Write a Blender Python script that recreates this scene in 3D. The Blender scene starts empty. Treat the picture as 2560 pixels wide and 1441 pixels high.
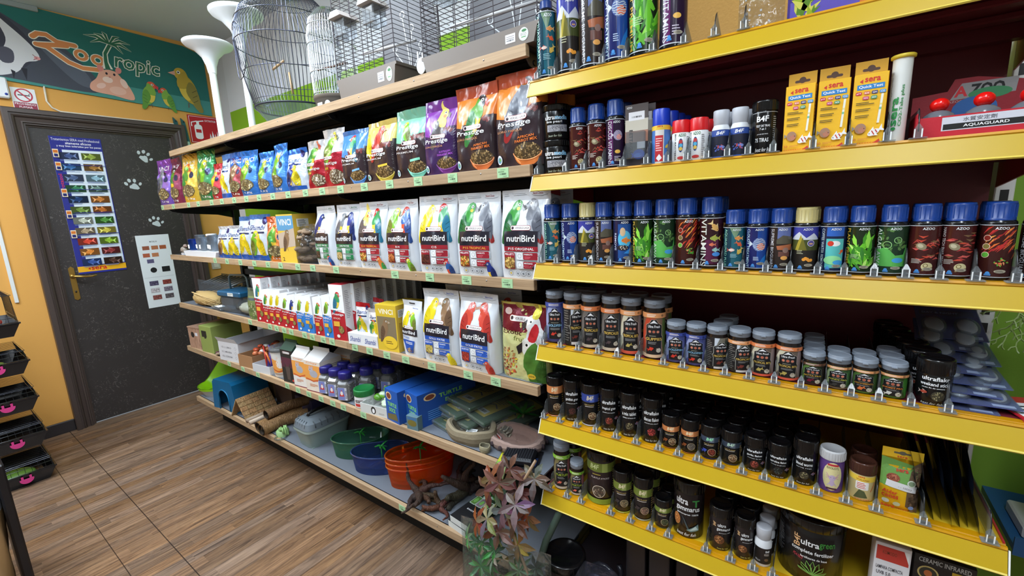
import bpy, math, random
from mathutils import Vector, Matrix, geometry
from math import sin, cos, pi, sqrt, radians as RAD
SC = bpy.context.scene
COL = SC.collection
rnd = random.Random(7)
# ---------------------------------------------------------------- camera, world, lights, exposure
cam = bpy.data.objects.new('camera', bpy.data.cameras.new('camera'))
COL.objects.link(cam); SC.camera = cam
cam.data.sensor_width = 36; cam.data.lens = 36 * 1090.536 / 2560
cam.data.clip_start = .02
cam.matrix_world = Matrix(((0.81547811, -0.06960248, 0.57458763, 0), (0.57715408, 0.17232896, -0.79824551, 0),
                           (-0.04345822, 0.98257734, 0.18070185, 1.516), (0, 0, 0, 1)))
SC.cycles.transparent_max_bounces = 48
SC.view_settings.view_transform = 'Standard'; SC.view_settings.look = 'None'
SC.view_settings.exposure = 0.0; SC.view_settings.gamma = 1; SC.view_settings.use_curve_mapping = False
W = bpy.data.worlds.new('world'); SC.world = W; W.use_nodes = True
W.node_tree.nodes['Background'].inputs[0].default_value = (.80, .90, 1, 1)
W.node_tree.nodes['Background'].inputs[1].default_value = .25
def area(x, y, z, sx, sy, e, col=(.86, .94, 1), up=False):
    l = bpy.data.lights.new('ceiling_or_fill_light', 'AREA'); l.shape = 'RECTANGLE'; l.size = sx; l.size_y = sy; l.energy = e; l.color = col
    o = bpy.data.objects.new('ceiling_or_fill_light', l); o.location = (x, y, z); COL.objects.link(o)
    if up: o.rotation_euler = (pi, 0, 0)
area(.28, -.30, 2.90, .22, 1.5, 29)
area(-1.35, .15, 2.90, .22, 1.5, 38)
area(-2.55, .55, 2.90, .22, 1.4, 27)
area(-3.4, -.7, 2.90, .4, 1.0, 40)
area(1.6, -1.6, 2.90, .6, .6, 20)
# upward fill lamps, added to brighten the ceiling; no such fittings in the room
for x, y, e in ((-.3, -.8, 26), (-2.4, .2, 36), (-3.3, -.7, 30)): area(x, y, 2.78, 1.0, .5, e, up=True)
# ---------------------------------------------------------------- materials
def lin(c, k=1.0):
    o = []
    for x in c[:3]:
        x = min(1, x / 255.0 * k); o.append(x / 12.92 if x <= .04045 else ((x + .055) / 1.055) ** 2.4)
    return (*o, 1)
MATS = {}
def nodes(name):
    m = bpy.data.materials.new(name); m.use_nodes = True
    return m, m.node_tree, m.node_tree.nodes, m.node_tree.nodes['Principled BSDF']
def mat(key):
    if key in MATS: return MATS[key]
    m, t, n, b = nodes(key); L = t.links.new
    a = n.new('ShaderNodeAttribute'); a.attribute_name = 'Col'; L(a.outputs['Color'], b.inputs['Base Color'])
    R = dict(matte=.75, satin=.42, gloss=.18, film=.22, metal=.28, foil=.3, card=.55, paper=.7, stone=.85, shell=.3, rail=.36, rough=.9)
    b.inputs['Roughness'].default_value = R.get(key, .5)
    if key == 'rail': b.inputs['Specular IOR Level'].default_value = .35
    def bump(scale, dist, detail=2, stretch=None):
        tc = n.new('ShaderNodeTexCoord'); no = n.new('ShaderNodeTexNoise'); no.inputs['Scale'].default_value = scale; no.inputs['Detail'].default_value = detail
        if stretch:
            mp = n.new('ShaderNodeMapping'); mp.inputs['Scale'].default_value = stretch; L(tc.outputs['Object'], mp.inputs[0]); L(mp.outputs[0], no.inputs['Vector'])
        else: L(tc.outputs['Object'], no.inputs['Vector'])
        bp = n.new('ShaderNodeBump'); bp.inputs['Distance'].default_value = dist; bp.inputs['Strength'].default_value = 1
        L(no.outputs[0], bp.inputs['Height']); L(bp.outputs[0], b.inputs['Normal']); return no
    if key == 'metal' or key == 'foil': b.inputs['Metallic'].default_value = .9 if key == 'metal' else .35
    if key == 'film': bump(22, .006, 2, (1, 1, .6))
    if key == 'foil': bump(30, .005, 2)
    if key == 'matte' or key == 'card': bump(220, .0002)
    if key == 'stone': bump(45, .004, 6)
    if key == 'rough': bump(120, .002, 4)
    if key in ('clear', 'tint', 'clearfilm'):
        n.remove(b); out = n['Material Output']
        tr = n.new('ShaderNodeBsdfTransparent'); gl = n.new('ShaderNodeBsdfGlossy'); gl.inputs['Roughness'].default_value = .08
        mx = n.new('ShaderNodeMixShader'); fr = n.new('ShaderNodeFresnel'); fr.inputs[0].default_value = 1.4
        ad = n.new('ShaderNodeMath'); ad.operation = 'ADD'; ad.inputs[1].default_value = .03; ad.operation = 'MULTIPLY_ADD'; ad.inputs[1].default_value = .35; ad.inputs[2].default_value = .02
        L(a.outputs['Color'], tr.inputs[0]); L(fr.outputs[0], ad.inputs[0]); L(ad.outputs[0], mx.inputs[0]); L(tr.outputs[0], mx.inputs[1]); L(gl.outputs[0], mx.inputs[2])
        df = n.new('ShaderNodeBsdfDiffuse'); L(a.outputs['Color'], df.inputs[0]); m2 = n.new('ShaderNodeMixShader')
        m2.inputs[0].default_value = {'clear': .10, 'tint': .16, 'clearfilm': .025}[key]
        L(mx.outputs[0], m2.inputs[1]); L(df.outputs[0], m2.inputs[2]); L(m2.outputs[0], out.inputs[0])
        if key == 'clearfilm':
            tc = n.new('ShaderNodeTexCoord'); no = n.new('ShaderNodeTexNoise'); no.inputs['Scale'].default_value = 25
            bp = n.new('ShaderNodeBump'); bp.inputs['Distance'].default_value = .02; L(tc.outputs['Object'], no.inputs['Vector']); L(no.outputs[0], bp.inputs['Height']); L(bp.outputs[0], gl.inputs['Normal'])
    if key in ('wood', 'barkwood'):
        tc = n.new('ShaderNodeTexCoord'); mp = n.new('ShaderNodeMapping'); mp.inputs['Scale'].default_value = (1.2, 14, 26) if key == 'wood' else (30, 30, 6)
        no = n.new('ShaderNodeTexNoise'); no.inputs['Scale'].default_value = 3; no.inputs['Detail'].default_value = 6; no.inputs['Distortion'].default_value = 1.2
        L(tc.outputs['Object'], mp.inputs[0]); L(mp.outputs[0], no.inputs['Vector'])
        rp = n.new('ShaderNodeValToRGB'); rp.color_ramp.elements[0].position = .3; rp.color_ramp.elements[1].position = .7
        rp.color_ramp.elements[0].color = (.62, .55, .48, 1); rp.color_ramp.elements[1].color = (1.08, 1.06, 1.04, 1)
        L(no.outputs[0], rp.inputs[0]); mu = n.new('ShaderNodeMix'); mu.data_type = 'RGBA'; mu.blend_type = 'MULTIPLY'; mu.inputs[0].default_value = .8 if key == 'wood' else 1
        L(a.outputs['Color'], mu.inputs[6]); L(rp.outputs[0], mu.inputs[7]); L(mu.outputs[2], b.inputs['Base Color']); b.inputs['Roughness'].default_value = .6
        if key == 'barkwood':
            bp = n.new('ShaderNodeBump'); bp.inputs['Distance'].default_value = .01; L(no.outputs[0], bp.inputs['Height']); L(bp.outputs[0], b.inputs['Normal'])
    MATS[key] = m
    return m
# ---------------------------------------------------------------- mesh builder
class MB:
    def __init__(s): s.v = []; s.f = []; s.c = []; s.m = []; s.sm = []; s.T = None
    def add(s, vs, fs, col, m='satin', smooth=False):
        o = len(s.v)
        if s.T is not None: vs = [s.T @ Vector(p) for p in vs]
        s.v += [tuple(p) for p in vs]
        many = isinstance(col, list)
        for i, f in enumerate(fs):
            s.f.append([o + k for k in f]); s.c.append(lin(col[i] if many else col)); s.m.append(m); s.sm.append(smooth)
        return s
    def box(s, x0, x1, y0, y1, z0, z1, col, m='satin', bev=0):
        if bev <= 0:
            vs = [(x, y, z) for z in (z0, z1) for y in (y0, y1) for x in (x0, x1)]
            return s.add(vs, [(0, 2, 3, 1), (4, 5, 7, 6), (0, 1, 5, 4), (2, 6, 7, 3), (0, 4, 6, 2), (1, 3, 7, 5)], col, m)
        cx, cy, cz = (x0 + x1) / 2, (y0 + y1) / 2, (z0 + z1) / 2; h = ((x1 - x0) / 2, (y1 - y0) / 2, (z1 - z0) / 2)
        vs = []; ix = {}
        for sx in (-1, 1):
            for sy in (-1, 1):
                for sz in (-1, 1):
                    for a in range(3):
                        d = [h[i] - (bev if i != a else 0) for i in range(3)]
                        ix[(sx, sy, sz, a)] = len(vs); vs.append((cx + sx * d[0], cy + sy * d[1], cz + sz * d[2]))
        fs = []
        for a in range(3):
            b_, c_ = (a + 1) % 3, (a + 2) % 3
            for sg in (-1, 1):
                q = []
                for p, r in ((-1, -1), (1, -1), (1, 1), (-1, 1)):
                    k = [0, 0, 0]; k[a] = sg; k[b_] = p; k[c_] = r; q.append(ix[(*k, a)])
                fs.append(q if sg > 0 else q[::-1])
            for p in (-1, 1):
                for r in (-1, 1):
                    k0 = [0, 0, 0]; k0[b_] = p; k0[c_] = r; q = []
                    for sg, ax in ((-1, b_), (1, b_), (1, c_), (-1, c_)):
                        k = k0[:]; k[a] = sg; q.append(ix[(*k, ax)])
                    fs.append(q if p * r > 0 else q[::-1])
        for sx in (-1, 1):
            for sy in (-1, 1):
                for sz in (-1, 1):
                    q = [ix[(sx, sy, sz, a)] for a in range(3)]; fs.append(q if sx * sy * sz > 0 else q[::-1])
        return s.add(vs, fs, col, m)
    def lathe(s, prof, seg, col, m='satin', smooth=True, c=(0, 0), cap=True):
        # prof: (r, z) or (r, z, col) rows from bottom to top
        n = len(prof); vs = []; fs = []; cs = []
        for p in prof:
            for k in range(seg):
                a = 2 * pi * k / seg; vs.append((c[0] + p[0] * cos(a), c[1] + p[0] * sin(a), p[1]))
        for i in range(n - 1):
            cc = prof[i][2] if len(prof[i]) > 2 else col
            for k in range(seg):
                k2 = (k + 1) % seg; fs.append((i * seg + k, i * seg + k2, (i + 1) * seg + k2, (i + 1) * seg + k)); cs.append(cc)
        s.add(vs, fs, cs, m, smooth)
        if cap:
            for i, rv in ((0, True), (n - 1, False)):
                if prof[i][0] > 1e-6:
                    ring = vs[i * seg:(i + 1) * seg]; cc = prof[i][2] if len(prof[i]) > 2 else col
                    s.add(ring, [tuple(range(seg))[::-1] if rv else tuple(range(seg))], cc, m)
        return s
    def tube(s, pts, r, col, m='satin', seg=6, closed=False, cap=True):
        pts = [Vector(p) for p in pts]; n = len(pts); vs = []; rr = r if isinstance(r, list) else [r] * n
        up = Vector((0, 0, 1)); prev = None
        for i, p in enumerate(pts):
            a = pts[(i - 1) % n] if (closed or i > 0) else p; b = pts[(i + 1) % n] if (closed or i < n - 1) else p
            d = (b - a).normalized()
            if prev is None:
                u = d.cross(up)
                if u.length < .05: u = d.cross(Vector((1, 0, 0)))
            else: u = prev - d * prev.dot(d)
            u.normalize(); prev = u; w = d.cross(u)
            for k in range(seg):
                t = 2 * pi * k / seg; vs.append(p + (u * cos(t) + w * sin(t)) * rr[i])
        fs = []
        for i in range(n if closed else n - 1):
            j = (i + 1) % n
            for k in range(seg):
                k2 = (k + 1) % seg; fs.append((i * seg + k2, i * seg + k, j * seg + k, j * seg + k2))
        if cap and not closed: fs.append(tuple(range(seg))); fs.append(tuple(range((n - 1) * seg, n * seg))[::-1])
        return s.add(vs, fs, col, m, seg > 4)
    def grid(s, fn, nu, nv, col, m='satin', smooth=True, closeu=False):
        vs = [fn(i / nu, j / nv) for j in range(nv + 1) for i in range(nu + (0 if closeu else 1))]
        w = nu if closeu else nu + 1; fs = []; cs = []
        for j in range(nv):
            for i in range(nu):
                i2 = (i + 1) % w; fs.append((j * w + i, j * w + i2, (j + 1) * w + i2, (j + 1) * w + i))
                cs.append(col((i + .5) / nu, (j + .5) / nv) if callable(col) else col)
        return s.add(vs, fs, cs, m, smooth)
    def ell(s, c, r, col, m='satin', nu=14, nv=8, nz=None):
        def fn(u, v):
            a = 2 * pi * u; b = pi * (v - .5); k = 1 + (nz(u, v) if nz else 0)
            return (c[0] + r[0] * cos(b) * cos(a) * k, c[1] + r[1] * cos(b) * sin(a) * k, c[2] + r[2] * sin(b) * k)
        return s.grid(fn, nu, nv, col, m, True, True)
    def prism(s, poly, y0, y1, col, m='satin', ax='y'):
        # poly in (x,z) extruded along y
        n = len(poly); f3 = {'y': lambda p, t: (p[0], t, p[1]), 'x': lambda p, t: (t, p[0], p[1]), 'z': lambda p, t: (p[0], p[1], t)}[ax]
        vs = [f3(p, y0) for p in poly] + [f3(p, y1) for p in poly]
        ar = sum(poly[i][0] * poly[(i + 1) % n][1] - poly[(i + 1) % n][0] * poly[i][1] for i in range(n))
        tri = geometry.tessellate_polygon([[Vector((p[0], p[1], 0)) for p in poly]])
        fl = (ar > 0) != (ax == 'y') if y1 > y0 else (ar > 0) == (ax == 'y')
        fs = []
        for t in tri:
            a = sum(poly[t[i]][0] * poly[t[(i + 1) % 3]][1] - poly[t[(i + 1) % 3]][0] * poly[t[i]][1] for i in range(3))
            t = tuple(t) if a > 0 else tuple(t)[::-1]
            lo = t if ax == 'y' else t[::-1]
            fs.append(lo); fs.append(tuple(k + n for k in lo[::-1]))
        for i in range(n):
            j = (i + 1) % n; q = (i, i + n, j + n, j)
            if (ar > 0) == (ax == 'y'): pass
            else: q = q[::-1]
            fs.append(q if ax != 'x' else q)
        return s.add(vs, fs, col, m)
    def art(s, A, fn, m='satin', eps=.00007):
        vs = []; fs = []; cs = []; cache = {}
        for (p, q, r, col, l) in A.t:
            f = []
            for a in (p, q, r):
                k = (round(a[0], 6), round(a[1], 6), l)
                if k not in cache: cache[k] = len(vs); vs.append(fn(a[0], a[1], (l + 1) * eps))
                f.append(cache[k])
            if len(set(f)) == 3: fs.append(f); cs.append(col)
        return s.add(vs, fs, cs, m)
    def build(s, name, parent=None):
        me = bpy.data.meshes.new(name); me.from_pydata(s.v, [], s.f); keys = sorted(set(s.m)); ix = {k: i for i, k in enumerate(keys)}
        for k in keys: me.materials.append(mat(k))
        me.polygons.foreach_set('material_index', [ix[k] for k in s.m]); me.polygons.foreach_set('use_smooth', s.sm)
        at = me.color_attributes.new('Col', 'FLOAT_COLOR', 'CORNER'); buf = []
        for f, c in zip(s.f, s.c): buf += list(c) * len(f)
        at.data.foreach_set('color', buf); me.update()
        o = bpy.data.objects.new(name, me); COL.objects.link(o)
        if parent is not None: o.parent = parent
        return o
def tag(o, label=None, cat=None, group=None, kind=None):
    if label: o['label'] = label
    if cat: o['category'] = cat
    if group: o['group'] = group
    if kind: o['kind'] = kind
    return o
def thing(name, label, cat, loc=(0, 0, 0), rz=0, group=None):
    o = bpy.data.objects.new(name, None); COL.objects.link(o); o.location = loc; o.rotation_euler = (0, 0, rz); o.empty_display_size = .02
    return tag(o, label, cat, group)
KIDS = {}
def kids(o):
    return [c for c in o.children]
def dup(root, loc, rz, label, group=None):
    r = root.copy(); COL.objects.link(r); r.location = loc; r.rotation_euler = (0, 0, rz); r['label'] = label
    if group: r['group'] = group
    for ch in kids(root):
        c = ch.copy(); COL.objects.link(c); c.parent = r
        for g in kids(ch): d = g.copy(); COL.objects.link(d); d.parent = c
    return r
def place(o, loc, rz=0): o.location = loc; o.rotation_euler = (0, 0, rz); return o
# ---------------------------------------------------------------- flat artwork (printed shapes)
GL = {}
def glyphs(txt, bold=0.0, shear=0.0, sp=1.0):
    k = (txt, bold, shear, sp)
    if k in GL: return GL[k]
    cu = bpy.data.curves.new('lettering', 'FONT'); cu.body = txt; cu.size = 1; cu.resolution_u = 2; cu.offset = bold * .45; cu.shear = shear; cu.space_character = sp
    o = bpy.data.objects.new('lettering', cu); COL.objects.link(o)
    me = o.to_mesh(); me.calc_loop_triangles()
    vs = [(v.co.x, v.co.y) for v in me.vertices]; ts = [tuple(t.vertices) for t in me.loop_triangles]
    o.to_mesh_clear(); bpy.data.objects.remove(o); bpy.data.curves.remove(cu)
    if not vs: vs = [(0, 0), (1, 0), (0, 1)]; ts = []
    x0 = min(p[0] for p in vs); x1 = max(p[0] for p in vs); y0 = min(p[1] for p in vs); y1 = max(p[1] for p in vs)
    vs = [((p[0] - x0) / (x1 - x0 + 1e-9) - .5, (p[1] - y0) / (y1 - y0 + 1e-9) - .5) for p in vs]
    GL[k] = (vs, ts); return GL[k]
def clipped(tri, x0, x1, y0, y1):
    P = list(tri)
    for ax, lim, sg in ((0, x0, 1), (0, x1, -1), (1, y0, 1), (1, y1, -1)):
        if all((p[ax] - lim) * sg >= 0 for p in P): continue
        Q = []
        for i in range(len(P)):
            a, b = P[i], P[(i + 1) % len(P)]; da, db = (a[ax] - lim) * sg, (b[ax] - lim) * sg
            if da >= 0: Q.append(a)
            if (da >= 0) != (db >= 0): t = da / (da - db); Q.append((a[0] + (b[0] - a[0]) * t, a[1] + (b[1] - a[1]) * t))
        P = Q
        if len(P) < 3: return []
    return [(P[0], P[i], P[i + 1]) for i in range(1, len(P) - 1)]
class Art:
    def __init__(s, x0=-9, x1=9, y0=-9, y1=9, lim=.012): s.t = []; s.l = 0; s.b = (x0, x1, y0, y1); s.lim = lim; s.O = (0, 0, 1, 0)
    def at(s, x=0, y=0, k=1, rot=0): s.O = (x, y, k, rot); return s
    def _tri(s, a, b, c, col, depth=0):
        w = 0 if s.lim == .011 else 1; L = [(a[0] - b[0]) ** 2 + w * (a[1] - b[1]) ** 2, (b[0] - c[0]) ** 2 + w * (b[1] - c[1]) ** 2, (c[0] - a[0]) ** 2 + w * (c[1] - a[1]) ** 2]
        m = max(L)
        if m > (.0038 if w == 0 else s.lim) ** 2 and depth < 14:
            i = L.index(m)
            if i == 1: a, b, c = b, c, a
            elif i == 2: a, b, c = c, a, b
            h = ((a[0] + b[0]) / 2, (a[1] + b[1]) / 2); s._tri(a, h, c, col, depth + 1); s._tri(h, b, c, col, depth + 1)
        else: s.t.append((a, b, c, col, s.l))
    def tris(s, vs, ts, col):
        s.l += 1; ox, oy, k, r = s.O; cr, sr = cos(r), sin(r)
        V = [(ox + k * (p[0] * cr - p[1] * sr), oy + k * (p[0] * sr + p[1] * cr)) for p in vs]
        for t in ts:
            a, b, c = (V[i] for i in t)
            ar = (b[0] - a[0]) * (c[1] - a[1]) - (b[1] - a[1]) * (c[0] - a[0])
            if abs(ar) < 1e-12: continue
            if ar < 0: b, c = c, b
            for q in clipped((a, b, c), *s.b): s._tri(*q, col)
        return s
    def poly(s, pts, col):
        ts = geometry.tessellate_polygon([[Vector((p[0], p[1], 0)) for p in pts]]); return s.tris(pts, ts, col)
    def blob(s, pts, col, k=4):
        n = len(pts); P = []
        for i in range(n):
            a, b, c, d = (pts[(i + j - 1) % n] for j in range(4))
            for q in range(k):
                t = q / k; P.append(tuple(.5 * (2 * b[m] + (c[m] - a[m]) * t + (2 * a[m] - 5 * b[m] + 4 * c[m] - d[m]) * t * t + (3 * b[m] - a[m] - 3 * c[m] + d[m]) * t ** 3) for m in (0, 1)))
        return s.poly(P, col)
    def rect(s, cx, cy, w, h, col, rot=0):
        c, n = cos(rot), sin(rot); P = [(cx + x * c - y * n, cy + x * n + y * c) for x, y in ((-w / 2, -h / 2), (w / 2, -h / 2), (w / 2, h / 2), (-w / 2, h / 2))]
        return s.tris(P, [(0, 1, 2), (0, 2, 3)], col)
    def ell(s, cx, cy, rx, ry, col, rot=0, n=20):
        c, q = cos(rot), sin(rot); P = [(cx, cy)]
        for i in range(n):
            a = 2 * pi * i / n; x, y = rx * cos(a), ry * sin(a); P.append((cx + x * c - y * q, cy + x * q + y * c))
        return s.tris(P, [(0, 1 + i, 1 + (i + 1) % n) for i in range(n)], col)
    def rr(s, cx, cy, w, h, r, col):
        P = []
        for qx, qy, a0 in ((1, 1, 0), (-1, 1, 90), (-1, -1, 180), (1, -1, 270)):
            for k in range(4): a = RAD(a0 + 30 * k); P.append((cx + qx * (w / 2 - r) + r * cos(a), cy + qy * (h / 2 - r) + r * sin(a)))
        P2 = [(cx, cy)] + P; n = len(P); return s.tris(P2, [(0, 1 + i, 1 + (i + 1) % n) for i in range(n)], col)
    def line(s, pts, w, col):
        vs = []; n = len(pts)
        for i, p in enumerate(pts):
            a = pts[max(0, i - 1)]; b = pts[min(n - 1, i + 1)]; dx, dy = b[0] - a[0], b[1] - a[1]; L = sqrt(dx * dx + dy * dy) or 1
            ww = w[i] if isinstance(w, list) else w; vs += [(p[0] - dy / L * ww / 2, p[1] + dx / L * ww / 2), (p[0] + dy / L * ww / 2, p[1] - dx / L * ww / 2)]
        ts = []
        for i in range(n - 1): ts += [(2 * i, 2 * i + 1, 2 * i + 3), (2 * i, 2 * i + 3, 2 * i + 2)]
        return s.tris(vs, ts, col)
    def ring(s, cx, cy, r, w, col, ry=None, n=22):
        ry = ry or r; return s.line([(cx + r * cos(2 * pi * i / n), cy + ry * sin(2 * pi * i / n)) for i in range(n + 1)], w, col)
    def text(s, txt, cx, cy, w, h, col, bold=0.0, shear=0.0, rot=0):
        vs, ts = glyphs(txt, bold, shear); c, q = cos(rot), sin(rot)
        return s.tris([(cx + x * w * c - y * h * q, cy + x * w * q + y * h * c) for x, y in vs], ts, col)
    def bars(s, cx, cy, w, h, n, col, seed=1):
        r = random.Random(seed)
        for i in range(n):
            ww = w * r.uniform(.6, 1); s.rect(cx - (w - ww) / 2, cy + h * (.5 - (i + .5) / n), ww, h / n * .42, col); s.l -= 1
        s.l += 1; return s
    def code(s, cx, cy, w, h, col, n=12, seed=2):
        r = random.Random(seed)
        for i in range(n): s.rect(cx + w * ((i + .5) / n - .5), cy, w / n * r.choice((.3, .5, .8)), h, col); s.l -= 1
        s.l += 1; return s
    def seeds(s, cx, cy, rx, ry, cols, n, sz, seed=3):
        r = random.Random(seed)
        for i in range(n):
            a = r.uniform(0, 2 * pi); d = sqrt(r.random()); s.ell(cx + rx * d * cos(a), cy + ry * d * sin(a), sz * r.uniform(.7, 1.3), sz * r.uniform(.35, .7), r.choice(cols), r.uniform(0, 3), 5)
            if i % 12: s.l -= 1
        s.l += 1; return s
    def bird(s, cx, cy, k, fl, body, head, beak=(230, 170, 60), wing=None, belly=None, tail=None, crest=None, cheek=None, hook=True):
        O = s.O; s.O = (O[0] + O[2] * cx, O[1] + O[2] * cy, O[2] * k, O[3]); f = -1 if fl else 1
        def P(a): return [(x * f, y) for x, y in a]
        wing = wing or body; tail = tail or wing
        s.blob(P([(-.2, -.25), (-.08, -.5), (-.30, -.86), (-.44, -.82), (-.36, -.5)]), tail, 3)
        s.ell(-.06 * f, -.12, .27, .5, body, -.25 * f)
        if belly: s.ell(.05 * f, -.15, .17, .36, belly, -.2 * f)
        s.ell(.12 * f, .38, .2, .21, head)
        s.blob(P([(-.14, .2), (-.02, .5), (.24, .22), (.22, -.12), (-.22, 0)]), body if not cheek else head, 3)
        s.blob(P([(-.26, .06), (-.1, .14), (.02, -.2), (-.14, -.55), (-.36, -.74), (-.37, -.3)]), wing, 3)
        if crest: s.blob(P([(0, .5), (.16, .55), (.02, .86), (-.08, .72)]), crest, 3)
        s.poly(P([(.28, .48), (.44, .36), (.4, .2), (.3, .28)] if hook else [(.28, .46), (.5, .36), (.28, .3)]), beak)
        if cheek: s.ell(.16 * f, .3, .07, .06, cheek)
        s.ell(.17 * f, .43, .055, .055, (245, 245, 240), n=10); s.ell(.175 * f, .43, .03, .03, (15, 15, 15), n=8)
        for yy in (-.1, -.28, -.45): s.line(P([(-.32, yy), (-.16, yy - .1)]), .018, tuple(int(c * .6) for c in wing)); s.l -= 1
        s.l += 1; s.line(P([(0, -.58), (.02, -.75)]), .03, (120, 90, 80)); s.O = O; return s
    def fish(s, cx, cy, k, fl, col, fin=None, stripe=None, rot=0):
        O = s.O; s.O = (O[0] + O[2] * cx, O[1] + O[2] * cy, O[2] * k, O[3] + rot); f = -1 if fl else 1; fin = fin or col
        s.poly([(-.35 * f, 0), (-.8 * f, .35), (-.65 * f, 0), (-.8 * f, -.35)], fin); s.poly([(-.1 * f, .15), (-.2 * f, .45), (.25 * f, .2)], fin); s.poly([(-.1 * f, -.15), (-.15 * f, -.4), (.2 * f, -.2)], fin)
        s.ell(0, 0, .45, .24, col)
        if stripe: s.rect(.05 * f, 0, .08, .4, stripe); s.rect(-.2 * f, 0, .08, .3, stripe)
        s.ell(.3 * f, .05, .04, .04, (20, 20, 20), n=8); s.O = O; return s
    def discus(s, cx, cy, r, a=(200, 215, 225), b=(90, 110, 170), c2=(230, 120, 90)):
        s.poly([(cx - r * .9, cy + r * .1), (cx - r * 1.5, cy + r * .6), (cx - r * 1.5, cy - r * .4)], a)
        s.ell(cx, cy, r, r * 1.1, b); s.ell(cx + r * .25, cy - r * .35, r * .6, r * .55, c2)
        for i in range(7):
            y = cy + r * (i - 3) * .28; hw = r * sqrt(max(.05, 1 - ((i - 3) * .28) ** 2)) * .95
            s.line([(cx - hw + 2 * hw * j / 6, y + r * .08 * sin(j * 2 + i)) for j in range(7)], r * .1, a); s.l -= 1
        s.l += 1; s.ell(cx + r * .65, cy - r * .05, r * .1, r * .1, (20, 20, 20), n=8); return s
    def plant(s, cx, cy, w, h, cols, n=16, seed=5):
        r = random.Random(seed)
        for i in range(n):
            x = cx + r.uniform(-.3, .3) * w; y = cy - h * .5 + r.random() * h * .6; a = r.uniform(-1.1, 1.1); L = h * r.uniform(.2, .45)
            dx, dy = sin(a) * L, cos(a) * L; s.line([(x, y), (x + dx * .5, y + dy * .5), (x + dx, y + dy)], [.1 * L, .28 * L, .02 * L], r.choice(cols))
            if i % 3: s.l -= 1
        s.l += 1; return s
    def bowl(s, cx, cy, w, col, sc, seed=4, n=120):
        h = w * .5; P = [(cx, cy)] + [(cx + w / 2 * cos(pi + pi * i / 14), cy + h * .85 * sin(pi + pi * i / 14)) for i in range(15)]
        s.tris(P, [(0, 1 + i, 2 + i) for i in range(14)], col); s.line([(cx - w * .42, cy - h * .3), (cx - w * .25, cy - h * .65)], w * .03, tuple(min(255, c + 50) for c in col))
        s.ell(cx, cy + h * .05, w * .49, h * .5, tuple(int(c * .5) for c in sc[0])); s.seeds(cx, cy + h * .08, w * .46, h * .47, sc, n, w * .03, seed)
        s.line([(cx + w * .5 * cos(pi + pi * i / 12), cy + h * .46 * sin(pi + pi * i / 12)) for i in range(13)], w * .03, tuple(min(255, c + 60) for c in col)); return s
def flatmap(y=0, ox=0, oz=0, ang=0):
    return lambda u, v, e: (ox + u, y - e, oz + v)
def cylmap(R, z0=0):
    return lambda u, v, e: ((R + e) * sin(u / R), -(R + e) * cos(u / R), z0 + v)
def sidemap(x, y0, z0=0):      # +x face, art u runs toward +y
    return lambda u, v, e: (x + e, y0 + u, z0 + v)
def topmap(z, x0=0, y0=0): return lambda u, v, e: (x0 + u, y0 + v, z + e)
WH = (240, 242, 245); BK = (14, 14, 16)
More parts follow.
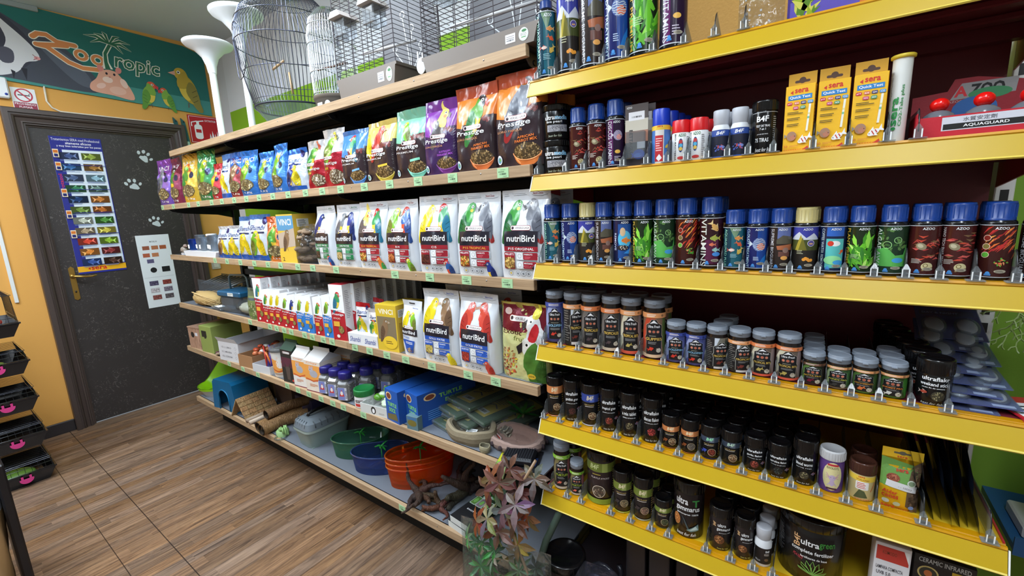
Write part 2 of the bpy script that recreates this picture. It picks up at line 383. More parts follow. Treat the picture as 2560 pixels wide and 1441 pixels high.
# ================================================================ the room
LX = -4.552; BW = 1.91; CEIL = 3.02
ORANGE = (226, 166, 82); LIME = (140, 190, 34); WOODC = (184, 158, 126)
def structure(o): return tag(o, kind='structure')
def floor_material():
    m, t, n, b = nodes('floor_laminate'); L = t.links.new
    tc = n.new('ShaderNodeTexCoord'); sp = n.new('ShaderNodeSeparateXYZ'); L(tc.outputs['Object'], sp.inputs[0])
    def mth(op, a, b_=None, c=None):
        q = n.new('ShaderNodeMath'); q.operation = op
        for i, x in enumerate((a, b_, c)):
            if x is None: continue
            if isinstance(x, (int, float)): q.inputs[i].default_value = x
            else: L(x, q.inputs[i])
        return q.outputs[0]
    X, Y = sp.outputs[0], sp.outputs[1]
    row = mth('FLOOR', mth('DIVIDE', X, .062))
    wn = n.new('ShaderNodeTexWhiteNoise'); wn.noise_dimensions = '1D'; L(row, wn.inputs['W'])
    seg = mth('FLOOR', mth('ADD', mth('DIVIDE', Y, .42), mth('MULTIPLY', wn.outputs['Value'], 7)))
    w2 = n.new('ShaderNodeTexWhiteNoise'); w2.noise_dimensions = '2D'; cb = n.new('ShaderNodeCombineXYZ'); L(row, cb.inputs[0]); L(seg, cb.inputs[1]); L(cb.outputs[0], w2.inputs['Vector'])
    mp = n.new('ShaderNodeMapping'); mp.inputs['Scale'].default_value = (38, 3.2, 1); L(tc.outputs['Object'], mp.inputs[0])
    ofs = n.new('ShaderNodeVectorMath'); ofs.operation = 'ADD'; L(mp.outputs[0], ofs.inputs[0]); sc = n.new('ShaderNodeVectorMath'); sc.operation = 'SCALE'; sc.inputs[3].default_value = 30; L(w2.outputs['Color'], sc.inputs[0]); L(sc.outputs[0], ofs.inputs[1])
    no = n.new('ShaderNodeTexNoise'); no.inputs['Scale'].default_value = 1; no.inputs['Detail'].default_value = 7; no.inputs['Roughness'].default_value = .62; no.inputs['Distortion'].default_value = 1.6; L(ofs.outputs[0], no.inputs['Vector'])
    rp = n.new('ShaderNodeValToRGB'); e = rp.color_ramp.elements; e[0].position = .3; e[0].color = lin((80, 58, 42)); e[1].position = .74; e[1].color = lin((160, 124, 88))
    k = e.new(.5); k.color = lin((126, 94, 66)); L(no.outputs[0], rp.inputs[0])
    hv = n.new('ShaderNodeHueSaturation'); L(rp.outputs[0], hv.inputs['Color']); L(mth('ADD', mth('MULTIPLY', w2.outputs['Value'], .45), .74), hv.inputs['Value']); L(mth('ADD', mth('MULTIPLY', wn.outputs['Value'], .3), .72), hv.inputs['Saturation'])
    # seams across: boards meet at two lines along the aisle
    def near(v, c, w): return mth('LESS_THAN', mth('ABSOLUTE', mth('SUBTRACT', v, c)), w)
    s = mth('ADD', near(Y, .515, .0022), near(Y, .345, .0018))
    fx = mth('FRACT', mth('DIVIDE', X, .062)); s = mth('ADD', s, mth('MULTIPLY', mth('LESS_THAN', fx, .025), .45))
    mx = n.new('ShaderNodeMix'); mx.data_type = 'RGBA'; L(mth('MINIMUM', s, .85), mx.inputs[0]); L(hv.outputs[0], mx.inputs[6]); mx.inputs[7].default_value = lin((30, 20, 14)); L(mx.outputs[2], b.inputs['Base Color'])
    b.inputs['Roughness'].default_value = .42
    bp = n.new('ShaderNodeBump'); bp.inputs['Distance'].default_value = .001; L(no.outputs[0], bp.inputs['Height']); L(bp.outputs[0], b.inputs['Normal'])
    MATS['floorlam'] = m
floor_material()
def door_material():
    m, t, n, b = nodes('door_laminate'); L = t.links.new
    tc = n.new('ShaderNodeTexCoord')
    n1 = n.new('ShaderNodeTexNoise'); n1.inputs['Scale'].default_value = 26; n1.inputs['Detail'].default_value = 3; n1.inputs['Distortion'].default_value = 3.5; L(tc.outputs['Object'], n1.inputs['Vector'])
    n2 = n.new('ShaderNodeTexNoise'); n2.inputs['Scale'].default_value = 6; n2.inputs['Detail'].default_value = 2; L(tc.outputs['Object'], n2.inputs['Vector'])
    r1 = n.new('ShaderNodeValToRGB'); r1.color_ramp.elements[0].position = .585; r1.color_ramp.elements[1].position = .66; L(n1.outputs[0], r1.inputs[0])
    r2 = n.new('ShaderNodeValToRGB'); r2.color_ramp.elements[0].position = .42; r2.color_ramp.elements[1].position = .62; L(n2.outputs[0], r2.inputs[0])
    mu = n.new('ShaderNodeMath'); mu.operation = 'MULTIPLY'; L(r1.outputs[0], mu.inputs[0]); L(r2.outputs[0], mu.inputs[1])
    mx = n.new('ShaderNodeMix'); mx.data_type = 'RGBA'; L(mu.outputs[0], mx.inputs[0]); mx.inputs[6].default_value = lin((52, 47, 46)); mx.inputs[7].default_value = lin((104, 98, 94)); L(mx.outputs[2], b.inputs['Base Color']); b.inputs['Roughness'].default_value = .5
    MATS['doorlam'] = m
door_material()
m = MB(); m.box(LX, 3.0, -3.2, BW, -.05, 0, (150, 110, 70), 'floorlam'); structure(m.build('floor'))
m = MB(); m.box(LX, 3.0, -3.2, BW, CEIL, CEIL + .05, (206, 216, 226), 'matte'); structure(m.build('ceiling'))
m = MB(); m.box(LX - .1, LX, -3.2, .60, 0, CEIL, ORANGE, 'matte'); m.box(LX - .1, LX, 1.52, BW, 0, CEIL, ORANGE, 'matte'); m.box(LX - .1, LX, .60, 1.52, 2.27, CEIL, ORANGE, 'matte'); structure(m.build('wall_left'))
m = MB()
m.box(LX, -4.36, BW, BW + .1, 0, CEIL, (216, 219, 222), 'matte'); m.box(-4.36, -.60, BW, BW + .1, 2.455, CEIL, (226, 230, 234), 'matte'); m.box(-4.36, -.60, BW, BW + .1, 0, 2.455, LIME, 'matte')
structure(m.build('wall_back'))
m = MB(); m.box(-.60, 3.0, 1.60, BW + .1, 1.85, CEIL, (214, 166, 92), 'rough'); m.box(-.60, 3.0, 1.60, BW + .1, 0, 1.85, (118, 158, 46), 'matte'); structure(m.build('wall_back'))
m = MB(); m.box(3.0, 3.1, -3.2, BW + .1, 0, CEIL, (200, 196, 188), 'matte'); structure(m.build('wall_right'))
m = MB(); m.box(LX - .1, 3.1, -3.3, -3.2, 0, CEIL, (190, 186, 178), 'matte'); structure(m.build('wall_front'))
m = MB(); m.box(LX, LX + .018, -3.2, .553, 0, .088, (52, 48, 50), 'satin', .004); structure(m.build('baseboard_left'))
# door: frame with stepped moulding, panel, handle
door = structure(thing('door_1', None, None, (LX, 1.07, 0)))
m = MB()
prof = [(0, .02), (0, .052), (.006, .056), (.03, .056), (.032, .044), (.042, .044), (.044, .050), (.052, .046), (.060, .034), (.078, .030), (.082, .040), (.090, .040), (.094, .028), (.102, .028), (.104, .012), (.115, .010)]
Yo0, Yo1, Zo = -.517, .522, 2.327
def frame_path(d): return [(Yo0 + d, 0), (Yo0 + d, Zo - d), (Yo1 - d, Zo - d), (Yo1 - d, 0)]
vs = []; fs = []
for d, h in [(0, 0)] + prof: vs += [(h, y, z) for y, z in frame_path(d)]
for i in range(len(prof)):
    for k in range(3): a = i * 4 + k; fs.append((a, a + 4, a + 5, a + 1))
m.add(vs, fs, (74, 62, 58), 'satin'); m.build('frame', door)
m = MB(); m.box(-.03, .004, Yo0 + .11, Yo1 - .11, .008, Zo - .11, (66, 60, 57), 'doorlam'); panel = m.build('panel', door)
hd = MB(); BR = (196, 160, 84)
hd.prism([(-.366, .985), (-.35, .975), (-.334, .985), (-.334, 1.215), (-.35, 1.23), (-.366, 1.215)], .004, .010, BR, 'metal', 'x')
hd.tube([(.01, -.35, 1.155), (.055, -.35, 1.155), (.06, -.335, 1.157), (.058, -.29, 1.148), (.055, -.25, 1.146), (.057, -.225, 1.152)], [.010, .009, .009, .008, .007, .005], BR, 'metal', 8)
hd.ell((.012, -.35, 1.155), (.012, .017, .017), BR, 'metal'); hd.ell((.012, -.35, 1.04), (.004, .006, .009), (40, 30, 20), 'satin', 8, 6)
hd.build('handle', door)
# three paw stickers on the door
def paw(y, z, s, rot, label):
    A = Art(); A.at(0, 0, s, rot); G = (196, 205, 208)
    A.poly([(-.5, -.15), (-.42, .12), (-.1, .2), (0, .32), (.25, .3), (.42, .0), (.5, -.42), (.25, -.52), (-.1, -.38)], G)
    for ex, ey, rx, ry, a in ((-.55, .55, .17, .24, .3), (-.1, .85, .18, .24, 0), (.42, .72, .17, .24, -.3), (.85, .2, .15, .22, -.7)): A.ell(ex - .1, ey - .1, rx, ry, G, a)
    m = MB(); m.art(A, lambda u, v, e: (LX + .0045 + e, y + u, z + v), 'satin'); tag(m.build('paw_sticker'), label, 'sticker')
paw(1.285, 2.045, .062, -.35, 'light grey paw print sticker, highest of three on the dark door')
paw(1.185, 1.82, .062, .25, 'light grey paw print sticker, middle of three on the dark door')
paw(1.285, 1.52, .058, 0, 'greyish paw print sticker, lowest of three, just above the white sheet')
# ---- wall art helper: art u runs along +Y on the left wall
def wallmap(x, y0, z0): return lambda u, v, e: (x + e, y0 + u, z0 + v)
# banner
A = Art(-.05, 1.24, -.06, .62, .1); bn = []
YB0 = .40
A = Art(YB0, 1.86, 2.40, 3.02, .1)
TL = (36, 112, 104)
A.poly([(YB0, 2.515), (1.835, 2.440), (1.835, 2.94), (1.69, 2.985), (.843, 3.013), (YB0, 3.02)], TL)
A.poly([(YB0, 2.515), (1.835, 2.440), (1.835, 2.56), (YB0, 2.62)], (72, 146, 138))
# rabbit
A.blob([(.42, 2.52), (.5, 3.0), (.62, 2.96), (.78, 2.86), (.9, 2.82), (1.05, 2.66), (1.10, 2.56), (1.06, 2.50), (.75, 2.515), (.5, 2.53)], (72, 76, 88)); A.blob([(.80, 2.80), (.92, 2.76), (1.03, 2.64), (1.06, 2.54), (.98, 2.55), (.88, 2.66)], (92, 98, 112))
A.blob([(.45, 2.52), (.5, 2.98), (.63, 2.95), (.75, 2.83), (.79, 2.72), (.76, 2.65), (.68, 2.57), (.6, 2.54)], (60, 60, 74))
A.blob([(.50, 2.55), (.56, 2.62), (.63, 2.70), (.66, 2.78), (.635, 2.88), (.625, 2.93), (.67, 2.88), (.75, 2.79), (.80, 2.71), (.79, 2.665), (.73, 2.64), (.68, 2.57), (.58, 2.53)], (222, 222, 226)); A.blob([(.60, 2.68), (.64, 2.72), (.68, 2.70), (.67, 2.63), (.62, 2.62)], (84, 84, 98))
A.ell(.617, 2.80, .017, .022, (20, 18, 22)); A.ell(.622, 2.808, .004, .006, (220, 220, 226)); A.poly([(.70, 2.60), (.715, 2.52), (.73, 2.60)], (40, 40, 50)); A.poly([(.65, 2.58), (.655, 2.52), (.67, 2.57)], (40, 40, 50)); A.ell(.79, 2.68, .016, .012, (230, 160, 160)); A.line([(.77, 2.665), (.79, 2.68), (.77, 2.70)], .004, (150, 80, 90))
# Zoo
OR = (226, 142, 84); OW = (246, 240, 226)
zp = [(.795, 2.83), (.84, 2.855), (.88, 2.85), (.93, 2.80), (1.02, 2.795), (.80, 2.775), (.88, 2.735), (.95, 2.68), (1.04, 2.655), (1.13, 2.675)]
Zs = [[(.79, 2.822), (.815, 2.846), (.86, 2.85), (.91, 2.815), (1.0, 2.812)], [(.955, 2.80), (.90, 2.792), (.815, 2.775)], [(.80, 2.775), (.85, 2.77), (.90, 2.73), (.95, 2.69), (1.02, 2.665), (1.12, 2.672)]]
for w, c in ((.040, OW), (.029, OR)):
    for p in Zs: A.line(p, w, c); [A.ell(q[0], q[1], w / 2, w / 2, c, n=10) for q in (p[0], p[-1])]
for cy_, cz_ in ((1.025, 2.755), (1.115, 2.74)):
    A.ring(cy_, cz_, .029, .029, OW); A.ring(cy_, cz_, .029, .019, OR)
# palm
PG = (50, 112, 84)
for w, c in ((1.0, OW), (.62, PG)):
    A.line([(1.20, 2.865), (1.165, 2.80), (1.16, 2.74), (1.165, 2.69)], [.03 * w, .03 * w, .034 * w, .05 * w + .01 * (w == 1)], c)
    for i, (ex, ez) in enumerate(((1.06, 2.905), (1.09, 2.86), (1.12, 2.93), (1.17, 2.955), (1.27, 2.94), (1.33, 2.90), (1.33, 2.85), (1.275, 2.82))):
        A.line([(1.20, 2.875), ((1.2 + ex) / 2, (2.875 + ez) / 2 + .022), (ex, ez)], [.012 * w, .026 * w, .004 * w], c)
A.text('ropic', 1.352, 2.742, .292, .146, OW, .10, .1, -.05); A.text('ropic', 1.352, 2.742, .282, .136, PG, .02, .1, -.05)
A.t = [t for t in A.t if not (t[4] == -1)]
# hamster
HM = (232, 170, 146)
A.blob([(1.05, 2.515), (1.045, 2.565), (1.085, 2.61), (1.115, 2.67), (1.145, 2.672), (1.20, 2.68), (1.235, 2.64), (1.28, 2.57), (1.29, 2.485), (1.17, 2.50)], HM)
A.ell(1.12, 2.685, .018, .026, (226, 140, 132), .4); A.ell(1.225, 2.69, .018, .024, (226, 140, 132), -.4); A.ell(1.17, 2.635, .06, .05, HM); A.ell(1.15, 2.61, .03, .022, (246, 214, 200)); A.ell(1.105, 2.56, .03, .018, (244, 200, 186), .5); A.ell(1.20, 2.54, .05, .03, (240, 190, 170)); A.ell(1.245, 2.60, .02, .035, (246, 208, 194), .3)
A.ell(1.15, 2.655, .007, .009, (30, 20, 40)); A.ell(1.195, 2.655, .007, .009, (30, 20, 40)); A.ell(1.165, 2.632, .006, .004, (200, 110, 110))
# two lovebirds and a canary
for yy, zz, k_, fl in ((1.40, 2.56, .15, False), (1.512, 2.54, .128, True)):
    A.bird(yy, zz, k_, fl, (130, 176, 72), (222, 92, 60), (206, 60, 70), (96, 150, 60), (226, 196, 80))
A.bird(1.665, 2.66, .235, True, (190, 160, 56), (208, 172, 60), (228, 170, 150), (142, 130, 60), (226, 196, 80), hook=False)
m = MB(); m.art(A, lambda u, v, e: (LX + .012 + e, u, v), 'matte'); m.prism([(YB0, 2.515), (1.835, 2.440), (1.835, 2.94), (1.69, 2.985), (.843, 3.013), (YB0, 3.018)], LX + .004, LX + .0118, TL, 'matte', 'x')
tag(m.build('wall_banner'), 'long teal pet shop banner with rabbit, hamster and birds above the door', 'banner')
# the word on the banner reads ZooTropic; no smoking sign
def wallsign(name, y0, y1, z0, z1, label, cat, fn, base=WH, x=.004, m_='satin'):
    A = Art(y0, y1, z0, z1, .1); fn(A, (y0 + y1) / 2, (z0 + z1) / 2, y1 - y0, z1 - z0); mb = MB(); mb.box(LX + x - .003, LX + x, y0, y1, z0, z1, base, m_)
    mb.art(A, lambda u, v, e: (LX + x + e, u, v), m_); return tag(mb.build(name), label, cat)
def f(A, cx, cz, w, h):
    R_ = (196, 40, 64); z2 = cz + h * .17
    A.line([(cx - .028, z2), (cx + .03, z2)], .007, (60, 60, 64)); A.line([(cx + .02, z2), (cx + .035, z2 + .02), (cx + .025, z2 + .03)], .004, (120, 120, 124)); A.ring(cx, z2, .040, .008, R_); A.line([(cx - .028, z2 + .028), (cx + .028, z2 - .028)], .008, R_)
    A.rect(cx, cz - h * .31, w * .94, h * .30, (150, 30, 60)); A.text('PROHIBIDO', cx, cz - h * .235, w * .86, h * .09, (240, 226, 230), .03); A.text('FUMAR', cx, cz - h * .375, w * .55, h * .09, (240, 226, 230), .03)
wallsign('no_smoking_sign', .625, .742, 2.326, 2.468, 'small white no smoking sign with red circle above the door', 'sign', f)
def f(A, cx, cz, w, h):
    A.rect(cx, cz, w * .93, h * .93, WH); A.rect(cx, cz, w * .90, h * .905, (190, 22, 40)); A.rr(cx - w * .2, cz - h * .08, w * .25, h * .52, .02, WH); A.rect(cx - w * .2, cz + h * .24, w * .09, h * .12, WH); A.line([(cx - w * .2, cz + h * .29), (cx + w * .0, cz + h * .33)], .008, WH); A.line([(cx - w * .22, cz + h * .3), (cx - w * .4, cz + h * .24), (cx - w * .4, cz + h * .1)], .008, WH)
    A.rect(cx - w * .2, cz - h * .05, w * .17, h * .12, (190, 22, 40))
    for i in range(4): A.poly([(cx + w * (.12 + .08 * i), cz - h * .36), (cx + w * (.16 + .08 * i), cz + h * (.0 if i % 2 else -.1)), (cx + w * (.22 + .08 * i), cz - h * .36)], WH)
    A.text('EXTINTOR', cx + w * .22, cz + h * .34, w * .36, h * .07, WH, .02)
wallsign('fire_extinguisher_sign', 1.64, 1.88, 2.195, 2.430, 'red fire extinguisher sign on the orange wall by the banner', 'sign', f, (190, 22, 40))
# treatment poster
def f(A, cx, cz, w, h):
    x0, z1 = cx - w / 2, cz + h / 2
    A.rect(cx, cz, w, h, (46, 52, 140)); A.rect(cx, z1 - .965, w, .042, (240, 178, 40)); A.text('sera', cx - .02, z1 - .965, .09, .024, (206, 40, 40), .05); A.poly([(cx - .085, z1 - .965), (cx - .07, z1 - .955), (cx - .07, z1 - .975)], (206, 40, 40))
    A.text('Tratamientos SERA med Professional', cx, z1 - .020, w * .93, .018, (214, 214, 226), .02); A.text('altamente eficaces', cx + .01, z1 - .044, w * .5, .017, (244, 244, 250), .03); A.text('y muy bien tolerados por los peces', cx + .012, z1 - .067, w * .86, .017, (244, 244, 250), .03)
    A.rect(cx + .025, z1 - .515, w - .06, .845, (224, 234, 246)); A.text('Protazol', x0 + .018, z1 - .33, .13, .02, (206, 60, 80), .02, 0, pi / 2)
    r = random.Random(11); pic = [(70, 90, 140), (150, 170, 70), (60, 110, 170), (170, 120, 60), (80, 100, 140), (150, 190, 210), (60, 130, 90), (110, 140, 130), (30, 60, 110), (206, 130, 60), (120, 150, 70), (190, 110, 50), (200, 206, 190), (90, 150, 70), (180, 160, 130), (214, 196, 80), (220, 70, 50), (150, 190, 60), (230, 140, 60), (150, 60, 60), (60, 90, 160), (90, 60, 50)]
    for i in range(11):
        zz = z1 - .135 - i * .078
        for j in (0, 1):
            px = x0 + .085 + j * .122; c = pic[(2 * i + j) % len(pic)]; A.rect(px, zz, .108, .050, tuple(int(q * .55) for q in c))
            A.fish(px, zz, .055, r.random() < .5, c, tuple(min(255, q + 50) for q in c), rot=r.uniform(-.3, .3)); A.bars(px, zz - .032, .1, .012, 2, (120, 140, 190), i)
    for zz in (.12, .21, .40, .555, .70): A.rect(x0 + .018, z1 - zz, .03, .058, (236, 220, 190)); A.rect(x0 + .018, z1 - zz + .012, .024, .02, (216, 120, 50)); A.rect(x0 + .018, z1 - zz - .014, .02, .02, (40, 44, 110))
    for zz in (.20, .375, .545, .705): A.rect(cx + .02, z1 - zz, w - .05, .004, (46, 52, 140))
wallsign('poster', .757, 1.037, 1.165, 2.165, 'tall blue fish treatment poster with rows of small photos on the door', 'poster', f, x=.008, m_='gloss')
def f(A, cx, cz, w, h):
    x0, z1 = cx - w / 2, cz + h / 2; A.text('MODELOS', cx, z1 - .055, .05, .012, (40, 40, 60), .02)
    for (dx, dz, c) in ((.055, .105, (150, 84, 60)), (.115, .105, (176, 110, 74)), (.17, .105, (164, 84, 46)), (.05, .165, (176, 90, 60)), (.11, .165, (190, 120, 80)), (.07, .215, (90, 84, 120))): A.rect(x0 + dx, z1 - dz, .046, .032, c)
    A.ell(x0 + .08, z1 - .29, .022, .022, BK); A.rect(x0 + .165, z1 - .29, .056, .045, BK); A.rect(cx, z1 - .35, w * .9, .002, (180, 180, 190))
    for (dx, dz, c) in ((.065, .40, (76, 66, 96)), (.155, .40, (130, 50, 40)), (.065, .46, (190, 180, 186)), (.155, .46, (120, 110, 124)), (.07, .52, (130, 66, 60)), (.155, .52, (90, 80, 84))): A.rect(x0 + dx, z1 - dz, .06, .038, c); A.seeds(x0 + dx, z1 - dz, .026, .016, [tuple(min(255, q + 50) for q in c), tuple(int(q * .6) for q in c)], 24, .004)
wallsign('price_sheet', 1.128, 1.352, .822, 1.425, 'white paper sheet with brown and grey colour swatches on the door', 'sheet', f, (226, 230, 234), x=.006, m_='matte')
# alarm box, trunking, cable, switch, green fish-hook blades
m = MB(); m.box(LX, LX + .035, .53, .617, 2.385, 2.517, WH, 'satin', .008); m.ell((LX + .036, .60, 2.41), (.004, .008, .008), (30, 60, 160)); tag(m.build('alarm_box'), 'white plastic wall box at the left end of the banner', 'wall box')
m = MB(); m.box(LX, LX + .03, .35, .845, 2.985, CEIL, (150, 158, 158), 'satin', .004); tag(m.build('cable_trunking'), 'grey trunking box under the ceiling above the banner', 'trunking')
m = MB(); m.box(LX, LX + .012, .408, .428, 1.016, 2.05, (226, 228, 226), 'satin', .002); tag(m.build('cable_trunking'), 'thin white vertical trunking strip on the orange wall left of the door', 'trunking')
m = MB(); m.tube([(LX + .008, .793, 2.50), (LX + .008, .79, 2.40), (LX + .008, .81, 2.36), (LX + .008, .85, 2.338), (LX + .008, 1.2, 2.336), (LX + .008, 1.545, 2.336), (LX + .008, 1.585, 2.31), (LX + .008, 1.59, 2.10)], .006, (236, 226, 206)); tag(m.build('cable'), 'thin cream cable running along the top of the door frame', 'cable')
m = MB(); m.box(LX, LX + .012, 1.635, 1.705, 1.08, 1.155, (222, 216, 200), 'satin', .003); m.box(LX + .012, LX + .016, 1.65, 1.69, 1.095, 1.14, (236, 232, 220), 'satin', .002); tag(m.build('light_switch'), 'cream wall switch behind the left end of the shelves', 'switch')
for yy, lab in ((1.545, 'dark green hanging blade of net clips beside the door frame, nearer one'), (1.60, 'dark green hanging blade of net clips beside the fire sign, farther one')):
    m = MB(); m.prism([(yy - .015, 2.39), (yy + .012, 2.36), (yy + .03, 2.14), (yy - .01, 2.13)], LX + .002, LX + .02, (30, 92, 96), 'satin', 'x'); m.box(LX + .0205, LX + .022, yy - .002, yy + .02, 2.16, 2.20, (190, 220, 210)); m.ell((LX + .022, yy, 2.36), (.004, .006, .006), (20, 30, 30), 'satin', 8, 6); tag(m.build('wall_hanger'), lab, 'hanger')
# ================================================================ bird-food shelving
SZ = [0, 1.958, 1.636, 1.298, .956, .637, .247]; SX0, SX1 = -3.703, -.702; BY = 1.09; BACK = 1.52
DK = (34, 36, 42)
m = thing('gondola_stand', 'black steel frame of the bird food shelving standing in front of the lime wall', 'shelving', (SX0, BACK, 0))
def local(o, root): o.location = (-root.location.x, -root.location.y, -root.location.z); return o
for i in range(4):
    x = SX0 + .02 + i * (SX1 - SX0 - .04) / 3; b = MB(); b.box(x - .018, x + .018, BACK, BACK + .045, 0, 1.99, DK, 'satin', .003)
    for k in range(58): b.box(x - .006, x + .006, BACK - .0006, BACK, .06 + k * .033, .08 + k * .033, (10, 10, 12))
    local(b.build('upright', m), m)
b = MB(); b.box(SX0, SX1, 1.235, 1.255, 0, .200, (16, 18, 18), 'matte'); tag(b.build('plinth_board'), 'dark kick board closing the gap under the lowest wooden shelf', 'kick board')
b = MB(); b.box(SX0 + .04, SX1 - .04, BACK + .046, BACK + .052, 1.66, 1.94, (24, 26, 30), 'satin'); b.box(-2.70, -.95, BACK + .046, BACK + .052, .28, 1.60, (24, 26, 30), 'satin'); local(b.build('back_or_shade_panel', m), m)  # lower dark sheet is added, standing in for shade on the lime wall
for z in (.35, 1.1, 1.75): b = MB(); b.box(SX0 + .02, SX1 - .02, BACK + .01, BACK + .035, z, z + .04, DK, 'satin'); local(b.build('crossbar', m), m)
lv = ['topmost', 'second', 'third', 'fourth', 'fifth', 'lowest']
for i in range(1, 7):
    z = SZ[i]; x0 = -3.391 if i == 1 else SX0
    r = thing('shelf', 'wood fronted long shelf, %s level of the bird food shelving' % lv[i - 1], 'shelf', (x0, BY, z), 0, None)
    th = .03
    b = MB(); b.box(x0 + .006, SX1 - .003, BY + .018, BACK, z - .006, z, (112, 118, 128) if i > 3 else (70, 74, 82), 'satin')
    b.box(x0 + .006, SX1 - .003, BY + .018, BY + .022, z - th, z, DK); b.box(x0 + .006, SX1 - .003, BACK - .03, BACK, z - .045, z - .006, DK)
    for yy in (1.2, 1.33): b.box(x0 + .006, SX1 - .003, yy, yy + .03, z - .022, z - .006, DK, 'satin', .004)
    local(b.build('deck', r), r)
    b = MB()
    cuts = [x0, -2.71, -1.71, SX1] if i > 1 else [x0, -2.3, SX1]
    if i == 6: cuts = [x0, -3.13, -2.70, SX1]
    for k in range(len(cuts) - 1):
        sh = [0, .006, -.004][k % 3]
        b.box(cuts[k] + .0005, cuts[k + 1] - .0005, BY, BY + .018, z - th - (.002 if i < 6 else .004), z + .001, tuple(int(c * (1 + sh * 8)) for c in WOODC), 'wood', .001)
    for k in range(9): xx = x0 + .15 + k * (SX1 - x0) / 9; b.ell((xx, BY, z - .012), (.003, .0012, .003), (170, 170, 172), 'metal', 8, 5)
    local(b.build('wooden_front', r), r)
    if i < 6:
        for k in range(4):
            x = SX0 + .02 + k * (SX1 - SX0 - .04) / 3
            if x < x0: continue
            b = MB(); P = [(BACK, z - .10), (BACK, z - .006), (BY + .03, z - .006), (BY + .024, z - .02), (BY + .05, z - .045), (BY + .12, z - .06), (BACK - .1, z - .075)]
            b.prism(P, x - .002, x + .002, (44, 46, 52), 'satin', 'x'); b.ell((x + .003, BY + .07, z - .032), (.002, .008, .008), (12, 12, 14), 'satin', 10, 6); local(b.build('bracket', r), r)
# price tags on the wooden fronts (built once, copied)
A = Art(); A.rect(0, 0, .0405, .027, (168, 208, 160)); A.text('Chamapro', 0, .0085, .02, .004, (40, 90, 50), .02); A.bars(0, .003, .034, .004, 1, (60, 90, 60)); A.code(0, -.0035, .024, .005, (30, 50, 36)); A.text('12,50', .008, -.0105, .012, .003, (30, 50, 36), .02)
TB = MB(); TB.box(-.021, .021, -.0008, .0002, -.0145, .0145, (176, 216, 168), 'matte'); TB.art(A, flatmap(-.0008), 'matte')
PT = {2: [-3.677, -3.479, -3.222, -3.074, -2.883, -2.747, -2.595, -2.454, -2.317, -2.18, -2.038, -1.89, -1.759, -1.626, -1.469, -1.319, -1.167, -1.004, -.799],
      3: [-2.969, -2.805, -2.637, -2.474, -2.326, -2.199, -2.037, -1.908, -1.724, -1.336, -1.146, -.971, -.802],
      4: [-2.632, -2.404, -2.333, -2.256, -2.185, -2.059, -1.99, -1.896, -1.824, -1.65, -1.547, -1.434, -1.319, -1.173, -.992, -.869],
      5: [-3.016, -2.828, -2.638, -2.308, -2.199, -2.095, -1.984, -1.883, -1.797, -1.644], 6: [-1.434]}
NEAR = []      # (shelf key, x, short name) filled as products are placed; used to say what a tag or clip stands beside
def nearest(key, x):
    c = sorted((abs(a[1] - x), a[2], a[1]) for a in NEAR if a[0] == key)
    return c[0] if c else None
def price_tags():
    first = None
    for i, xs in PT.items():
        xs = sorted(xs)
        for j, x in enumerate(xs):
            nr = nearest('S%d' % i, x); what = nr[1] if nr else 'the shelf edge'
            rest = [k for k in range(len(xs)) if nearest('S%d' % i, xs[k]) and nearest('S%d' % i, xs[k])[1] == what]
            side = '' if len(rest) < 2 else (['left ', 'right '] if len(rest) == 2 else ['leftmost ', 'middle ', 'rightmost ', 'far right '])[min(rest.index(j), 3 if len(rest) > 3 else len(rest) - 1)]
            lab = '%sgreen price tag under the %s, %s shelf' % (side, what, lv[i - 1])
            if first is None: first = TB.build('price_tag'); o = first
            else: o = first.copy(); COL.objects.link(o)
            o.location = (x, BY - .0003, SZ[i] - .0155); o.rotation_euler = (0, rnd.uniform(-.02, .02), 0); tag(o, lab, 'price tag', 'green price tags on the wooden shelf fronts')
# ================================================================ yellow-fronted shelving
YZ = [0, 1.8535, 1.604, 1.353, 1.1036, .8625, .6126, .33]; YX0, YX1, YF, YBK = -.685, .315, 1.078, 1.47
MAR = (112, 34, 46); YEL = (190, 158, 24)
r = thing('gondola_stand', 'maroon back panel and white slotted uprights of the yellow fronted shelving', 'shelving', (YX0, YBK, 0))
b = MB(); b.box(YX0 + .01, YX1 - .012, YBK, YBK + .008, 0, 1.83, MAR, 'satin'); local(b.build('back_or_shade_panel', r), r)
for x, c in ((YX0, (58, 40, 48)), (YX1 + .012, (222, 224, 222))):
    b = MB(); b.box(x - .016, x + .016, YBK + .001, YBK + .05, 0, 2.42, c, 'satin', .002)
    for k in range(52): b.box(x - .007, x + .007, YBK + .0004, YBK + .001, .06 + k * .0445, .084 + k * .0445, (22, 24, 28)); b.box(x + .0161, x + .0166, YBK + .012, YBK + .036, .06 + k * .0445, .084 + k * .0445, (60, 74, 84))
    local(b.build('upright', r), r)
b = MB(); b.box(-.045, -.03, 1.47, 1.50, 1.83, 2.9, (112, 50, 62), 'satin'); local(b.build('rear_strut', r), r)
lvy = ['topmost', 'second', 'third', 'fourth', 'fifth', 'sixth', 'lowest']
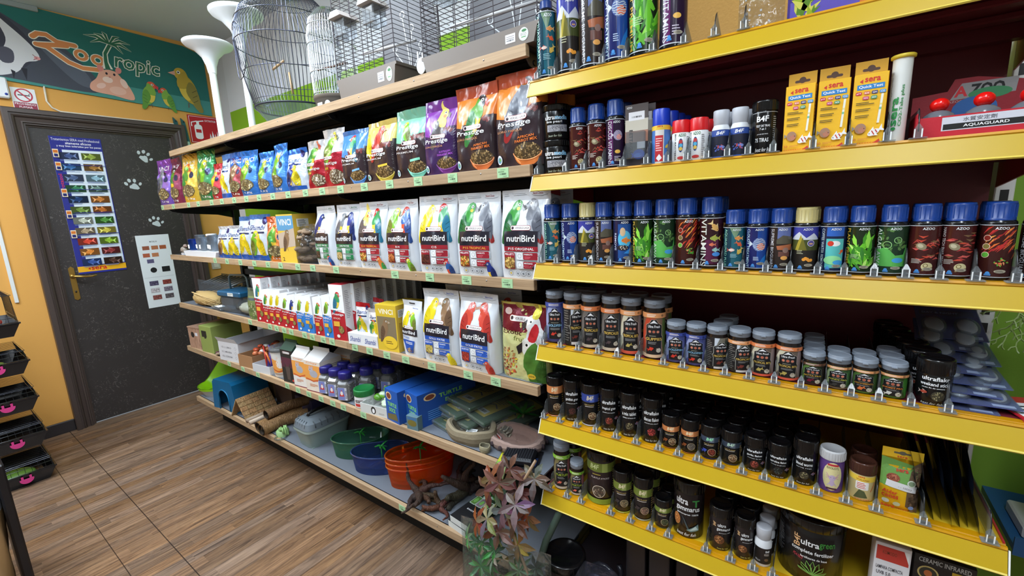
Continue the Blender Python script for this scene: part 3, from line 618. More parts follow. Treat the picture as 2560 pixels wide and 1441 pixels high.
for i in range(1, 7):
    z = YZ[i]
    r = thing('shelf', 'maroon shelf with yellow price rail, %s level of the yellow shelving' % lvy[i - 1], 'shelf', (YX0, YF, z))
    b = MB(); b.box(YX0 + .002, YX1 - .002, YF + .03, YBK, z - .004, z, (214, 176, 40) if i > 4 else MAR, 'satin')
    b.box(YX0 + .002, YX1 - .002, YF + .012, YF + .032, z - .03, z - .001, (206, 160, 24), 'satin'); b.box(YX0 + .002, YX1 - .002, YBK - .05, YBK - .02, z - .035, z - .004, MAR)
    b.box(YX0 + .002, YX1 - .002, YF + .14, YF + .17, z - .018, z - .004, MAR, 'satin', .003); b.box(YX0 + .002, YX1 - .002, YF + .25, YF + .28, z - .018, z - .004, MAR, 'satin', .003)
    local(b.build('deck', r), r)
    b = MB(); BE = (200, 142, 6); LO = (222, 200, 90)
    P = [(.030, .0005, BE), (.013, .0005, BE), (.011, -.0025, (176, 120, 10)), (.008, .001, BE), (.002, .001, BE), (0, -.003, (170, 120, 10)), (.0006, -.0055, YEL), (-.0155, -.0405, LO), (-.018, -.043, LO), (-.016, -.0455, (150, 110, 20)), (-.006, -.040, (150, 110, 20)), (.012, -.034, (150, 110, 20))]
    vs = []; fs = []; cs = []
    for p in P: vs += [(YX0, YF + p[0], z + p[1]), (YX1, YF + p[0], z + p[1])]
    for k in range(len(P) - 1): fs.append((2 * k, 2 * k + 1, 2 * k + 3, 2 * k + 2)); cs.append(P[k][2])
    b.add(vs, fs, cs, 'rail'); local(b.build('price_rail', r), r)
    for x in (YX0 - .003, YX1 + .001):
        b = MB(); b.prism([(YF - .0175, z - .045), (YF + .0, z - .003), (YF + .004, z - .004), (YF - .008, z - .042)], x, x + .0025, (236, 236, 228), 'satin', 'x'); local(b.build('end_strip', r), r)
    for x in (YX0 + .001, YX1 - .004):
        b = MB(); b.prism([(YBK, z - .09), (YBK, z + .004), (YF + .014, z + .004), (YF + .012, z - .03), (YF + .06, z - .045)], x, x + .003, (176, 40, 50), 'satin', 'x'); local(b.build('side_bracket', r), r)
# divider clips
def make_clip(long=True):
    r = thing('shelf_divider', None, 'shelf divider'); b = MB(); C = (222, 228, 232)
    b.box(-.012, .012, -.003, .014, .0015, .0035, C, 'tint'); b.box(-.006, .006, .0, .009, .0035, .018, C, 'clear'); b.box(-.0062, -.0045, -.0008, .0002, .0035, .018, (236, 240, 242)); b.box(.0035, .0055, -.0008, .0002, .0035, .018, (236, 240, 242))
    vs = [(-.006, 0, .018), (.006, 0, .018), (.006, .009, .018), (-.006, .009, .018), (-.001, .007, .028), (.001, .007, .028)]
    b.add(vs, [(0, 1, 5, 4), (1, 2, 5), (2, 3, 4, 5), (3, 0, 4)], C, 'clear'); b.build('clip', r)
    b = MB(); b.prism([(.012, .006), (.012, .032), (.020, .050), (.026, .054), (.30 if long else .08, .054 if long else .02), (.34 if long else .10, .004)], -.0006, .0006, (214, 220, 224), 'clear', 'x')
    b.tube([(0, .006, .014), (0, .008, .032), (0, .018, .050), (0, .026, .0555)], .0011, (36, 38, 42), 'gloss', 5); b.build('panel', r)  # dark tube paints in the refracted darkness along the clear front edge
    return r
CX = {1: [-.664, -.612, -.55, -.476, -.418, -.352, -.282, -.22, -.164], 2: [-.674, -.584, -.53, -.478, -.422, -.362, -.314, -.270, -.226, -.184, -.144, -.098, -.03, .026, .082, .124],
      3: [-.672, -.618, -.564, -.51, -.458, -.406, -.352, -.298, -.242, -.188, -.144, -.098, -.054, -.006, .038, .084, .13, .176, .222, .270],
      4: [-.672, -.612, -.554, -.492, -.436, -.378, -.312, -.264, -.216, -.168, -.118, -.068, -.018, .024, .068, .112, .16, .212],
      5: [-.678, -.622, -.564, -.502, -.44, -.382, -.32, -.27, -.222, -.172, -.122, -.074, -.022, .026, .078, .128, .2, .292],
      6: [-.664, -.602, -.554, -.458, -.398, -.338, -.29, -.194, -.136, -.086, -.044]}
def clips():
    A_ = make_clip(True); B_ = make_clip(False); used = {}
    for i, xs in CX.items():
        for j, x in enumerate(sorted(xs)):
            L_ = nearest_l('Y%d' % i, x); R_ = nearest_r('Y%d' % i, x)
            k = sum(1 for q in xs if q < x and nearest_l('Y%d' % i, q) == L_)
            w = '%sright of the %s' % (['just ', 'second ', 'third '][min(k, 2)], L_) if L_ else 'at its left end'
            lab = 'clear divider %s, %s yellow shelf' % (w, lvy[i - 1])
            src = B_ if i == 1 else A_
            if not used.get(id(src)): used[id(src)] = 1; o = place(src, (x, YF, YZ[i])); o['label'] = lab; o['group'] = 'clear dividers on the yellow shelves'
            else: dup(src, (x, YF, YZ[i]), 0, lab, 'clear dividers on the yellow shelves')
def nearest_l(key, x):
    c = sorted((x - a[1], a[2]) for a in NEAR if a[0] == key and a[1] < x - .005); return c[0][1] if c else None
def nearest_r(key, x):
    c = sorted((a[1] - x, a[2]) for a in NEAR if a[0] == key and a[1] > x + .005); return c[0][1] if c else None
# ================================================================ bottles and jars of the yellow shelving
FY = YF + .022
CAPB = (22, 62, 140); GOLD = (196, 182, 122); BLK = (20, 20, 22)
def face_rz(x, y=1.1, k=.85): return math.atan2(-x, y) * k
def N(key, x, short): NEAR.append((key, x, short))
def azoo_art(kind, R, h, seed):
    A = Art(-R * 1.5, R * 1.5, h * .045, h * .715, .011); w = R * 2; z0, z1 = h * .045, h * .715; H = z1 - z0; zc = (z0 + z1) / 2
    W3 = R * 3
    def bg(c, c2=None, f=.5):
        A.rect(0, zc, W3, H, c)
        if c2: A.rect(0, z0 + H * (1 - f / 2), W3, H * f, c2)
    def vt(t, c, x=-.82, hh=.20, ln=.92):
        A.text(t, x * R, zc - H * .01, H * ln, R * hh * 1.6, c, .02, 0, -pi / 2)
    if kind == 'aqua':
        bg((16, 60, 78)); A.rect(R * .3, zc, R * 1.1, H, (34, 96, 112)); A.poly([(-.5 * R, z1), (.6 * R, z1), (.1 * R, z1 - H * .3)], (120, 150, 120)); A.fish(R * .35, z1 - H * .27, R * .7, True, (226, 150, 80), (236, 190, 130)); A.fish(R * .5, z1 - H * .42, R * .62, False, (226, 96, 60), (210, 110, 80), rot=-.6)
        A.fish(-R * .2, z1 - H * .56, R * .6, False, (232, 210, 200), (180, 90, 80)); A.fish(R * .5, z1 - H * .6, R * .7, True, (224, 190, 90), (224, 200, 120), rot=1); A.bars(R * .1, z0 + H * .3, R * .8, H * .1, 4, (150, 200, 210), seed); vt('AQUAGUARD PLUS', (150, 214, 190))
    elif kind == 'cloudy':
        bg((24, 34, 96)); A.rect(R * .5, zc, R * .9, H, (28, 70, 150)); A.discus(R * .25, zc + H * .08, R * .62); A.poly([(R * .2, z0 + H * .1), (R * .9, z0 + H * .1), (R * .95, z0 + H * .35), (R * .55, z0 + H * .25)], (40, 120, 200)); A.bars(R * .0, z0 + H * .24, R * .5, H * .1, 4, (190, 210, 240), seed); vt('CLOUDY TREATMENT', (190, 222, 240))
    elif kind == 'gold':
        bg((40, 36, 34)); A.rect(0, z1 - H * .15, W3, H * .3, (60, 66, 160)); A.poly([(-R * 1.4, z1 - H * .3), (-R * .5, z1 - H * .12), (R * .1, z1 - H * .26), (R * .7, z1 - H * .15), (R * 1.4, z1 - H * .3)], (206, 212, 224)); A.rect(0, z1 - H * .42, W3, H * .24, (70, 78, 40))
        A.poly([(-R * .8, z1 - H * .54), (-R * .35, z1 - H * .18), (R * .1, z1 - H * .54)], (176, 160, 60)); A.poly([(-R * .5, z1 - H * .54), (-R * .2, z1 - H * .24), (R * .2, z1 - H * .54)], (112, 108, 40)); A.ell(R * .5, z1 - H * .38, R * .3, R * .3, (220, 220, 230)); A.ell(R * .5, z1 - H * .38, R * .26, R * .26, (90, 80, 150)); A.rect(R * .5, z1 - H * .39, R * .3, R * .12, (220, 170, 120))
        for k in range(5): A.ell(R * (.0 + .14 * k), z0 + H * .25 + R * .1 * sin(k * 1.4), R * .15, R * .15, (240, 160, 60))
        A.bars(-R * .3, z0 + H * .42, R * .6, H * .1, 3, (180, 180, 150), seed)
    elif kind == 'supreme':
        bg((44, 34, 32)); A.rect(R * .35, z1 - H * .15, R * 1.2, H * .26, (96, 110, 164)); A.poly([(-.3 * R, z1 - H * .3), (.2 * R, z1 - H * .2), (1.2 * R, z1 - H * .24), (1.2 * R, z1 - H * .4), (-.3 * R, z1 - H * .4)], (88, 84, 70)); A.poly([(-.3 * R, z1 - H * .45), (1.1 * R, z1 - H * .40), (1.1 * R, z1 - H * .55), (-.2 * R, z1 - H * .54)], (176, 104, 70)); A.rect(R * .4, z1 - H * .64, R, H * .12, (110, 72, 64)); A.ell(R * .5, z1 - H * .55, R * .26, R * .26, (150, 120, 110)); A.ell(R * .4, z0 + H * .27, R * .3, R * .2, (236, 170, 90)); vt('SUPREME BIOGUARD', (196, 196, 204), -.7)
    elif kind == 'betta':
        bg((20, 28, 70)); A.rect(R * .2, zc, R * 1.4, H * .8, (34, 80, 150)); A.ell(R * .2, zc + H * .05, R * .7, H * .2, (90, 190, 230)); A.ell(R * .0, zc + H * .22, R * .28, R * .45, (222, 190, 150)); A.fish(R * .3, zc + H * .02, R * .95, True, (226, 130, 60), (240, 170, 80)); A.ell(0, zc - H * .15, R * .6, R * .28, (40, 36, 44)); A.seeds(0, zc - H * .15, R * .5, R * .2, [(230, 220, 200)], 14, R * .07, seed); A.poly([(R * .1, z0 + H * .22), (R * .9, z0 + H * .2), (R * .9, z0 + H * .36)], (60, 150, 230)); vt('REMOVE', (200, 210, 236), -.8, .16, .4)
    elif kind == 'plant':
        bg((26, 44, 22)); A.plant(R * .2, zc + H * .05, R * 2, H * 1.0, [(110, 200, 50), (150, 226, 80), (70, 150, 40), (190, 240, 120)], 26, seed); A.plant(-R * .2, zc - H * .2, R * 1.6, H * .6, [(60, 130, 50), (100, 180, 60)], 14, seed + 1); A.bars(-R * .3, z0 + H * .35, R * .7, H * .1, 4, (170, 200, 150), seed); vt('PLANT PREMIUM', (206, 170, 60), -.95)
    elif kind == 'algae':
        bg((26, 52, 34)); A.seeds(0, z1 - H * .3, R * 1.2, H * .3, [(60, 100, 50), (90, 130, 70), (40, 76, 46)], 40, R * .22, seed); A.poly([(-R * 1.2, zc), (-R * .3, zc + H * .05), (R * .3, zc - H * .12), (R * .9, zc - H * .1), (R * 1.2, zc + H * .12), (R * 1.2, z0 + H * .15), (-R * 1.2, z0 + H * .15)], (90, 176, 84)); A.ring(-R * .3, zc + H * .1, R * .3, R * .05, (150, 206, 130)); A.ring(R * .4, z1 - H * .3, R * .25, R * .05, (150, 206, 130)); A.ell(R * .5, z0 + H * .28, R * .4, R * .22, (70, 160, 220)); vt('ALGAE AWAY', (214, 224, 214), -.55 if seed % 2 else -.95, .26)
    elif kind == 'red':
        bg((58, 20, 18)); r = random.Random(seed)
        for k in range(30): x = r.uniform(-.9, 1.1) * R; z = z1 - H * r.uniform(.1, .65); A.line([(x, z), (x + R * .3, z + H * .1), (x + R * .55, z + H * .14)], [R * .02, R * .13, R * .02], r.choice([(200, 60, 40), (226, 110, 50), (160, 36, 40), (240, 160, 70), (190, 50, 50)])); A.l -= 1
        A.l += 1
        for k, c in enumerate(((120, 30, 30), (120, 110, 60), (90, 170, 60))): A.ell(-R * .55, z1 - H * (.25 + .16 * k), R * .24, R * .24, (226, 190, 170)); A.ell(-R * .55, z1 - H * (.25 + .16 * k), R * .2, R * .2, c)
        A.seeds(R * .4, z0 + H * .3, R * .4, R * .3, [(90, 170, 60), (200, 80, 50), (230, 150, 100)], 20, R * .1, seed)
    elif kind == 'vitamins':
        bg((48, 16, 26)); A.rect(R * .1, zc - H * .2, R * 1.2, H * .5, (88, 30, 66)); A.fish(R * .35, z1 - H * .2, R * .9, False, (226, 176, 100), (236, 210, 150), rot=-.9); A.fish(R * .3, z1 - H * .42, R * .8, True, (170, 180, 80), (200, 190, 90)); A.fish(R * .1, z1 - H * .55, R * .5, True, (224, 120, 90)); A.fish(R * .4, z1 - H * .66, R * .6, True, (160, 206, 200)); A.ell(R * .5, z0 + H * .25, R * .35, R * .2, (80, 150, 230)); vt('VITAMINS', (222, 224, 216), -.62, .34, .98)
    elif kind == 'coffee':
        bg((20, 34, 70)); A.rect(R * .2, z1 - H * .12, R * 1.4, H * .2, (50, 100, 190)); A.rect(R * .2, zc - H * .1, R * 1.4, H * .65, (90, 190, 190)); A.ell(R * .2, z1 - H * .38, R * .4, R * .25, (240, 240, 240)); A.ell(-R * .15, z1 - H * .38, R * .24, R * .24, (214, 60, 44)); A.fish(R * .75, z1 - H * .55, R * .4, False, (226, 90, 40), rot=1); A.ell(R * .1, z1 - H * .75, R * .7, H * .1, (150, 226, 160)); A.ell(R * .5, z0 + H * .2, R * .4, R * .22, (70, 160, 220)); vt('COFFEE WATER REMOVER', (190, 206, 214), -.8, .17)
    elif kind in ('snail', 'nano'):
        bg((64, 22, 22)); r = random.Random(seed)
        for k in range(22): x = r.uniform(-.8, .9) * R; z = z1 - H * r.uniform(.15, .7); A.line([(x, z), (x + R * .3, z + H * r.uniform(-.04, .08)), (x + R * .6, z)], [R * .02, R * .16, R * .02], r.choice([(206, 90, 84), (170, 60, 60), (120, 90, 60), (196, 70, 50)])); A.l -= 1
        A.l += 1; A.ell(-R * .15, z1 - H * .42, R * .36, R * .28, (140, 132, 104), -.5); A.ell(-R * .2, z1 - H * .41, R * .2, R * .15, (186, 178, 150), -.5)
        A.ell(R * .35, z0 + H * .17, R * .38, R * .34, (206, 196, 150)); A.ring(R * .25, z0 + H * .19, R * .14, R * .05, (120, 100, 60)); A.rect(R * .38, z0 + H * .12, R * .7, R * .12, (150, 130, 90), .35)
        A.bars(-R * .35, z0 + H * .28, R * .7, H * .1, 4, (214, 200, 190), seed)
        if kind == 'nano': vt('NANO TECH SNAIL TREATMENT', (206, 200, 200), -.9, .16)
    elif kind == 'discus':
        bg((40, 22, 50)); A.rect(-R * .45, zc, R * .5, H, (96, 40, 96)); A.discus(R * .35, zc + H * .15, R * .5, (210, 200, 214), (130, 120, 160), (226, 120, 100)); A.ell(R * .3, z0 + H * .3, R * .3, R * .2, (240, 190, 90)); A.bars(R * .3, z0 + H * .15, R * .7, H * .12, 4, (200, 190, 210), seed); vt('DISCUS VITAMINS', (206, 206, 216), -.55, .3)
    if kind not in ('vitamins',): A.text('AZOO', R * .2, z1 - H * .065, R * .75, H * .05, (236, 240, 244), .05, .1)
    A.ell(-R * .25, z0 + H * .075, R * .13, R * .16, (80, 150, 220)); A.rect(-R * .25, z0 + H * .05, R * .36, R * .14, (70, 130, 200))
    A.ell(R * .4, z0 + H * .12, R * .34, R * .14, (176, 168, 150)); A.bars(R * .4, z0 + H * .12, R * .5, R * .2, 3, (70, 66, 60), seed)
    A.rect(0, z1 - H * .006, W3, H * .012, (206, 214, 224)); A.rect(0, z0 + H * .008, W3, H * .012, (206, 214, 224))
    return A
def azoo(name, kind, R, h, label, tall=False, cap=CAPB, seed=1):
    r = thing('aquarium_bottle', label, 'bottle', group=None); z1 = h * (.86 if tall else .74)
    b = MB(); base = (60, 60, 64) if cap == CAPB else (120, 112, 80)
    b.lathe([(R * .9, 0), (R, .004), (R, h * .04), (R, z1), (R * .97, z1 + h * .012), (R * .80, z1 + h * .045 if not tall else z1 + h * .03), (R * (.78 if not tall else .6), z1 + h * .05)], 28, BLK, 'gloss'); b.build('body', r)
    A = azoo_art(kind, R, h if not tall else h * 1.18, seed); lb = MB(); lb.art(A, cylmap(R + .0003), 'gloss'); lb.build('label', r)
    c = MB(); rc = R * (.86 if not tall else .60); zc0 = z1 + h * .025; seg = 36
    if tall: prof = [(R * .66, z1 + h * .0), (R * .64, z1 + h * .03), (rc, z1 + h * .05), (rc, h * .985), (rc * .93, h)]
    else: prof = [(rc * 1.03, zc0), (rc * 1.03, zc0 + h * .03), (rc, zc0 + h * .035), (rc, h * .975), (rc * .95, h), (rc * .8, h)]
    c.lathe(prof, seg, cap, 'shell')
    for k in range(18 if not tall else 0): a = 2 * pi * k / 18; c.box(rc * cos(a) - .0006, rc * cos(a) + .0006, rc * sin(a) - .0006, rc * sin(a) + .0006, zc0 + h * .04, h * .96, cap, 'shell')
    c.build('cap', r); return r
CN = {'aqua': 'teal bottle with goldfish', 'cloudy': 'blue bottle with striped discus', 'gold': 'gold capped mountain bottle', 'supreme': 'brown landscape bottle', 'betta': 'dark blue fish bottle', 'plant': 'green leaf bottle', 'algae': 'green algae bottle', 'red': 'red flake bottle', 'vitamins': 'maroon vitamins bottle', 'coffee': 'light blue goldfish bottle', 'snail': 'red snail bottle', 'nano': 'red snail bottle with side lettering', 'discus': 'purple discus bottle'}
def row(key, z, items, mk, back=None):
    for it in items: mk(key, z, *it)
# topmost level: tall aerosols
for x, kind, R, h, cap in ((-.655, 'aqua', .028, .203, CAPB), (-.589, 'gold', .030, .226, GOLD), (-.522, 'supreme', .032, .236, CAPB), (-.455, 'cloudy', .031, .245, CAPB), (-.388, 'plant', .033, .245, CAPB), (-.318, 'discus', .030, .245, CAPB)):
    o = azoo('x', kind, R, h, 'tall %s, topmost yellow shelf' % CN[kind].replace('bottle', 'aerosol bottle'), True, cap, 3); place(o, (x, FY + R - .004, YZ[1]), face_rz(x)); o['group'] = 'tall bottles on the topmost yellow shelf'; N('Y1', x, 'tall ' + CN[kind])
# third level
T3 = [(-.654, 'aqua'), (-.596, 'cloudy'), (-.541, 'gold'), (-.492, 'supreme'), (-.437, 'betta'), (-.384, 'plant'), (-.329, 'algae'), (-.275, 'red'), (-.219, 'vitamins')]
T3b = [(-.168, 'aqua'), (-.122, 'cloudy'), (-.077, 'supreme'), (-.032, 'gold'), (.016, 'coffee'), (.061, 'plant'), (.109, 'algae'), (.155, 'snail'), (.200, 'nano'), (.249, 'red')]
for lst, R, h, sz in ((T3, .0252, .168, 'larger'), (T3b, .0222, .137, 'smaller')):
    for i, (x, kind) in enumerate(lst):
        o = azoo('x', kind, R, h, 'x', False, GOLD if kind == 'gold' else CAPB, 4 + i); place(o, (x, FY + R, YZ[3]), face_rz(x)); nm = sz + ' ' + CN[kind]
        o['label'] = '%s, third yellow shelf' % nm; o['group'] = 'capped bottles on the third yellow shelf'; N('Y3', x, nm)
        dup(o, (x + .004, FY + R + (.056 if sz == 'larger' else .052), YZ[3]), face_rz(x) + .3, '%s, third yellow shelf, hidden behind the front one' % nm, 'second row bottles on the third yellow shelf')
b = azoo('x', 'supreme', .026, .137, 'x', False, BLK, 9); place(b, (.305, FY + .03, YZ[3]), -.4); b['label'] = 'black capped dark bottle, far right of the third yellow shelf'; N('Y3', .305, 'black capped dark bottle')
# ---- jars with pale grey lids ("Ultra Fresh")
GL_ = (138, 148, 162)
def fresh(label, band, pic, word, wc, R, h, lidh, seed, back=False, bandz=True):
    r = thing('fish_food_jar', label, 'jar'); zl = h - lidh
    b = MB(); b.lathe([(R * .92, 0), (R, .003), (R, zl - h * .07), (R * .93, zl - h * .03), (R * .93, zl + .004)], 28, (30, 22, 20), 'gloss'); b.build('body', r)
    z0, z1 = h * .035, zl - h * .075; H = z1 - z0; zc = (z0 + z1) / 2; A = Art(-R * 1.5, R * 1.5, z0, z1, .011)
    A.rect(0, zc, R * 3, H, pic[0]); A.poly([(-R * 1.5, zc), (-R * .5, z1), (R * .3, z1), (-R * .6, zc - H * .2), (-R * 1.5, z0)], pic[1]); A.poly([(R * 1.5, zc + H * .2), (R * .9, z1), (R * .7, zc), (R * 1.1, z0), (R * 1.5, z0)], pic[2])
    A.rect(0, z0 + H * .04, R * 3, H * .08, pic[3]); wd = R * .74; dx = R * .5 if back else 0
    if back: A.rect(-R * .75, zc, R * 1.1, H, (36, 34, 36)); A.bars(-R * .75, zc, R * .8, H * .85, 14, (120, 116, 110), seed)
    for k, (c, s) in enumerate(((tuple(min(255, q + 70) for q in pic[0]), 1.05), ((26, 26, 30), 1.0))):
        A.poly([(dx + px * wd * s, z0 + H * (.07 + pz * .78 * (1 if k else 1.01))) for px, pz in ((-1, 0), (1, 0), (1, .38), (1.18, .48), (1, .56), (1, .84), (.55, .9), (.3, 1), (-.3, 1), (-.55, .9), (-1, .84), (-1, .56), (-1.18, .48), (-1, .38))], c)
    A.poly([(dx - wd * .5, z0 + H * .76), (dx, z0 + H * .84), (dx + wd * .5, z0 + H * .76), (dx, z0 + H * .78)], WH); A.text('Ultra Fresh', dx, z0 + H * .70, wd * 1.5, H * .06, WH, .03, .15)
    for k in (-1, 0, 1): A.ell(dx + k * wd * .5, z0 + H * .585, wd * .19, wd * .19, (150, 110, 100)); A.ell(dx + k * wd * .5, z0 + H * .585, wd * .14, wd * .13, (220, 130, 100) if k else (190, 90, 60))
    A.bars(dx, z0 + H * .49, wd * 1.1, H * .03, 1, (160, 160, 140), seed); A.text(word, dx, z0 + H * .42, wd * 2.05, H * .065, wc, .03); A.bars(dx, z0 + H * .33, wd * 1.4, H * .06, 2, (150, 150, 150), seed)
    A.fish(dx - wd * .3, z0 + H * .2, wd * .7, seed % 2 == 0, pic[4], pic[4], rot=.4); A.ell(dx + wd * .6, z0 + H * .17, wd * .3, wd * .3, (190, 184, 170)); A.seeds(dx + wd * .6, z0 + H * .2, wd * .25, wd * .18, [(230, 220, 200), (120, 100, 80)], 12, wd * .07, seed)
    if bandz: A.rect(0, z1 - H * .055, R * 3, H * .11, band); A.bars(-R * .1, z1 - H * .055, R * 1.1, H * .07, 2, (245, 235, 225), seed); A.ell(R * .75, z1 - H * .055, R * .12, R * .12, tuple(int(q * .7) for q in band))
    lb = MB(); lb.art(A, cylmap(R + .0003), 'satin'); lb.build('label', r)
    c = MB(); rl = R * .97; c.lathe([(rl * .97, zl), (rl, zl + .001), (rl, zl + lidh * .45), (rl * 1.04, zl + lidh * .5), (rl * 1.04, zl + lidh * .62), (rl, zl + lidh * .66), (rl, h - .0015), (rl * .97, h), (rl * .90, h), (rl * .89, h - .0008)], 30, GL_, 'satin')
    c.box(-.005, .005, -rl - .0045, -rl + .001, zl + lidh * .42, zl + lidh * .68, GL_, 'satin', .001); c.rect = None; c.build('lid', r); return r
OB, OB2, BB = (226, 130, 76), (232, 160, 104), (62, 78, 160)
P1 = [(70, 80, 140), (150, 160, 200), (90, 96, 150), (60, 60, 110), (214, 60, 44)]; P2 = [(120, 120, 110), (206, 214, 226), (60, 70, 60), (206, 206, 210), (120, 50, 40)]; P3 = [(70, 66, 62), (110, 104, 100), (90, 90, 96), (206, 190, 170), (80, 66, 70)]; P4 = [(110, 96, 86), (206, 200, 176), (150, 130, 130), (214, 90, 70), (190, 170, 90)]; P5 = [(130, 100, 80), (190, 70, 44), (90, 110, 60), (220, 190, 160), (214, 60, 40)]
PG_ = [(40, 56, 30), (90, 130, 60), (60, 90, 40), (70, 100, 40), (226, 120, 60)]
Y4 = [(-.657, BB, P1, 'GOLDFISH', (150, 206, 240), 'blue banded jar'), (-.595, OB2, P2, 'TROPICALES', (226, 190, 90), 'white pictured orange banded jar'), (-.537, OB, P3, 'TROPICALES', (226, 190, 90), 'left dark jar with orange band'), (-.474, OB, P3, 'TROPICALES', (226, 190, 90), 'right dark jar with orange band'), (-.417, OB2, P4, 'TROPICAL BITS', (226, 190, 90), 'bits jar with light orange band'), (-.353, OB2, P5, 'GUPPIES', (226, 190, 90), 'guppies jar with red fish')]
for i, (x, bd, pc, w_, wc, nm) in enumerate(Y4):
    o = fresh('tall %s with grey lid, fourth yellow shelf' % nm, bd, pc, w_, wc, .0275, .160, .021, i + 2, i == 1); place(o, (x, FY + .034, YZ[4]), face_rz(x)); o['group'] = 'tall grey lidded jars'; N('Y4', x, 'tall ' + nm)
    dup(o, (x + (.014, .01, -.006, .004, 0, .0)[i], FY + .094, YZ[4] + 0), .2, 'grey lidded jar, fourth yellow shelf, behind the tall %s' % nm, 'second row grey lidded jars')
Y4b = [(-.295, BB, P1, 'GOLDFISH', (150, 206, 240), 'first small blue goldfish jar', 0), (-.246, BB, P1, 'GOLDFISH', (150, 206, 240), 'second small blue goldfish jar', 0), (-.197, OB, P2, 'TROPICALES', (226, 190, 90), 'small jar turned to its back text', 1), (-.147, OB2, P2, 'TROPICALES', (226, 190, 90), 'small jar half turned with orange band', 1), (-.098, OB, P4, 'TROPICAL BITS', (226, 190, 90), 'left small bits jar', 0), (-.047, OB, P4, 'TROPICAL BITS', (226, 190, 90), 'right small bits jar', 0)]
for i, (x, bd, pc, w_, wc, nm, bk) in enumerate(Y4b):
    o = fresh('%s with grey lid, fourth yellow shelf' % nm, bd, pc, w_, wc, .0236, .108, .019, i + 12, bk, i != 2); place(o, (x, FY + .03, YZ[4]), face_rz(x)); o['group'] = 'small grey lidded jars'; N('Y4', x, nm)
    if i == 2:
        for k in (1, 2): dup(o, (x + .004 * k, FY + .03 + .053 * k, YZ[4]), 0, 'small grey lidded jar, %s behind the small jar showing its back text' % ('directly', 'farther')[k - 1], 'jars queued behind the back text jar')
Y4c = [(.001, (120, 80, 60), [(40, 50, 30), (110, 150, 70), (50, 40, 36), (60, 20, 30), (120, 20, 50)], 'BETTA PRO', (232, 190, 70), 'squat betta jar', 3), (.046, OB2, [(60, 90, 50), (180, 196, 150), (70, 110, 60), (110, 90, 70), (60, 60, 60)], 'PONDS PRO', (210, 210, 80), 'squat pellet jar', 1), (.090, OB2, PG_, 'ORNAMENTS', (210, 150, 60), 'squat jar with orange shrimp', 1), (.136, OB2, [(50, 70, 30), (70, 110, 50), (60, 120, 40), (60, 90, 30), (226, 226, 220)], 'SHRIMPS PRO', (232, 140, 60), 'squat shrimp jar', 2)]
for i, (x, bd, pc, w_, wc, nm, nb) in enumerate(Y4c):
    o = fresh('%s with grey lid, fourth yellow shelf' % nm, bd, pc, w_, wc, .0212, .074, .017, i + 22, 0); place(o, (x, FY + .028, YZ[4]), face_rz(x)); o['group'] = 'squat grey lidded jars'; N('Y4', x, nm)
    for k in range(1, nb + 1): dup(o, (x - .001 * k, FY + .028 + .046 * k, YZ[4]), .1 * k, 'squat grey lidded jar, %s in line behind the front %s' % (('', 'first', 'second', 'third')[k], nm), 'squat jars queued behind the front ones')
# ---- black jars
def circle_food(A, cx, cz, r, cols, seed, rim=(226, 200, 160)):
    A.ell(cx, cz, r * 1.08, r * 1.08, rim); A.ell(cx, cz, r, r, tuple(int(q * .5) for q in cols[0])); A.seeds(cx, cz, r * .86, r * .86, cols, 34, r * .16, seed)
def blackjar(label, R, h, lidh, art, seed, bodyc=BLK, lidc=(16, 16, 18), name='fish_food_jar', lidr=1.04, m_='gloss', body_m='gloss', fs=1.0):
    r = thing(name, label, 'jar'); zl = h - lidh; b = MB(); b.lathe([(R * .93, 0), (R, .003), (R, zl - .003), (R * .97, zl)], 30, bodyc, body_m); b.build('body', r)
    A = Art(-R * 1.5, R * 1.5, .003, zl - .003, .011); art(A, R, zl); lb = MB(); lb.art(A, cylmap(R + .0003), 'satin'); lb.build('label', r)
    c = MB(); rl = R * lidr; c.lathe([(rl * .98, zl), (rl, zl + .001), (rl, zl + lidh * .8), (rl * 1.0, h - .003), (rl * .97, h - .0008), (rl * .9, h), (rl * .84, h), (rl * .82, h - .002), (0.0001, h - .002)], 36, lidc, m_)
    for k in range(30): a = 2 * pi * k / 30; c.box(rl * cos(a) - .0005, rl * cos(a) + .0005, rl * sin(a) - .0005, rl * sin(a) + .0005, zl + .002, zl + lidh * .8, lidc, m_)
    c.build('lid', r); return r
FK = [(170, 70, 56), (200, 100, 80), (130, 50, 40)]; FG = [(120, 110, 80), (170, 160, 120), (80, 70, 50)]; FO = [(190, 120, 70), (226, 170, 110), (130, 70, 40)]; FM = [(190, 150, 110), (150, 90, 60), (226, 206, 170)]
def uf(l2, l3, cols, sx=0.0):
    def f(A, R, H):
        s = 1.55 * R; A.text('ultraflake', sx * R, H * .86, s, H * .10, WH, .04); A.text(l2, sx * R, H * .68, s * min(1, len(l2) / 11), H * .10, WH, .035); A.text(l3, sx * R, H * .565, s * .9, H * .035, WH, .03)
        circle_food(A, (sx + .05) * R, H * .33, R * .40, cols, 5, (60, 40, 36)); A.fish(R * .85, H * .4, R * .5, True, (120, 100, 120), (190, 120, 100)); A.text('best for fish', sx * R, H * .09, R * 1.1, H * .055, (200, 200, 190), 0, .3)
    return f
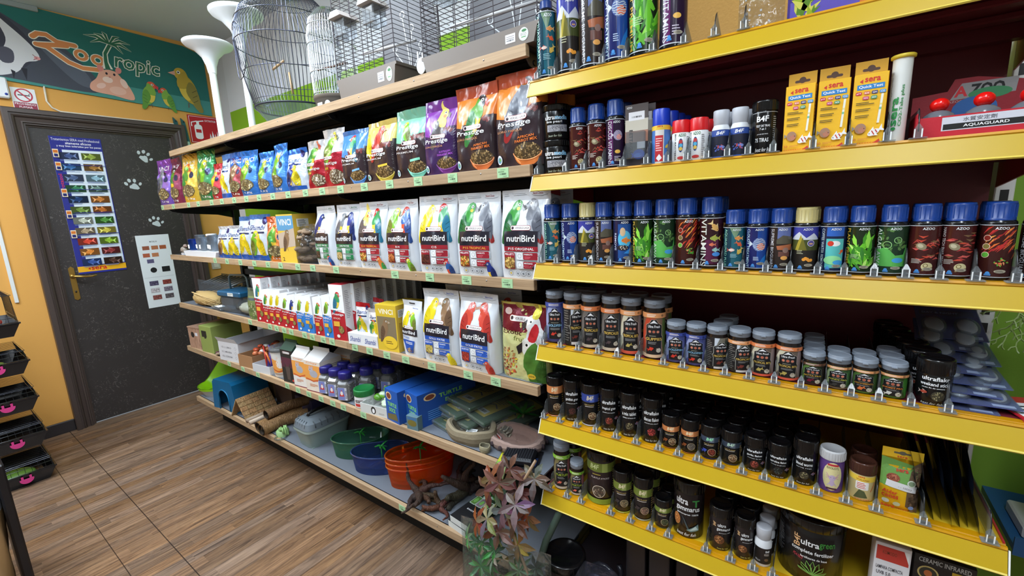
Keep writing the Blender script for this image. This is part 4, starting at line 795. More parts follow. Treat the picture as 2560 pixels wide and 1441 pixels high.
def b4f(band, cols, extra=None, edge=None, fc=(240, 226, 190)):
    def f(A, R, H):
        A.rect(0, H * .86, R * 3, H * .24, band); A.rect(R * .2, H * .86, R * .5, H * .24, tuple(min(255, q + 40) for q in band)); A.text('B4F', 0, H * .865, R * .8, H * .13, fc, .05, .2); A.text('FISH FLAKES', -.1 * R, H * .66, R * 1.1, H * .03, (220, 190, 120), .03); A.rect(-.1 * R, H * .61, R * 1.0, H * .02, (200, 190, 180))
        A.rect(0, H * .03, R * 3, H * .07, edge or band); A.bars(0, H * .03, R, H * .03, 1, WH, 3)
        A.bars(R * 1.2, H * .5, R * .4, H * .7, 10, (180, 150, 90), 3)
        circle_food(A, R * .25, H * .33, R * .42, cols, 7)
        if extra: A.fish(-R * .55, H * .38, R * .65, False, extra, extra, rot=.5)
    return f
CO = (196, 122, 70)
Y5 = [(-.661, .0255, .131, b4f(CO, FM, None), 'black jar with copper band', 2), (-.601, .0255, .131, uf('goldfish gran', 'granulado para agua fria', [(96, 50, 46), (120, 66, 60)]), 'black goldfish granules jar', 2), (-.539, .0262, .131, b4f((50, 70, 150), FM, None, (190, 190, 200)), 'tall black jar with blue band', 2), (-.480, .0265, .131, uf('tropical gran', 'granulado para tropicales', FK), 'black tropical granules jar', 2), (-.418, .0265, .131, uf('a mix tablet', 'tabletas de fondo mix', FG), 'black mix tablets jar', 2), (-.355, .0272, .129, uf('discus flakes', 'escamas para discos', [(190, 60, 60), (220, 90, 80)]), 'black discus flakes jar', 2),
      (-.301, .0218, .094, b4f(CO, FM, (150, 80, 40), (220, 130, 60)), 'left small copper banded jar', 3), (-.252, .0215, .094, b4f(CO, [(150, 140, 130), (110, 100, 90)], (150, 80, 40), (220, 130, 60)), 'right small copper banded jar', 3), (-.202, .0218, .091, b4f((60, 70, 90), FK, (70, 90, 190), (50, 60, 140), (160, 240, 190)), 'small black jar with blue fish', 3), (-.153, .0220, .090, b4f((50, 60, 76), FM, None, (90, 96, 110), (190, 220, 200)), 'small black jar with steel blue band', 3), (-.101, .0225, .088, uf('garlic flakes', 'escamas de ajo', FK), 'small black garlic flakes jar', 3), (-.051, .0225, .086, uf('spirulina flakes', 'escamas de spirulina', [(40, 46, 44), (90, 100, 96)]), 'small black spirulina flakes jar', 3), (.0, .0222, .110, uf('blood worms', 'larva roja', FG), 'black bloodworms jar', 1)]
for i, (x, R, h, art, nm, nb) in enumerate(Y5):
    o = blackjar('%s, fifth yellow shelf' % nm, R, h, h * (.2 if h > .12 else .29), art, i); place(o, (x, FY + R + .002, YZ[5]), face_rz(x)); o['group'] = 'black jars at the front of the fifth yellow shelf'; N('Y5', x, nm)
    for k in range(1, nb + 1): dup(o, (x + .003 * k, FY + R + .002 + (2 * R + .004) * k, YZ[5]), .2, 'black lidded jar, %s behind the %s' % (('', 'directly', 'two places', 'three places')[k], nm), 'black jars queued on the fifth yellow shelf')
def f(A, R, H):
    A.rect(0, H * .5, R * 3, H, (92, 60, 130)); A.ell(R * .1, H * .52, R * .82, H * .44, (226, 216, 160)); A.rect(R * .1, H * .88, R * .9, H * .06, (190, 50, 60)); A.text('EXOLOTL', R * .1, H * .79, R * 1.0, H * .07, (60, 60, 40), .04)
    PK = (196, 176, 206); A.ell(R * .1, H * .48, R * .28, H * .09, PK); A.ell(R * .1, H * .32, R * .2, H * .1, PK)
    for s in (-1, 1):
        for k in (-1, 0, 1): A.line([(R * .1 + s * R * .22, H * .5), (R * .1 + s * R * .5, H * (.54 + .08 * k))], R * .05, (206, 150, 180))
        A.line([(R * .1 + s * R * .12, H * .34), (R * .1 + s * R * .35, H * .24)], R * .08, PK); A.ell(R * .1 + s * R * .12, H * .5, R * .03, R * .03, BK, n=8)
    A.rect(R * .1, H * .15, R * .8, H * .05, (80, 44, 60))
o = blackjar('small purple axolotl food jar with white lid, fifth yellow shelf', .0225, .098, .022, f, 1, (92, 60, 130), (206, 208, 212), lidr=1.06, m_='satin', body_m='satin'); place(o, (.050, FY + .026, YZ[5]), 0); N('Y5', .05, 'purple jar with white lid')
def f(A, R, H):
    A.rect(0, H * .5, R * 3, H, (206, 186, 130)); A.rect(0, H * .88, R * 3, H * .24, (236, 200, 70)); A.text('sera', -.1 * R, H * .92, R * .5, H * .06, (206, 60, 40), .04); A.text('Wels-Chips', 0, H * .82, R * 1, H * .06, (150, 60, 40), .03); A.poly([(-R * .6, H * .1), (R * .5, H * .15), (R * .2, H * .4), (-R * .2, H * .45)], (84, 92, 60)); A.rr(0, H * .6, R * 1.0, H * .3, R * .1, (244, 240, 236)); A.bars(0, H * .6, R * .8, H * .24, 4, (200, 60, 50), 3); A.line([(R * .7, H * .4), (R * 1.1, H * .75)], R * .08, (210, 110, 50)); A.rect(0, H * .04, R * 3, H * .05, (226, 190, 70)); A.text('<<<<<<', R * .1, H * .08, R * 1.2, H * .05, (206, 60, 40), .02)
o = blackjar('cream catfish chips jar with brown lid, fifth yellow shelf', .0225, .087, .026, f, 1, (206, 186, 130), (74, 44, 34), m_='gloss', body_m='satin', lidr=1.05); place(o, (.104, FY + .026, YZ[5]), 0); N('Y5', .104, 'cream jar with brown lid')
dup(o, (.108, FY + .078, YZ[5]), .3, 'brown lidded jar, fifth yellow shelf, behind the cream catfish chips jar')
def f(A, R, H):
    A.text('ultraflake', .1 * R, H * .88, R * 1.6, H * .13, WH, .05); A.text('weekend stick', .05 * R, H * .70, R * 1.65, H * .11, WH, .04); A.text('sticks fin de semana', 0, H * .58, R * 1.3, H * .04, WH, .03); circle_food(A, R * .3, H * .33, R * .36, FG, 3, (50, 46, 40)); A.fish(-R * .5, H * .42, R * .45, False, (190, 80, 60), (220, 200, 190)); A.text('best for fish', 0, H * .08, R * 1.2, H * .06, (200, 200, 190), 0, .3)
o = blackjar('black weekend stick jar, fourth yellow shelf beside the blister packs', .0265, .092, .030, f, 1); place(o, (.196, FY + .03, YZ[4]), face_rz(.19)); N('Y4', .196, 'black weekend stick jar')
for k in range(1, 6): dup(o, (.192 - .009 * k, FY + .03 + .054 * k, YZ[4]), .1 * k, 'black jar of the weekend stick queue, %s from the front' % ('', 'second', 'third', 'fourth', 'fifth', 'last')[k], 'black jars queued behind the weekend stick jar')
# ---- sixth level
def green_fresh(label, R, h, lidh, seed): return fresh(label, (136, 190, 60), [(60, 50, 44), (120, 110, 70), (150, 90, 90), (200, 190, 176), (220, 110, 90)], 'TURTLES', (176, 200, 60), R, h, lidh, seed)
o = green_fresh('tall turtle food jar with lime band and grey lid, sixth yellow shelf', .0262, .160, .026, 3); place(o, (-.643, FY + .028, YZ[6]), face_rz(-.643)); N('Y6', -.643, 'tall lime banded jar')
dup(o, (-.63, FY + .085, YZ[6]), .3, 'second tall lime banded jar, behind the front one, sixth yellow shelf')
o = green_fresh('small turtle food jar with lime band and grey lid, sixth yellow shelf', .0212, .113, .022, 5); place(o, (-.587, FY + .024, YZ[6]), face_rz(-.587)); N('Y6', -.587, 'small lime banded jar')
OL = (110, 124, 50)
def sticks(A, R, H):
    A.rect(0, H * .86, R * 3, H * .2, OL); A.rect(R * .3, H * .86, R * .4, H * .2, (150, 164, 84)); A.text('B4F', -.45 * R, H * .87, R * .7, H * .11, (200, 210, 150), .05, .2); A.text('TURTLE STICKS', -.05 * R, H * .62, R * 1.35, H * .035, (200, 190, 190), .03, .2); A.rect(-.3 * R, H * .70, R * .6, H * .015, (190, 170, 70))
    circle_food(A, -.15 * R, H * .31, R * .44, [(150, 130, 110), (190, 176, 150), (90, 60, 50)], 4, (236, 220, 200)); A.rect(0, H * .07, R * 3, H * .14, (130, 150, 50)); A.bars(R * 1.15, H * .5, R * .45, H * .75, 14, (190, 180, 110), 3); A.rect(R * 1.1, H * .16, R * .2, H * .2, WH)
o = blackjar('large black turtle sticks jar with olive band, sixth yellow shelf', .0425, .172, .028, sticks, 1, (46, 34, 36)); place(o, (-.513, FY + .044, YZ[6]), face_rz(-.513)); N('Y6', -.513, 'large turtle sticks jar')
Y6 = [(-.438, .0262, .132, b4f(OL, [(190, 170, 130), (120, 90, 60)], (60, 50, 50), (190, 200, 60)), 'left black jar with olive band', 2), (-.376, .0265, .134, b4f(OL, [(190, 150, 130), (150, 110, 90)], (60, 50, 50), (170, 176, 160)), 'right black jar with olive band', 2), (-.317, .0225, .087, b4f(OL, [(120, 130, 90), (60, 50, 40)], None, (120, 130, 50)), 'short black jar with olive band', 3)]
def ultra(A, R, H):
    A.text('B4F', -.55 * R, H * .80, H * .13, R * .3, (220, 180, 130), .04, 0, pi / 2); A.text('ultra', .15 * R, H * .80, R * .75, H * .10, WH, .04); A.text('gammarus', .35 * R, H * .655, R * 1.3, H * .09, WH, .03); A.text('gammarus 100%', .45 * R, H * .565, R * 1.1, H * .03, WH, .02); circle_food(A, -.05 * R, H * .35, R * .42, FO, 3, (150, 90, 50)); A.text('best for fish', .3 * R, H * .09, R * 1, H * .05, (200, 190, 90), 0, .3)
    A.bars(-R * 1.2, H * .5, R * .5, H * .7, 12, (70, 70, 74), 3)
Y6 += [(-.169, .0265, .121, ultra, 'medium gammarus jar', 2), (-.113, .0222, .115, ultra, 'slim gammarus jar', 3)]
for i, (x, R, h, art, nm, nb) in enumerate(Y6):
    o = blackjar('%s, sixth yellow shelf' % nm, R, h, h * .23, art, i, (36, 30, 32)); place(o, (x, FY + R + .002, YZ[6]), face_rz(x)); o['group'] = 'black jars at the front of the sixth yellow shelf'; N('Y6', x, nm)
    for k in range(1, nb + 1): dup(o, (x + .003 * k, FY + R + .002 + (2 * R + .004) * k, YZ[6]), .2, 'black lidded jar, %s behind the %s, sixth yellow shelf' % (('', 'directly', 'two places', 'three places')[k], nm), 'black jars queued on the sixth yellow shelf')
def f(A, R, H):
    A.text('ultra', -.45 * R, H * .83, R * .85, H * .15, WH, .04); A.text('T', .5 * R, H * .80, R * .5, H * .15, (60, 140, 70), .06); A.text('gammarus', -.05 * R, H * .64, R * 1.65, H * .11, WH, .04); A.text('gammarus 100%', -.05 * R, H * .545, R * 1.5, H * .05, WH, .03); A.ell(-.8 * R, H * .38, R * .28, H * .13, (190, 120, 60)); A.seeds(-.8 * R, H * .38, R * .24, H * .11, FO, 30, R * .06, 3)
    A.poly([(-.4 * R, H * .5), (-.25 * R, H * .44), (.1 * R, H * .22), (.0, H * .2)], (70, 84, 88)); A.poly([(-.1 * R, H * .2), (.7 * R, H * .34), (.75 * R, H * .2), (.2 * R, H * .17)], (120, 150, 150)); A.poly([(.1 * R, H * .2), (.5 * R, H * .3), (.7 * R, H * .22)], (206, 226, 226)); A.text('best for fish', -.1 * R, H * .10, R * 1.3, H * .07, WH, 0, .3)
o = blackjar('large black gammarus tub with green letter T, sixth yellow shelf', .0385, .165, .032, f, 1, (30, 24, 26)); place(o, (-.252, FY + .04, YZ[6]), face_rz(-.25)); N('Y6', -.252, 'large gammarus tub')
def white_bottle(label, R, h, art, cat='bottle'):
    r = thing('medicine_bottle', label, cat); b = MB(); b.lathe([(R * .9, 0), (R, .003), (R, h * .62), (R * .85, h * .68), (R * .82, h * .7)], 24, (222, 226, 232), 'satin'); b.build('body', r)
    A = Art(-R * 1.5, R * 1.5, .003, h * .62, .011); art(A, R, h * .6); lb = MB(); lb.art(A, cylmap(R + .0003), 'satin'); lb.build('label', r)
    c = MB(); c.lathe([(R * .80, h * .69), (R * .84, h * .70), (R * .86, h * .80), (R * .90, h * .82), (R * .90, h * .985), (R * .84, h), (R * .5, h)], 24, (190, 194, 204), 'satin'); c.build('cap', r); return r
def f(A, R, H):
    A.rect(0, H * .5, R * 3, H * .7, (36, 30, 28)); A.text('B4F', .6 * R, H * .72, R * .5, H * .1, WH, .05); A.bars(.5 * R, H * .58, R * .6, H * .1, 2, (220, 210, 200), 2); A.ell(.5 * R, H * .35, R * .25, R * .2, (120, 90, 60)); A.text('BELLO', -.5 * R, H * .28, R * .6, H * .07, WH, .02)
o = white_bottle('white bottle with black label, front of its queue on the sixth yellow shelf', .019, .103, f); place(o, (-.07, FY + .021, YZ[6]), face_rz(-.07)); N('Y6', -.07, 'white bottle with black label')
for k in (1, 2, 3): dup(o, (-.069 + .002 * k, FY + .021 + .041 * k, YZ[6]), .1, 'white bottle, %s in the queue on the sixth yellow shelf' % ('', 'second', 'third', 'fourth')[k], 'white bottles queued on the sixth yellow shelf')
def f(A, R, H):
    A.text('B4F', -.42 * R, H * .76, H * .22, R * .2, (226, 180, 130), .04, 0, pi / 2); A.text('ultra', -.02 * R, H * .77, R * .55, H * .11, WH, .04); A.text('green', .5 * R, H * .765, R * .5, H * .12, (60, 140, 60), .04); A.text('complete fertilizer', .08 * R, H * .60, R * 1.3, H * .085, WH, .04); A.text('fertilizante de base', .12 * R, H * .50, R * .8, H * .04, WH, .02); A.text('PO4 NO3', -.35 * R, H * .47, R * .3, H * .06, (190, 60, 70), .02, 0, -.2)
    for k in range(7):
        a = RAD(-72 + 24 * k); A.line([(R * .1, H * .20), (R * .1 + R * .35 * sin(a) - .004, H * .20 + R * .38 * cos(a)), (R * .1 + R * .45 * sin(a), H * .20 + R * .55 * cos(a)), (R * .1 + R * .28 * sin(a) + .006, H * .20 + R * .3 * cos(a)), (R * .1, H * .2)], R * .025, (120, 170, 80))
    A.bars(-R * 1.1, H * .6, R * .45, H * .5, 14, (90, 90, 94), 3)
o = blackjar('huge black complete fertilizer tub with green lotus, sixth yellow shelf', .066, .165, .026, f, 1, (22, 20, 22), name='fertilizer_tub'); place(o, (.026, FY + .07, YZ[6]), face_rz(.02)); N('Y6', .026, 'huge fertilizer tub')
tubsrc = o
o = dup(tubsrc, (-.625, 1.10, .225), face_rz(-.7) - .1, 'huge black fertilizer tub on the lowest level, beside the bagged plants')
# small boxes
def carton(name, label, cat, w, d, h, col, front=None, side=None, top=None, m_='card'):
    r = thing(name, label, cat); b = MB(); b.box(-w / 2, w / 2, 0, d, 0, h, col, m_, .0008)
    for fn, mp, ww in ((front, flatmap(0), w), (side, sidemap(w / 2, 0), d), (top, topmap(h), w)):
        if fn: A = Art(-w / 2 if mp is not None and fn is not side else 0, w / 2 if fn is not side else d, 0, h if fn is not top else d, .2); fn(A, ww, h if fn is not top else d); b.art(A, mp, m_, .00012)
    b.build('box', r); return r
def f(A, w, h):
    A.rect(0, h * .86, w * .9, h * .2, (190, 60, 50)); A.poly([(w * .3, h * .96), (w * .45, h * .96), (w * .45, h * .8)], WH); A.text('KOMODO', -.08 * w, h * .88, w * .4, h * .05, (120, 60, 40), .02); A.text('LAMPARA COMPACTA', -.05 * w, h * .66, w * .75, h * .05, (60, 60, 70), .03); A.text('UVB 5.0', -.2 * w, h * .58, w * .4, h * .05, (60, 60, 70), .03)
o = carton('lamp_box', 'white compact lamp box with red corner, sixth yellow shelf', 'box', .058, .06, .168, (222, 222, 228), f); place(o, (.166, FY + .004, YZ[6]), 0); N('Y6', .166, 'white lamp box')
def f(A, w, h):
    A.rect(0, h * .93, w, h * .14, (40, 40, 44)); A.text('CERAMIC INFRARED', 0, h * .93, w * .85, h * .07, (200, 206, 210), .03); A.ell(-w * .25, h * .74, w * .18, h * .11, (210, 190, 120)); A.ell(-w * .25, h * .74, w * .15, h * .09, (60, 60, 50)); A.ell(-w * .25, h * .74, w * .07, h * .05, (190, 110, 60)); A.rect(w * .3, h * .84, w * .34, h * .06, (200, 170, 50)); A.rect(w * .3, h * .66, w * .36, h * .1, (190, 40, 40)); A.text('100W', w * .3, h * .66, w * .3, h * .07, WH, .04); A.text('CERAMIC', w * .05, h * .53, w * .6, h * .08, WH, .05); A.text('INFRARED', w * .05, h * .43, w * .6, h * .08, WH, .05); A.rect(-w * .3, h * .3, w * .3, h * .3, (200, 120, 40))
o = carton('heater_box', 'black ceramic infrared heater box, right end of the sixth yellow shelf', 'box', .092, .09, .152, (34, 30, 32), f, top=lambda A, w, h: A.rect(0, h * .5, w, h, (36, 34, 36))); place(o, (.250, FY + .03, YZ[6]), 0); N('Y6', .25, 'ceramic infrared box')
# second level -------------------------------------------------
def media(A, R, H):
    A.text('ultramedia', .0 * R, H * .76, R * 1.8, H * .16, WH, .05); A.text('media', .42 * R, H * .76, R * .95, H * .162, (120, 190, 230), .05); A.text('live pearl', -.15 * R, H * .60, R * 1.2, H * .11, WH, .04); A.rect(.1 * R, H * .38, R * 1.6, H * .24, (150, 150, 158)); A.seeds(.1 * R, H * .38, R * .75, H * .10, [(190, 190, 196), (110, 110, 120)], 120, R * .05, 3); A.text('best for fish', -.1 * R, H * .12, R * 1.0, H * .08, (180, 190, 170), 0, .3)
o = blackjar('black filter media tub, lower of the stacked pair, second yellow shelf', .0372, .094, .018, media, 1, name='media_tub'); place(o, (-.643, FY + .04, YZ[2]), face_rz(-.64)); N('Y2', -.643, 'stacked black tubs')
dup(o, (-.641, FY + .04, YZ[2] + .0945), face_rz(-.64) + .05, 'black filter media tub, upper of the stacked pair, second yellow shelf')
for x, kind, R, h in ((-.564, 'snail', .0228, .167), (-.511, 'nano', .0245, .168), (-.458, 'discus', .0232, .170)):
    o = azoo('x', kind, R, h, 'tall %s, second yellow shelf' % CN[kind], False, CAPB, 15); place(o, (x, FY + R, YZ[2]), face_rz(x)); N('Y2', x, CN[kind]); o['group'] = 'capped bottles on the second yellow shelf'
    dup(o, (x + .003, FY + R + .055, YZ[2]), .3, 'blue capped bottle behind the %s, second yellow shelf' % CN[kind])
# betta guard hanging card pack
r = thing('card_pack', 'grey hanging card pack with blue betta fish, second yellow shelf', 'pack'); b = MB(); b.box(-.029, .029, 0, .0015, 0, .15, (70, 64, 66), 'card'); A = Art(-.029, .029, 0, .15, .2)
A.rect(0, .105, .058, .05, (196, 190, 176)); A.rect(0, .132, .058, .035, (84, 76, 76)); A.rect(.0, .122, .04, .02, (226, 226, 232)); A.code(0, .120, .025, .004, BK); A.rect(0, .072, .058, .03, (170, 120, 100)); A.rect(0, .03, .058, .06, (50, 44, 50)); A.text('BETTAGUARD', -.014, .05, .08, .009, (40, 36, 40), .05, 0, -pi / 2); A.ell(.006, .03, .015, .012, (40, 80, 170)); A.fish(.004, .028, .022, False, (60, 110, 200), (40, 70, 170)); A.rect(.012, .052, .02, .016, (200, 200, 206)); A.text('AZOO', -.018, .143, .014, .005, WH, .04)
b.art(A, flatmap(0), 'satin'); b.build('card', r); b = MB(); b.box(-.024, .024, -.012, -.0005, .02, .085, (220, 226, 230), 'clear', .002); b.build('blister', r); place(r, (-.398, FY + .012, YZ[2]), 0); N('Y2', -.398, 'grey card pack'); dup(r, (-.386, FY + .03, YZ[2]), 0, 'second grey card pack, behind and right of the front one')
def cyl_can(name, label, R, h, capc, capf, body, art, caps=.96, cat='can'):
    r = thing(name, label, cat); z1 = h * (1 - capf); b = MB(); b.lathe([(R * .9, 0), (R, .003), (R, z1 - .004), (R * .9, z1)], 26, body, 'satin'); b.build('body', r); A = Art(-R * 1.5, R * 1.5, .002, z1 - .003, .011); art(A, R, z1); lb = MB(); lb.art(A, cylmap(R + .0003), 'satin'); lb.build('label', r)
    c = MB(); c.lathe([(R * caps, z1 - .002), (R * caps, h - .003), (R * caps * .93, h)], 26, capc, 'shell'); c.build('cap', r); return r
def f(A, R, H):
    A.rect(0, H * .5, R * 3, H, (70, 120, 190)); A.rect(-R * .15, H * .5, R * 1.0, H, (214, 214, 210)); A.rect(0, H * .93, R * 3, H * .14, (230, 190, 60)); A.text('sera', -.1 * R, H * .95, R * .6, H * .05, (200, 40, 40), .05); A.rect(-R * .2, H * .4, R * .9, H * .65, (190, 40, 50)); A.bars(-R * .2, H * .5, R * .7, H * .35, 6, (240, 200, 200), 2); A.poly([(-R * .5, H * .16), (-R * .2, H * .08), (R * .15, H * .16), (-R * .15, H * .26)], WH); A.fish(R * .7, H * .45, R * .6, True, (226, 190, 60), (60, 120, 200), rot=.8)
o = cyl_can('treatment_can', 'yellow and red treatment can with blue cap, second yellow shelf', .0212, .129, (26, 60, 190), .28, (226, 190, 60), f); place(o, (-.340, FY + .022, YZ[2]), face_rz(-.34)); N('Y2', -.34, 'blue capped red can')
for k in (1, 2, 3): dup(o, (-.336 + .004 * k, FY + .022 + .045 * k, YZ[2]), .2, 'blue capped treatment can, %s in the queue, second yellow shelf' % ('', 'second', 'third', 'fourth')[k], 'blue capped cans queued on the second yellow shelf')
def f(A, R, H):
    A.text('AZOO', .15 * R, H * .88, R * .8, H * .10, (60, 120, 70), .05); A.text('BIO-BACTERIA', -.62 * R, H * .5, H * .85, R * .2, (40, 40, 50), .03, 0, -pi / 2); A.ell(0, H * .55, R * .26, H * .22, (30, 60, 120)); A.ell(0, H * .66, R * .2, H * .07, (190, 60, 60)); A.ell(0, H * .55, R * .2, H * .06, (80, 170, 210)); A.ell(0, H * .44, R * .2, H * .06, (220, 180, 80)); A.ell(.05 * R, H * .15, R * .4, H * .05, (190, 50, 50)); A.bars(R * .85, H * .5, R * .4, H * .7, 12, (150, 150, 156), 3)
for x, nm, w_ in ((-.293, 'left of two', 0), (-.253, 'right of two', .35)):
    o = cyl_can('bacteria_bottle', 'white bottle with red cap, %s, second yellow shelf' % nm, .0205, .0965, (214, 28, 34), .27, (232, 234, 236), f, 1.0, 'bottle'); place(o, (x, FY + .022, YZ[2]), face_rz(x) - w_); N('Y2', x, 'red capped white bottle, ' + nm)
    dup(o, (x + .008, FY + .066, YZ[2]), 0, 'red capped bottle behind the one that is %s' % nm)
def f(A, R, H):
    A.rect(0, H * .5, R * 3, H * .98, (24, 28, 50)); A.rect(0, H * .88, R * 3, H * .2, (50, 80, 160)); A.text('B4F', 0, H * .88, R * 1.0, H * .12, WH, .05, .25); A.fish(R * .2, H * .4, R * .7, False, (120, 140, 210), (200, 80, 90)); A.seeds(-R * .1, H * .35, R * .5, H * .15, [(200, 80, 90), (90, 110, 200)], 14, R * .12, 4); A.rect(0, H * .05, R * 3, H * .08, (60, 90, 170))
for x, nm in ((-.206, 'left of two'), (-.168, 'right of two')):
    o = white_bottle('white bottle with dark blue fighting fish label, %s' % nm, .0185, .1055, f); place(o, (x, FY + .02, YZ[2]), face_rz(x)); N('Y2', x, 'fighting fish bottle, ' + nm)
    dup(o, (x + .006, FY + .062, YZ[2]), .3, 'white bottle standing behind the fighting fish bottle %s' % nm)
def f(A, R, H):
    A.rect(0, H * .97, R * 3, H * .02, WH); A.text('B4F', -.15 * R, H * .82, R * 1.0, H * .13, WH, .06); A.text('TEST DE TIRAS', -.1 * R, H * .66, R * 1.15, H * .05, WH, .02); A.text('7 en 1', -.1 * R, H * .59, R * .5, H * .05, WH, .02); A.text('pH GH KH NO2', -.1 * R, H * .47, R * .9, H * .03, WH, .01); A.text('75 TIRAS', -.15 * R, H * .34, R * 1.1, H * .09, WH, .03); A.text('best for fish', -.0 * R, H * .12, R * 1.3, H * .09, WH, 0, .3); A.bars(R * .95, H * .6, R * .4, H * .55, 12, (150, 150, 150), 3); A.rect(R * .95, H * .26, R * .3, H * .12, (230, 230, 230))
o = blackjar('black test strips canister with white lettering, second yellow shelf', .0232, .112, .022, f, 1, name='test_canister'); place(o, (-.121, FY + .024, YZ[2]), face_rz(-.12)); N('Y2', -.121, 'black test canister')
def qt(A, w, h):
    A.text('sera', w * .04, h * .915, w * .46, h * .06, (206, 44, 36), .06); A.poly([(-w * .34, h * .90), (-w * .24, h * .93), (-w * .24, h * .87)], (206, 44, 36)); A.rect(0, h * .82, w * .8, h * .07, (40, 130, 200)); A.text('Quick Test', 0, h * .82, w * .7, h * .045, WH, .05)
    for x, z, c, t in ((-.34, .735, (206, 40, 60), 'pH'), (-.1, .735, (222, 110, 70), 'KH'), (.13, .735, (50, 50, 110), 'GH'), (.36, .735, (60, 150, 214), 'Cl2'), (-.12, .665, (200, 50, 110), 'NO2'), (.12, .665, (60, 150, 100), 'NO3')): A.rr(w * x, h * z, w * .18, h * .045, .002, c); A.text(t, w * x, h * z, w * .12, h * .025, (250, 240, 240), .03)
    for z in (.59, .50, .41): A.bars(-.12 * w, h * z, w * .55, h * .045, 2, (60, 56, 40), int(z * 100))
    A.line([(w * .36, h * .70), (w * .30, h * .30)], w * .07, (236, 236, 226)); A.rect(w * .33, h * .5, w * .07, h * .03, (120, 190, 160)); A.rect(w * .34, h * .56, w * .07, h * .02, (230, 220, 150)); A.discus(-w * .2, h * .24, w * .17, (150, 140, 130), (190, 130, 90), (214, 120, 80)); A.fish(w * .2, h * .17, w * .42, True, (236, 236, 236), (240, 240, 240), (196, 60, 40), .5); A.text('50', -w * .38, h * .085, w * .13, h * .035, (200, 70, 40), .02); A.bars(-.1 * w, h * .085, w * .3, h * .03, 3, (206, 120, 60), 2); A.text('<<<<<<<<<', -.1 * w, h * .03, w * .7, h * .02, (206, 60, 40), .02); A.poly([(w * .2, h * .02), (w * .42, h * .02), (w * .38, h * .075)], (206, 60, 40))
for i, (x, dy) in enumerate(((-.058, 0), (-.003, .002), (.052, 0))):
    o = carton('test_kit_box', 'yellow aquarium quick test box, %s of three on the second yellow shelf' % ('leftmost', 'middle', 'rightmost')[i], 'box', .050, .024, .128, (240, 186, 30), qt, lambda A, w, h: (A.rect(w / 2, h / 2, w, h, (214, 160, 30)), A.bars(w / 2, h * .5, w * .7, h * .8, 16, (110, 80, 30), 3)))
    b = MB(); b.prism([(-.024, .128), (.024, .128), (.024, .155), (-.024, .155)], .0225, .0232, (214, 164, 44), 'card'); A = Art(); A.rr(0, .139, .026, .005, .0024, (84, 60, 50)); A.ell(0, .141, .006, .006, (84, 60, 50)); b.art(A, flatmap(.0225), 'card'); b.build('hang_tab', o)
    place(o, (x, FY - .004 + dy, YZ[2]), (-.06, .05, .02)[i]); o['group'] = 'yellow quick test boxes'; N('Y2', x, ('left', 'middle', 'right')[i] + ' yellow test box')
r = thing('tablet_tube', 'white tablet tube with yellow lid and green lettering, second yellow shelf', 'tube'); b = MB(); b.lathe([(.0128, 0), (.0135, .002), (.0145, .148)], 24, (226, 230, 228), 'satin'); A = Art(-.02, .02, 0, .15, .01); A.text('sera', -.0045, .055, .050, .0085, (40, 140, 70), .06, 0, pi / 2); A.text('CO2-Tabs plus', .0045, .065, .072, .0058, (40, 140, 70), .03, 0, pi / 2); A.ell(-.0045, .025, .0035, .003, (40, 140, 70))
A.bars(-.014, .1, .006, .05, 20, (150, 150, 150), 2); b.art(A, cylmap(.0150), 'satin'); b.build('body', r); b = MB(); b.lathe([(.0152, .147), (.0178, .148), (.0180, .1525), (.016, .154)], 24, (222, 196, 60), 'satin'); b.build('lid', r); place(r, (.096, FY + .016, YZ[2]), -.1); N('Y2', .096, 'white tablet tube')
# Aquaguard counter display with red-stoppered bottles
r = thing('display_box', 'red card display box of dark bottles, right end of the second yellow shelf', 'display box'); RD = (190, 24, 44); b = MB(); b.box(-.087, .087, 0, .0012, 0, .036, RD, 'card'); b.box(-.087, .087, 0, .11, 0, .0012, RD, 'card'); b.box(-.087, -.0858, .0012, .11, 0, .045, RD, 'card'); b.box(.0858, .087, .0012, .11, 0, .045, RD, 'card')
b.prism([(-.087, 0), (.087, 0), (.087, .09), (.0, .112), (-.030, .112), (-.038, .092), (-.087, .088)], .1088, .11, (150, 20, 36), 'card'); A = Art(-.087, .087, 0, .12, .2)
A.rect(-.0, .022, .108, .0225, (206, 208, 220)); A.rect(0, .017, .104, .0095, BK); A.text('AQUAGUARD', 0, .017, .054, .0055, WH, .04); A.text('水質安定劑', -.008, .0275, .040, .007, (90, 90, 100), .02); b.art(A, flatmap(0), 'card')
A = Art(-.087, .087, 0, .12, .2); A.poly([(-.034, .075), (.05, .078), (.052, .103), (-.02, .103)], (150, 150, 150)); A.text('A', -.020, .089, .018, .019, (214, 40, 50), .08); A.text('ZOO', .014, .090, .044, .019, BK, .10); A.ell(.018, .081, .028, .010, (60, 140, 90)); A.text('AZOO', -.026, .072, .02, .004, (200, 170, 170), .02); A.ell(0, .056, .03, .022, (40, 100, 170)); b.art(A, flatmap(.1088), 'card'); b.build('tray', r); place(r, (.208, FY - .012, YZ[2]), -.02); N('Y2', .208, 'red display box')
proto = None
for i, (dx, dy) in enumerate(((-.055, .035), (.0, .03), (.055, .035))):
    lab = 'dark dome bottle with red ball stopper in the red display box, %s one' % ('left', 'middle', 'right')[i]
    if proto is None:
        proto = thing('stopper_bottle', lab, 'bottle', group='bottles in the red display box'); b = MB(); b.lathe([(.022, 0), (.024, .004), (.024, .030), (.021, .040), (.013, .046), (.008, .048)], 24, (104, 108, 116), 'gloss'); b.build('body', proto); b = MB(); b.ell((0, 0, .058), (.0135, .0135, .012), (226, 24, 20), 'gloss', 20, 12); b.build('stopper', proto); o = proto
    else: o = dup(proto, (0, 0, 0), 0, lab)
    place(o, (.208 + dx, FY - .012 + dy, YZ[2] + .0015))
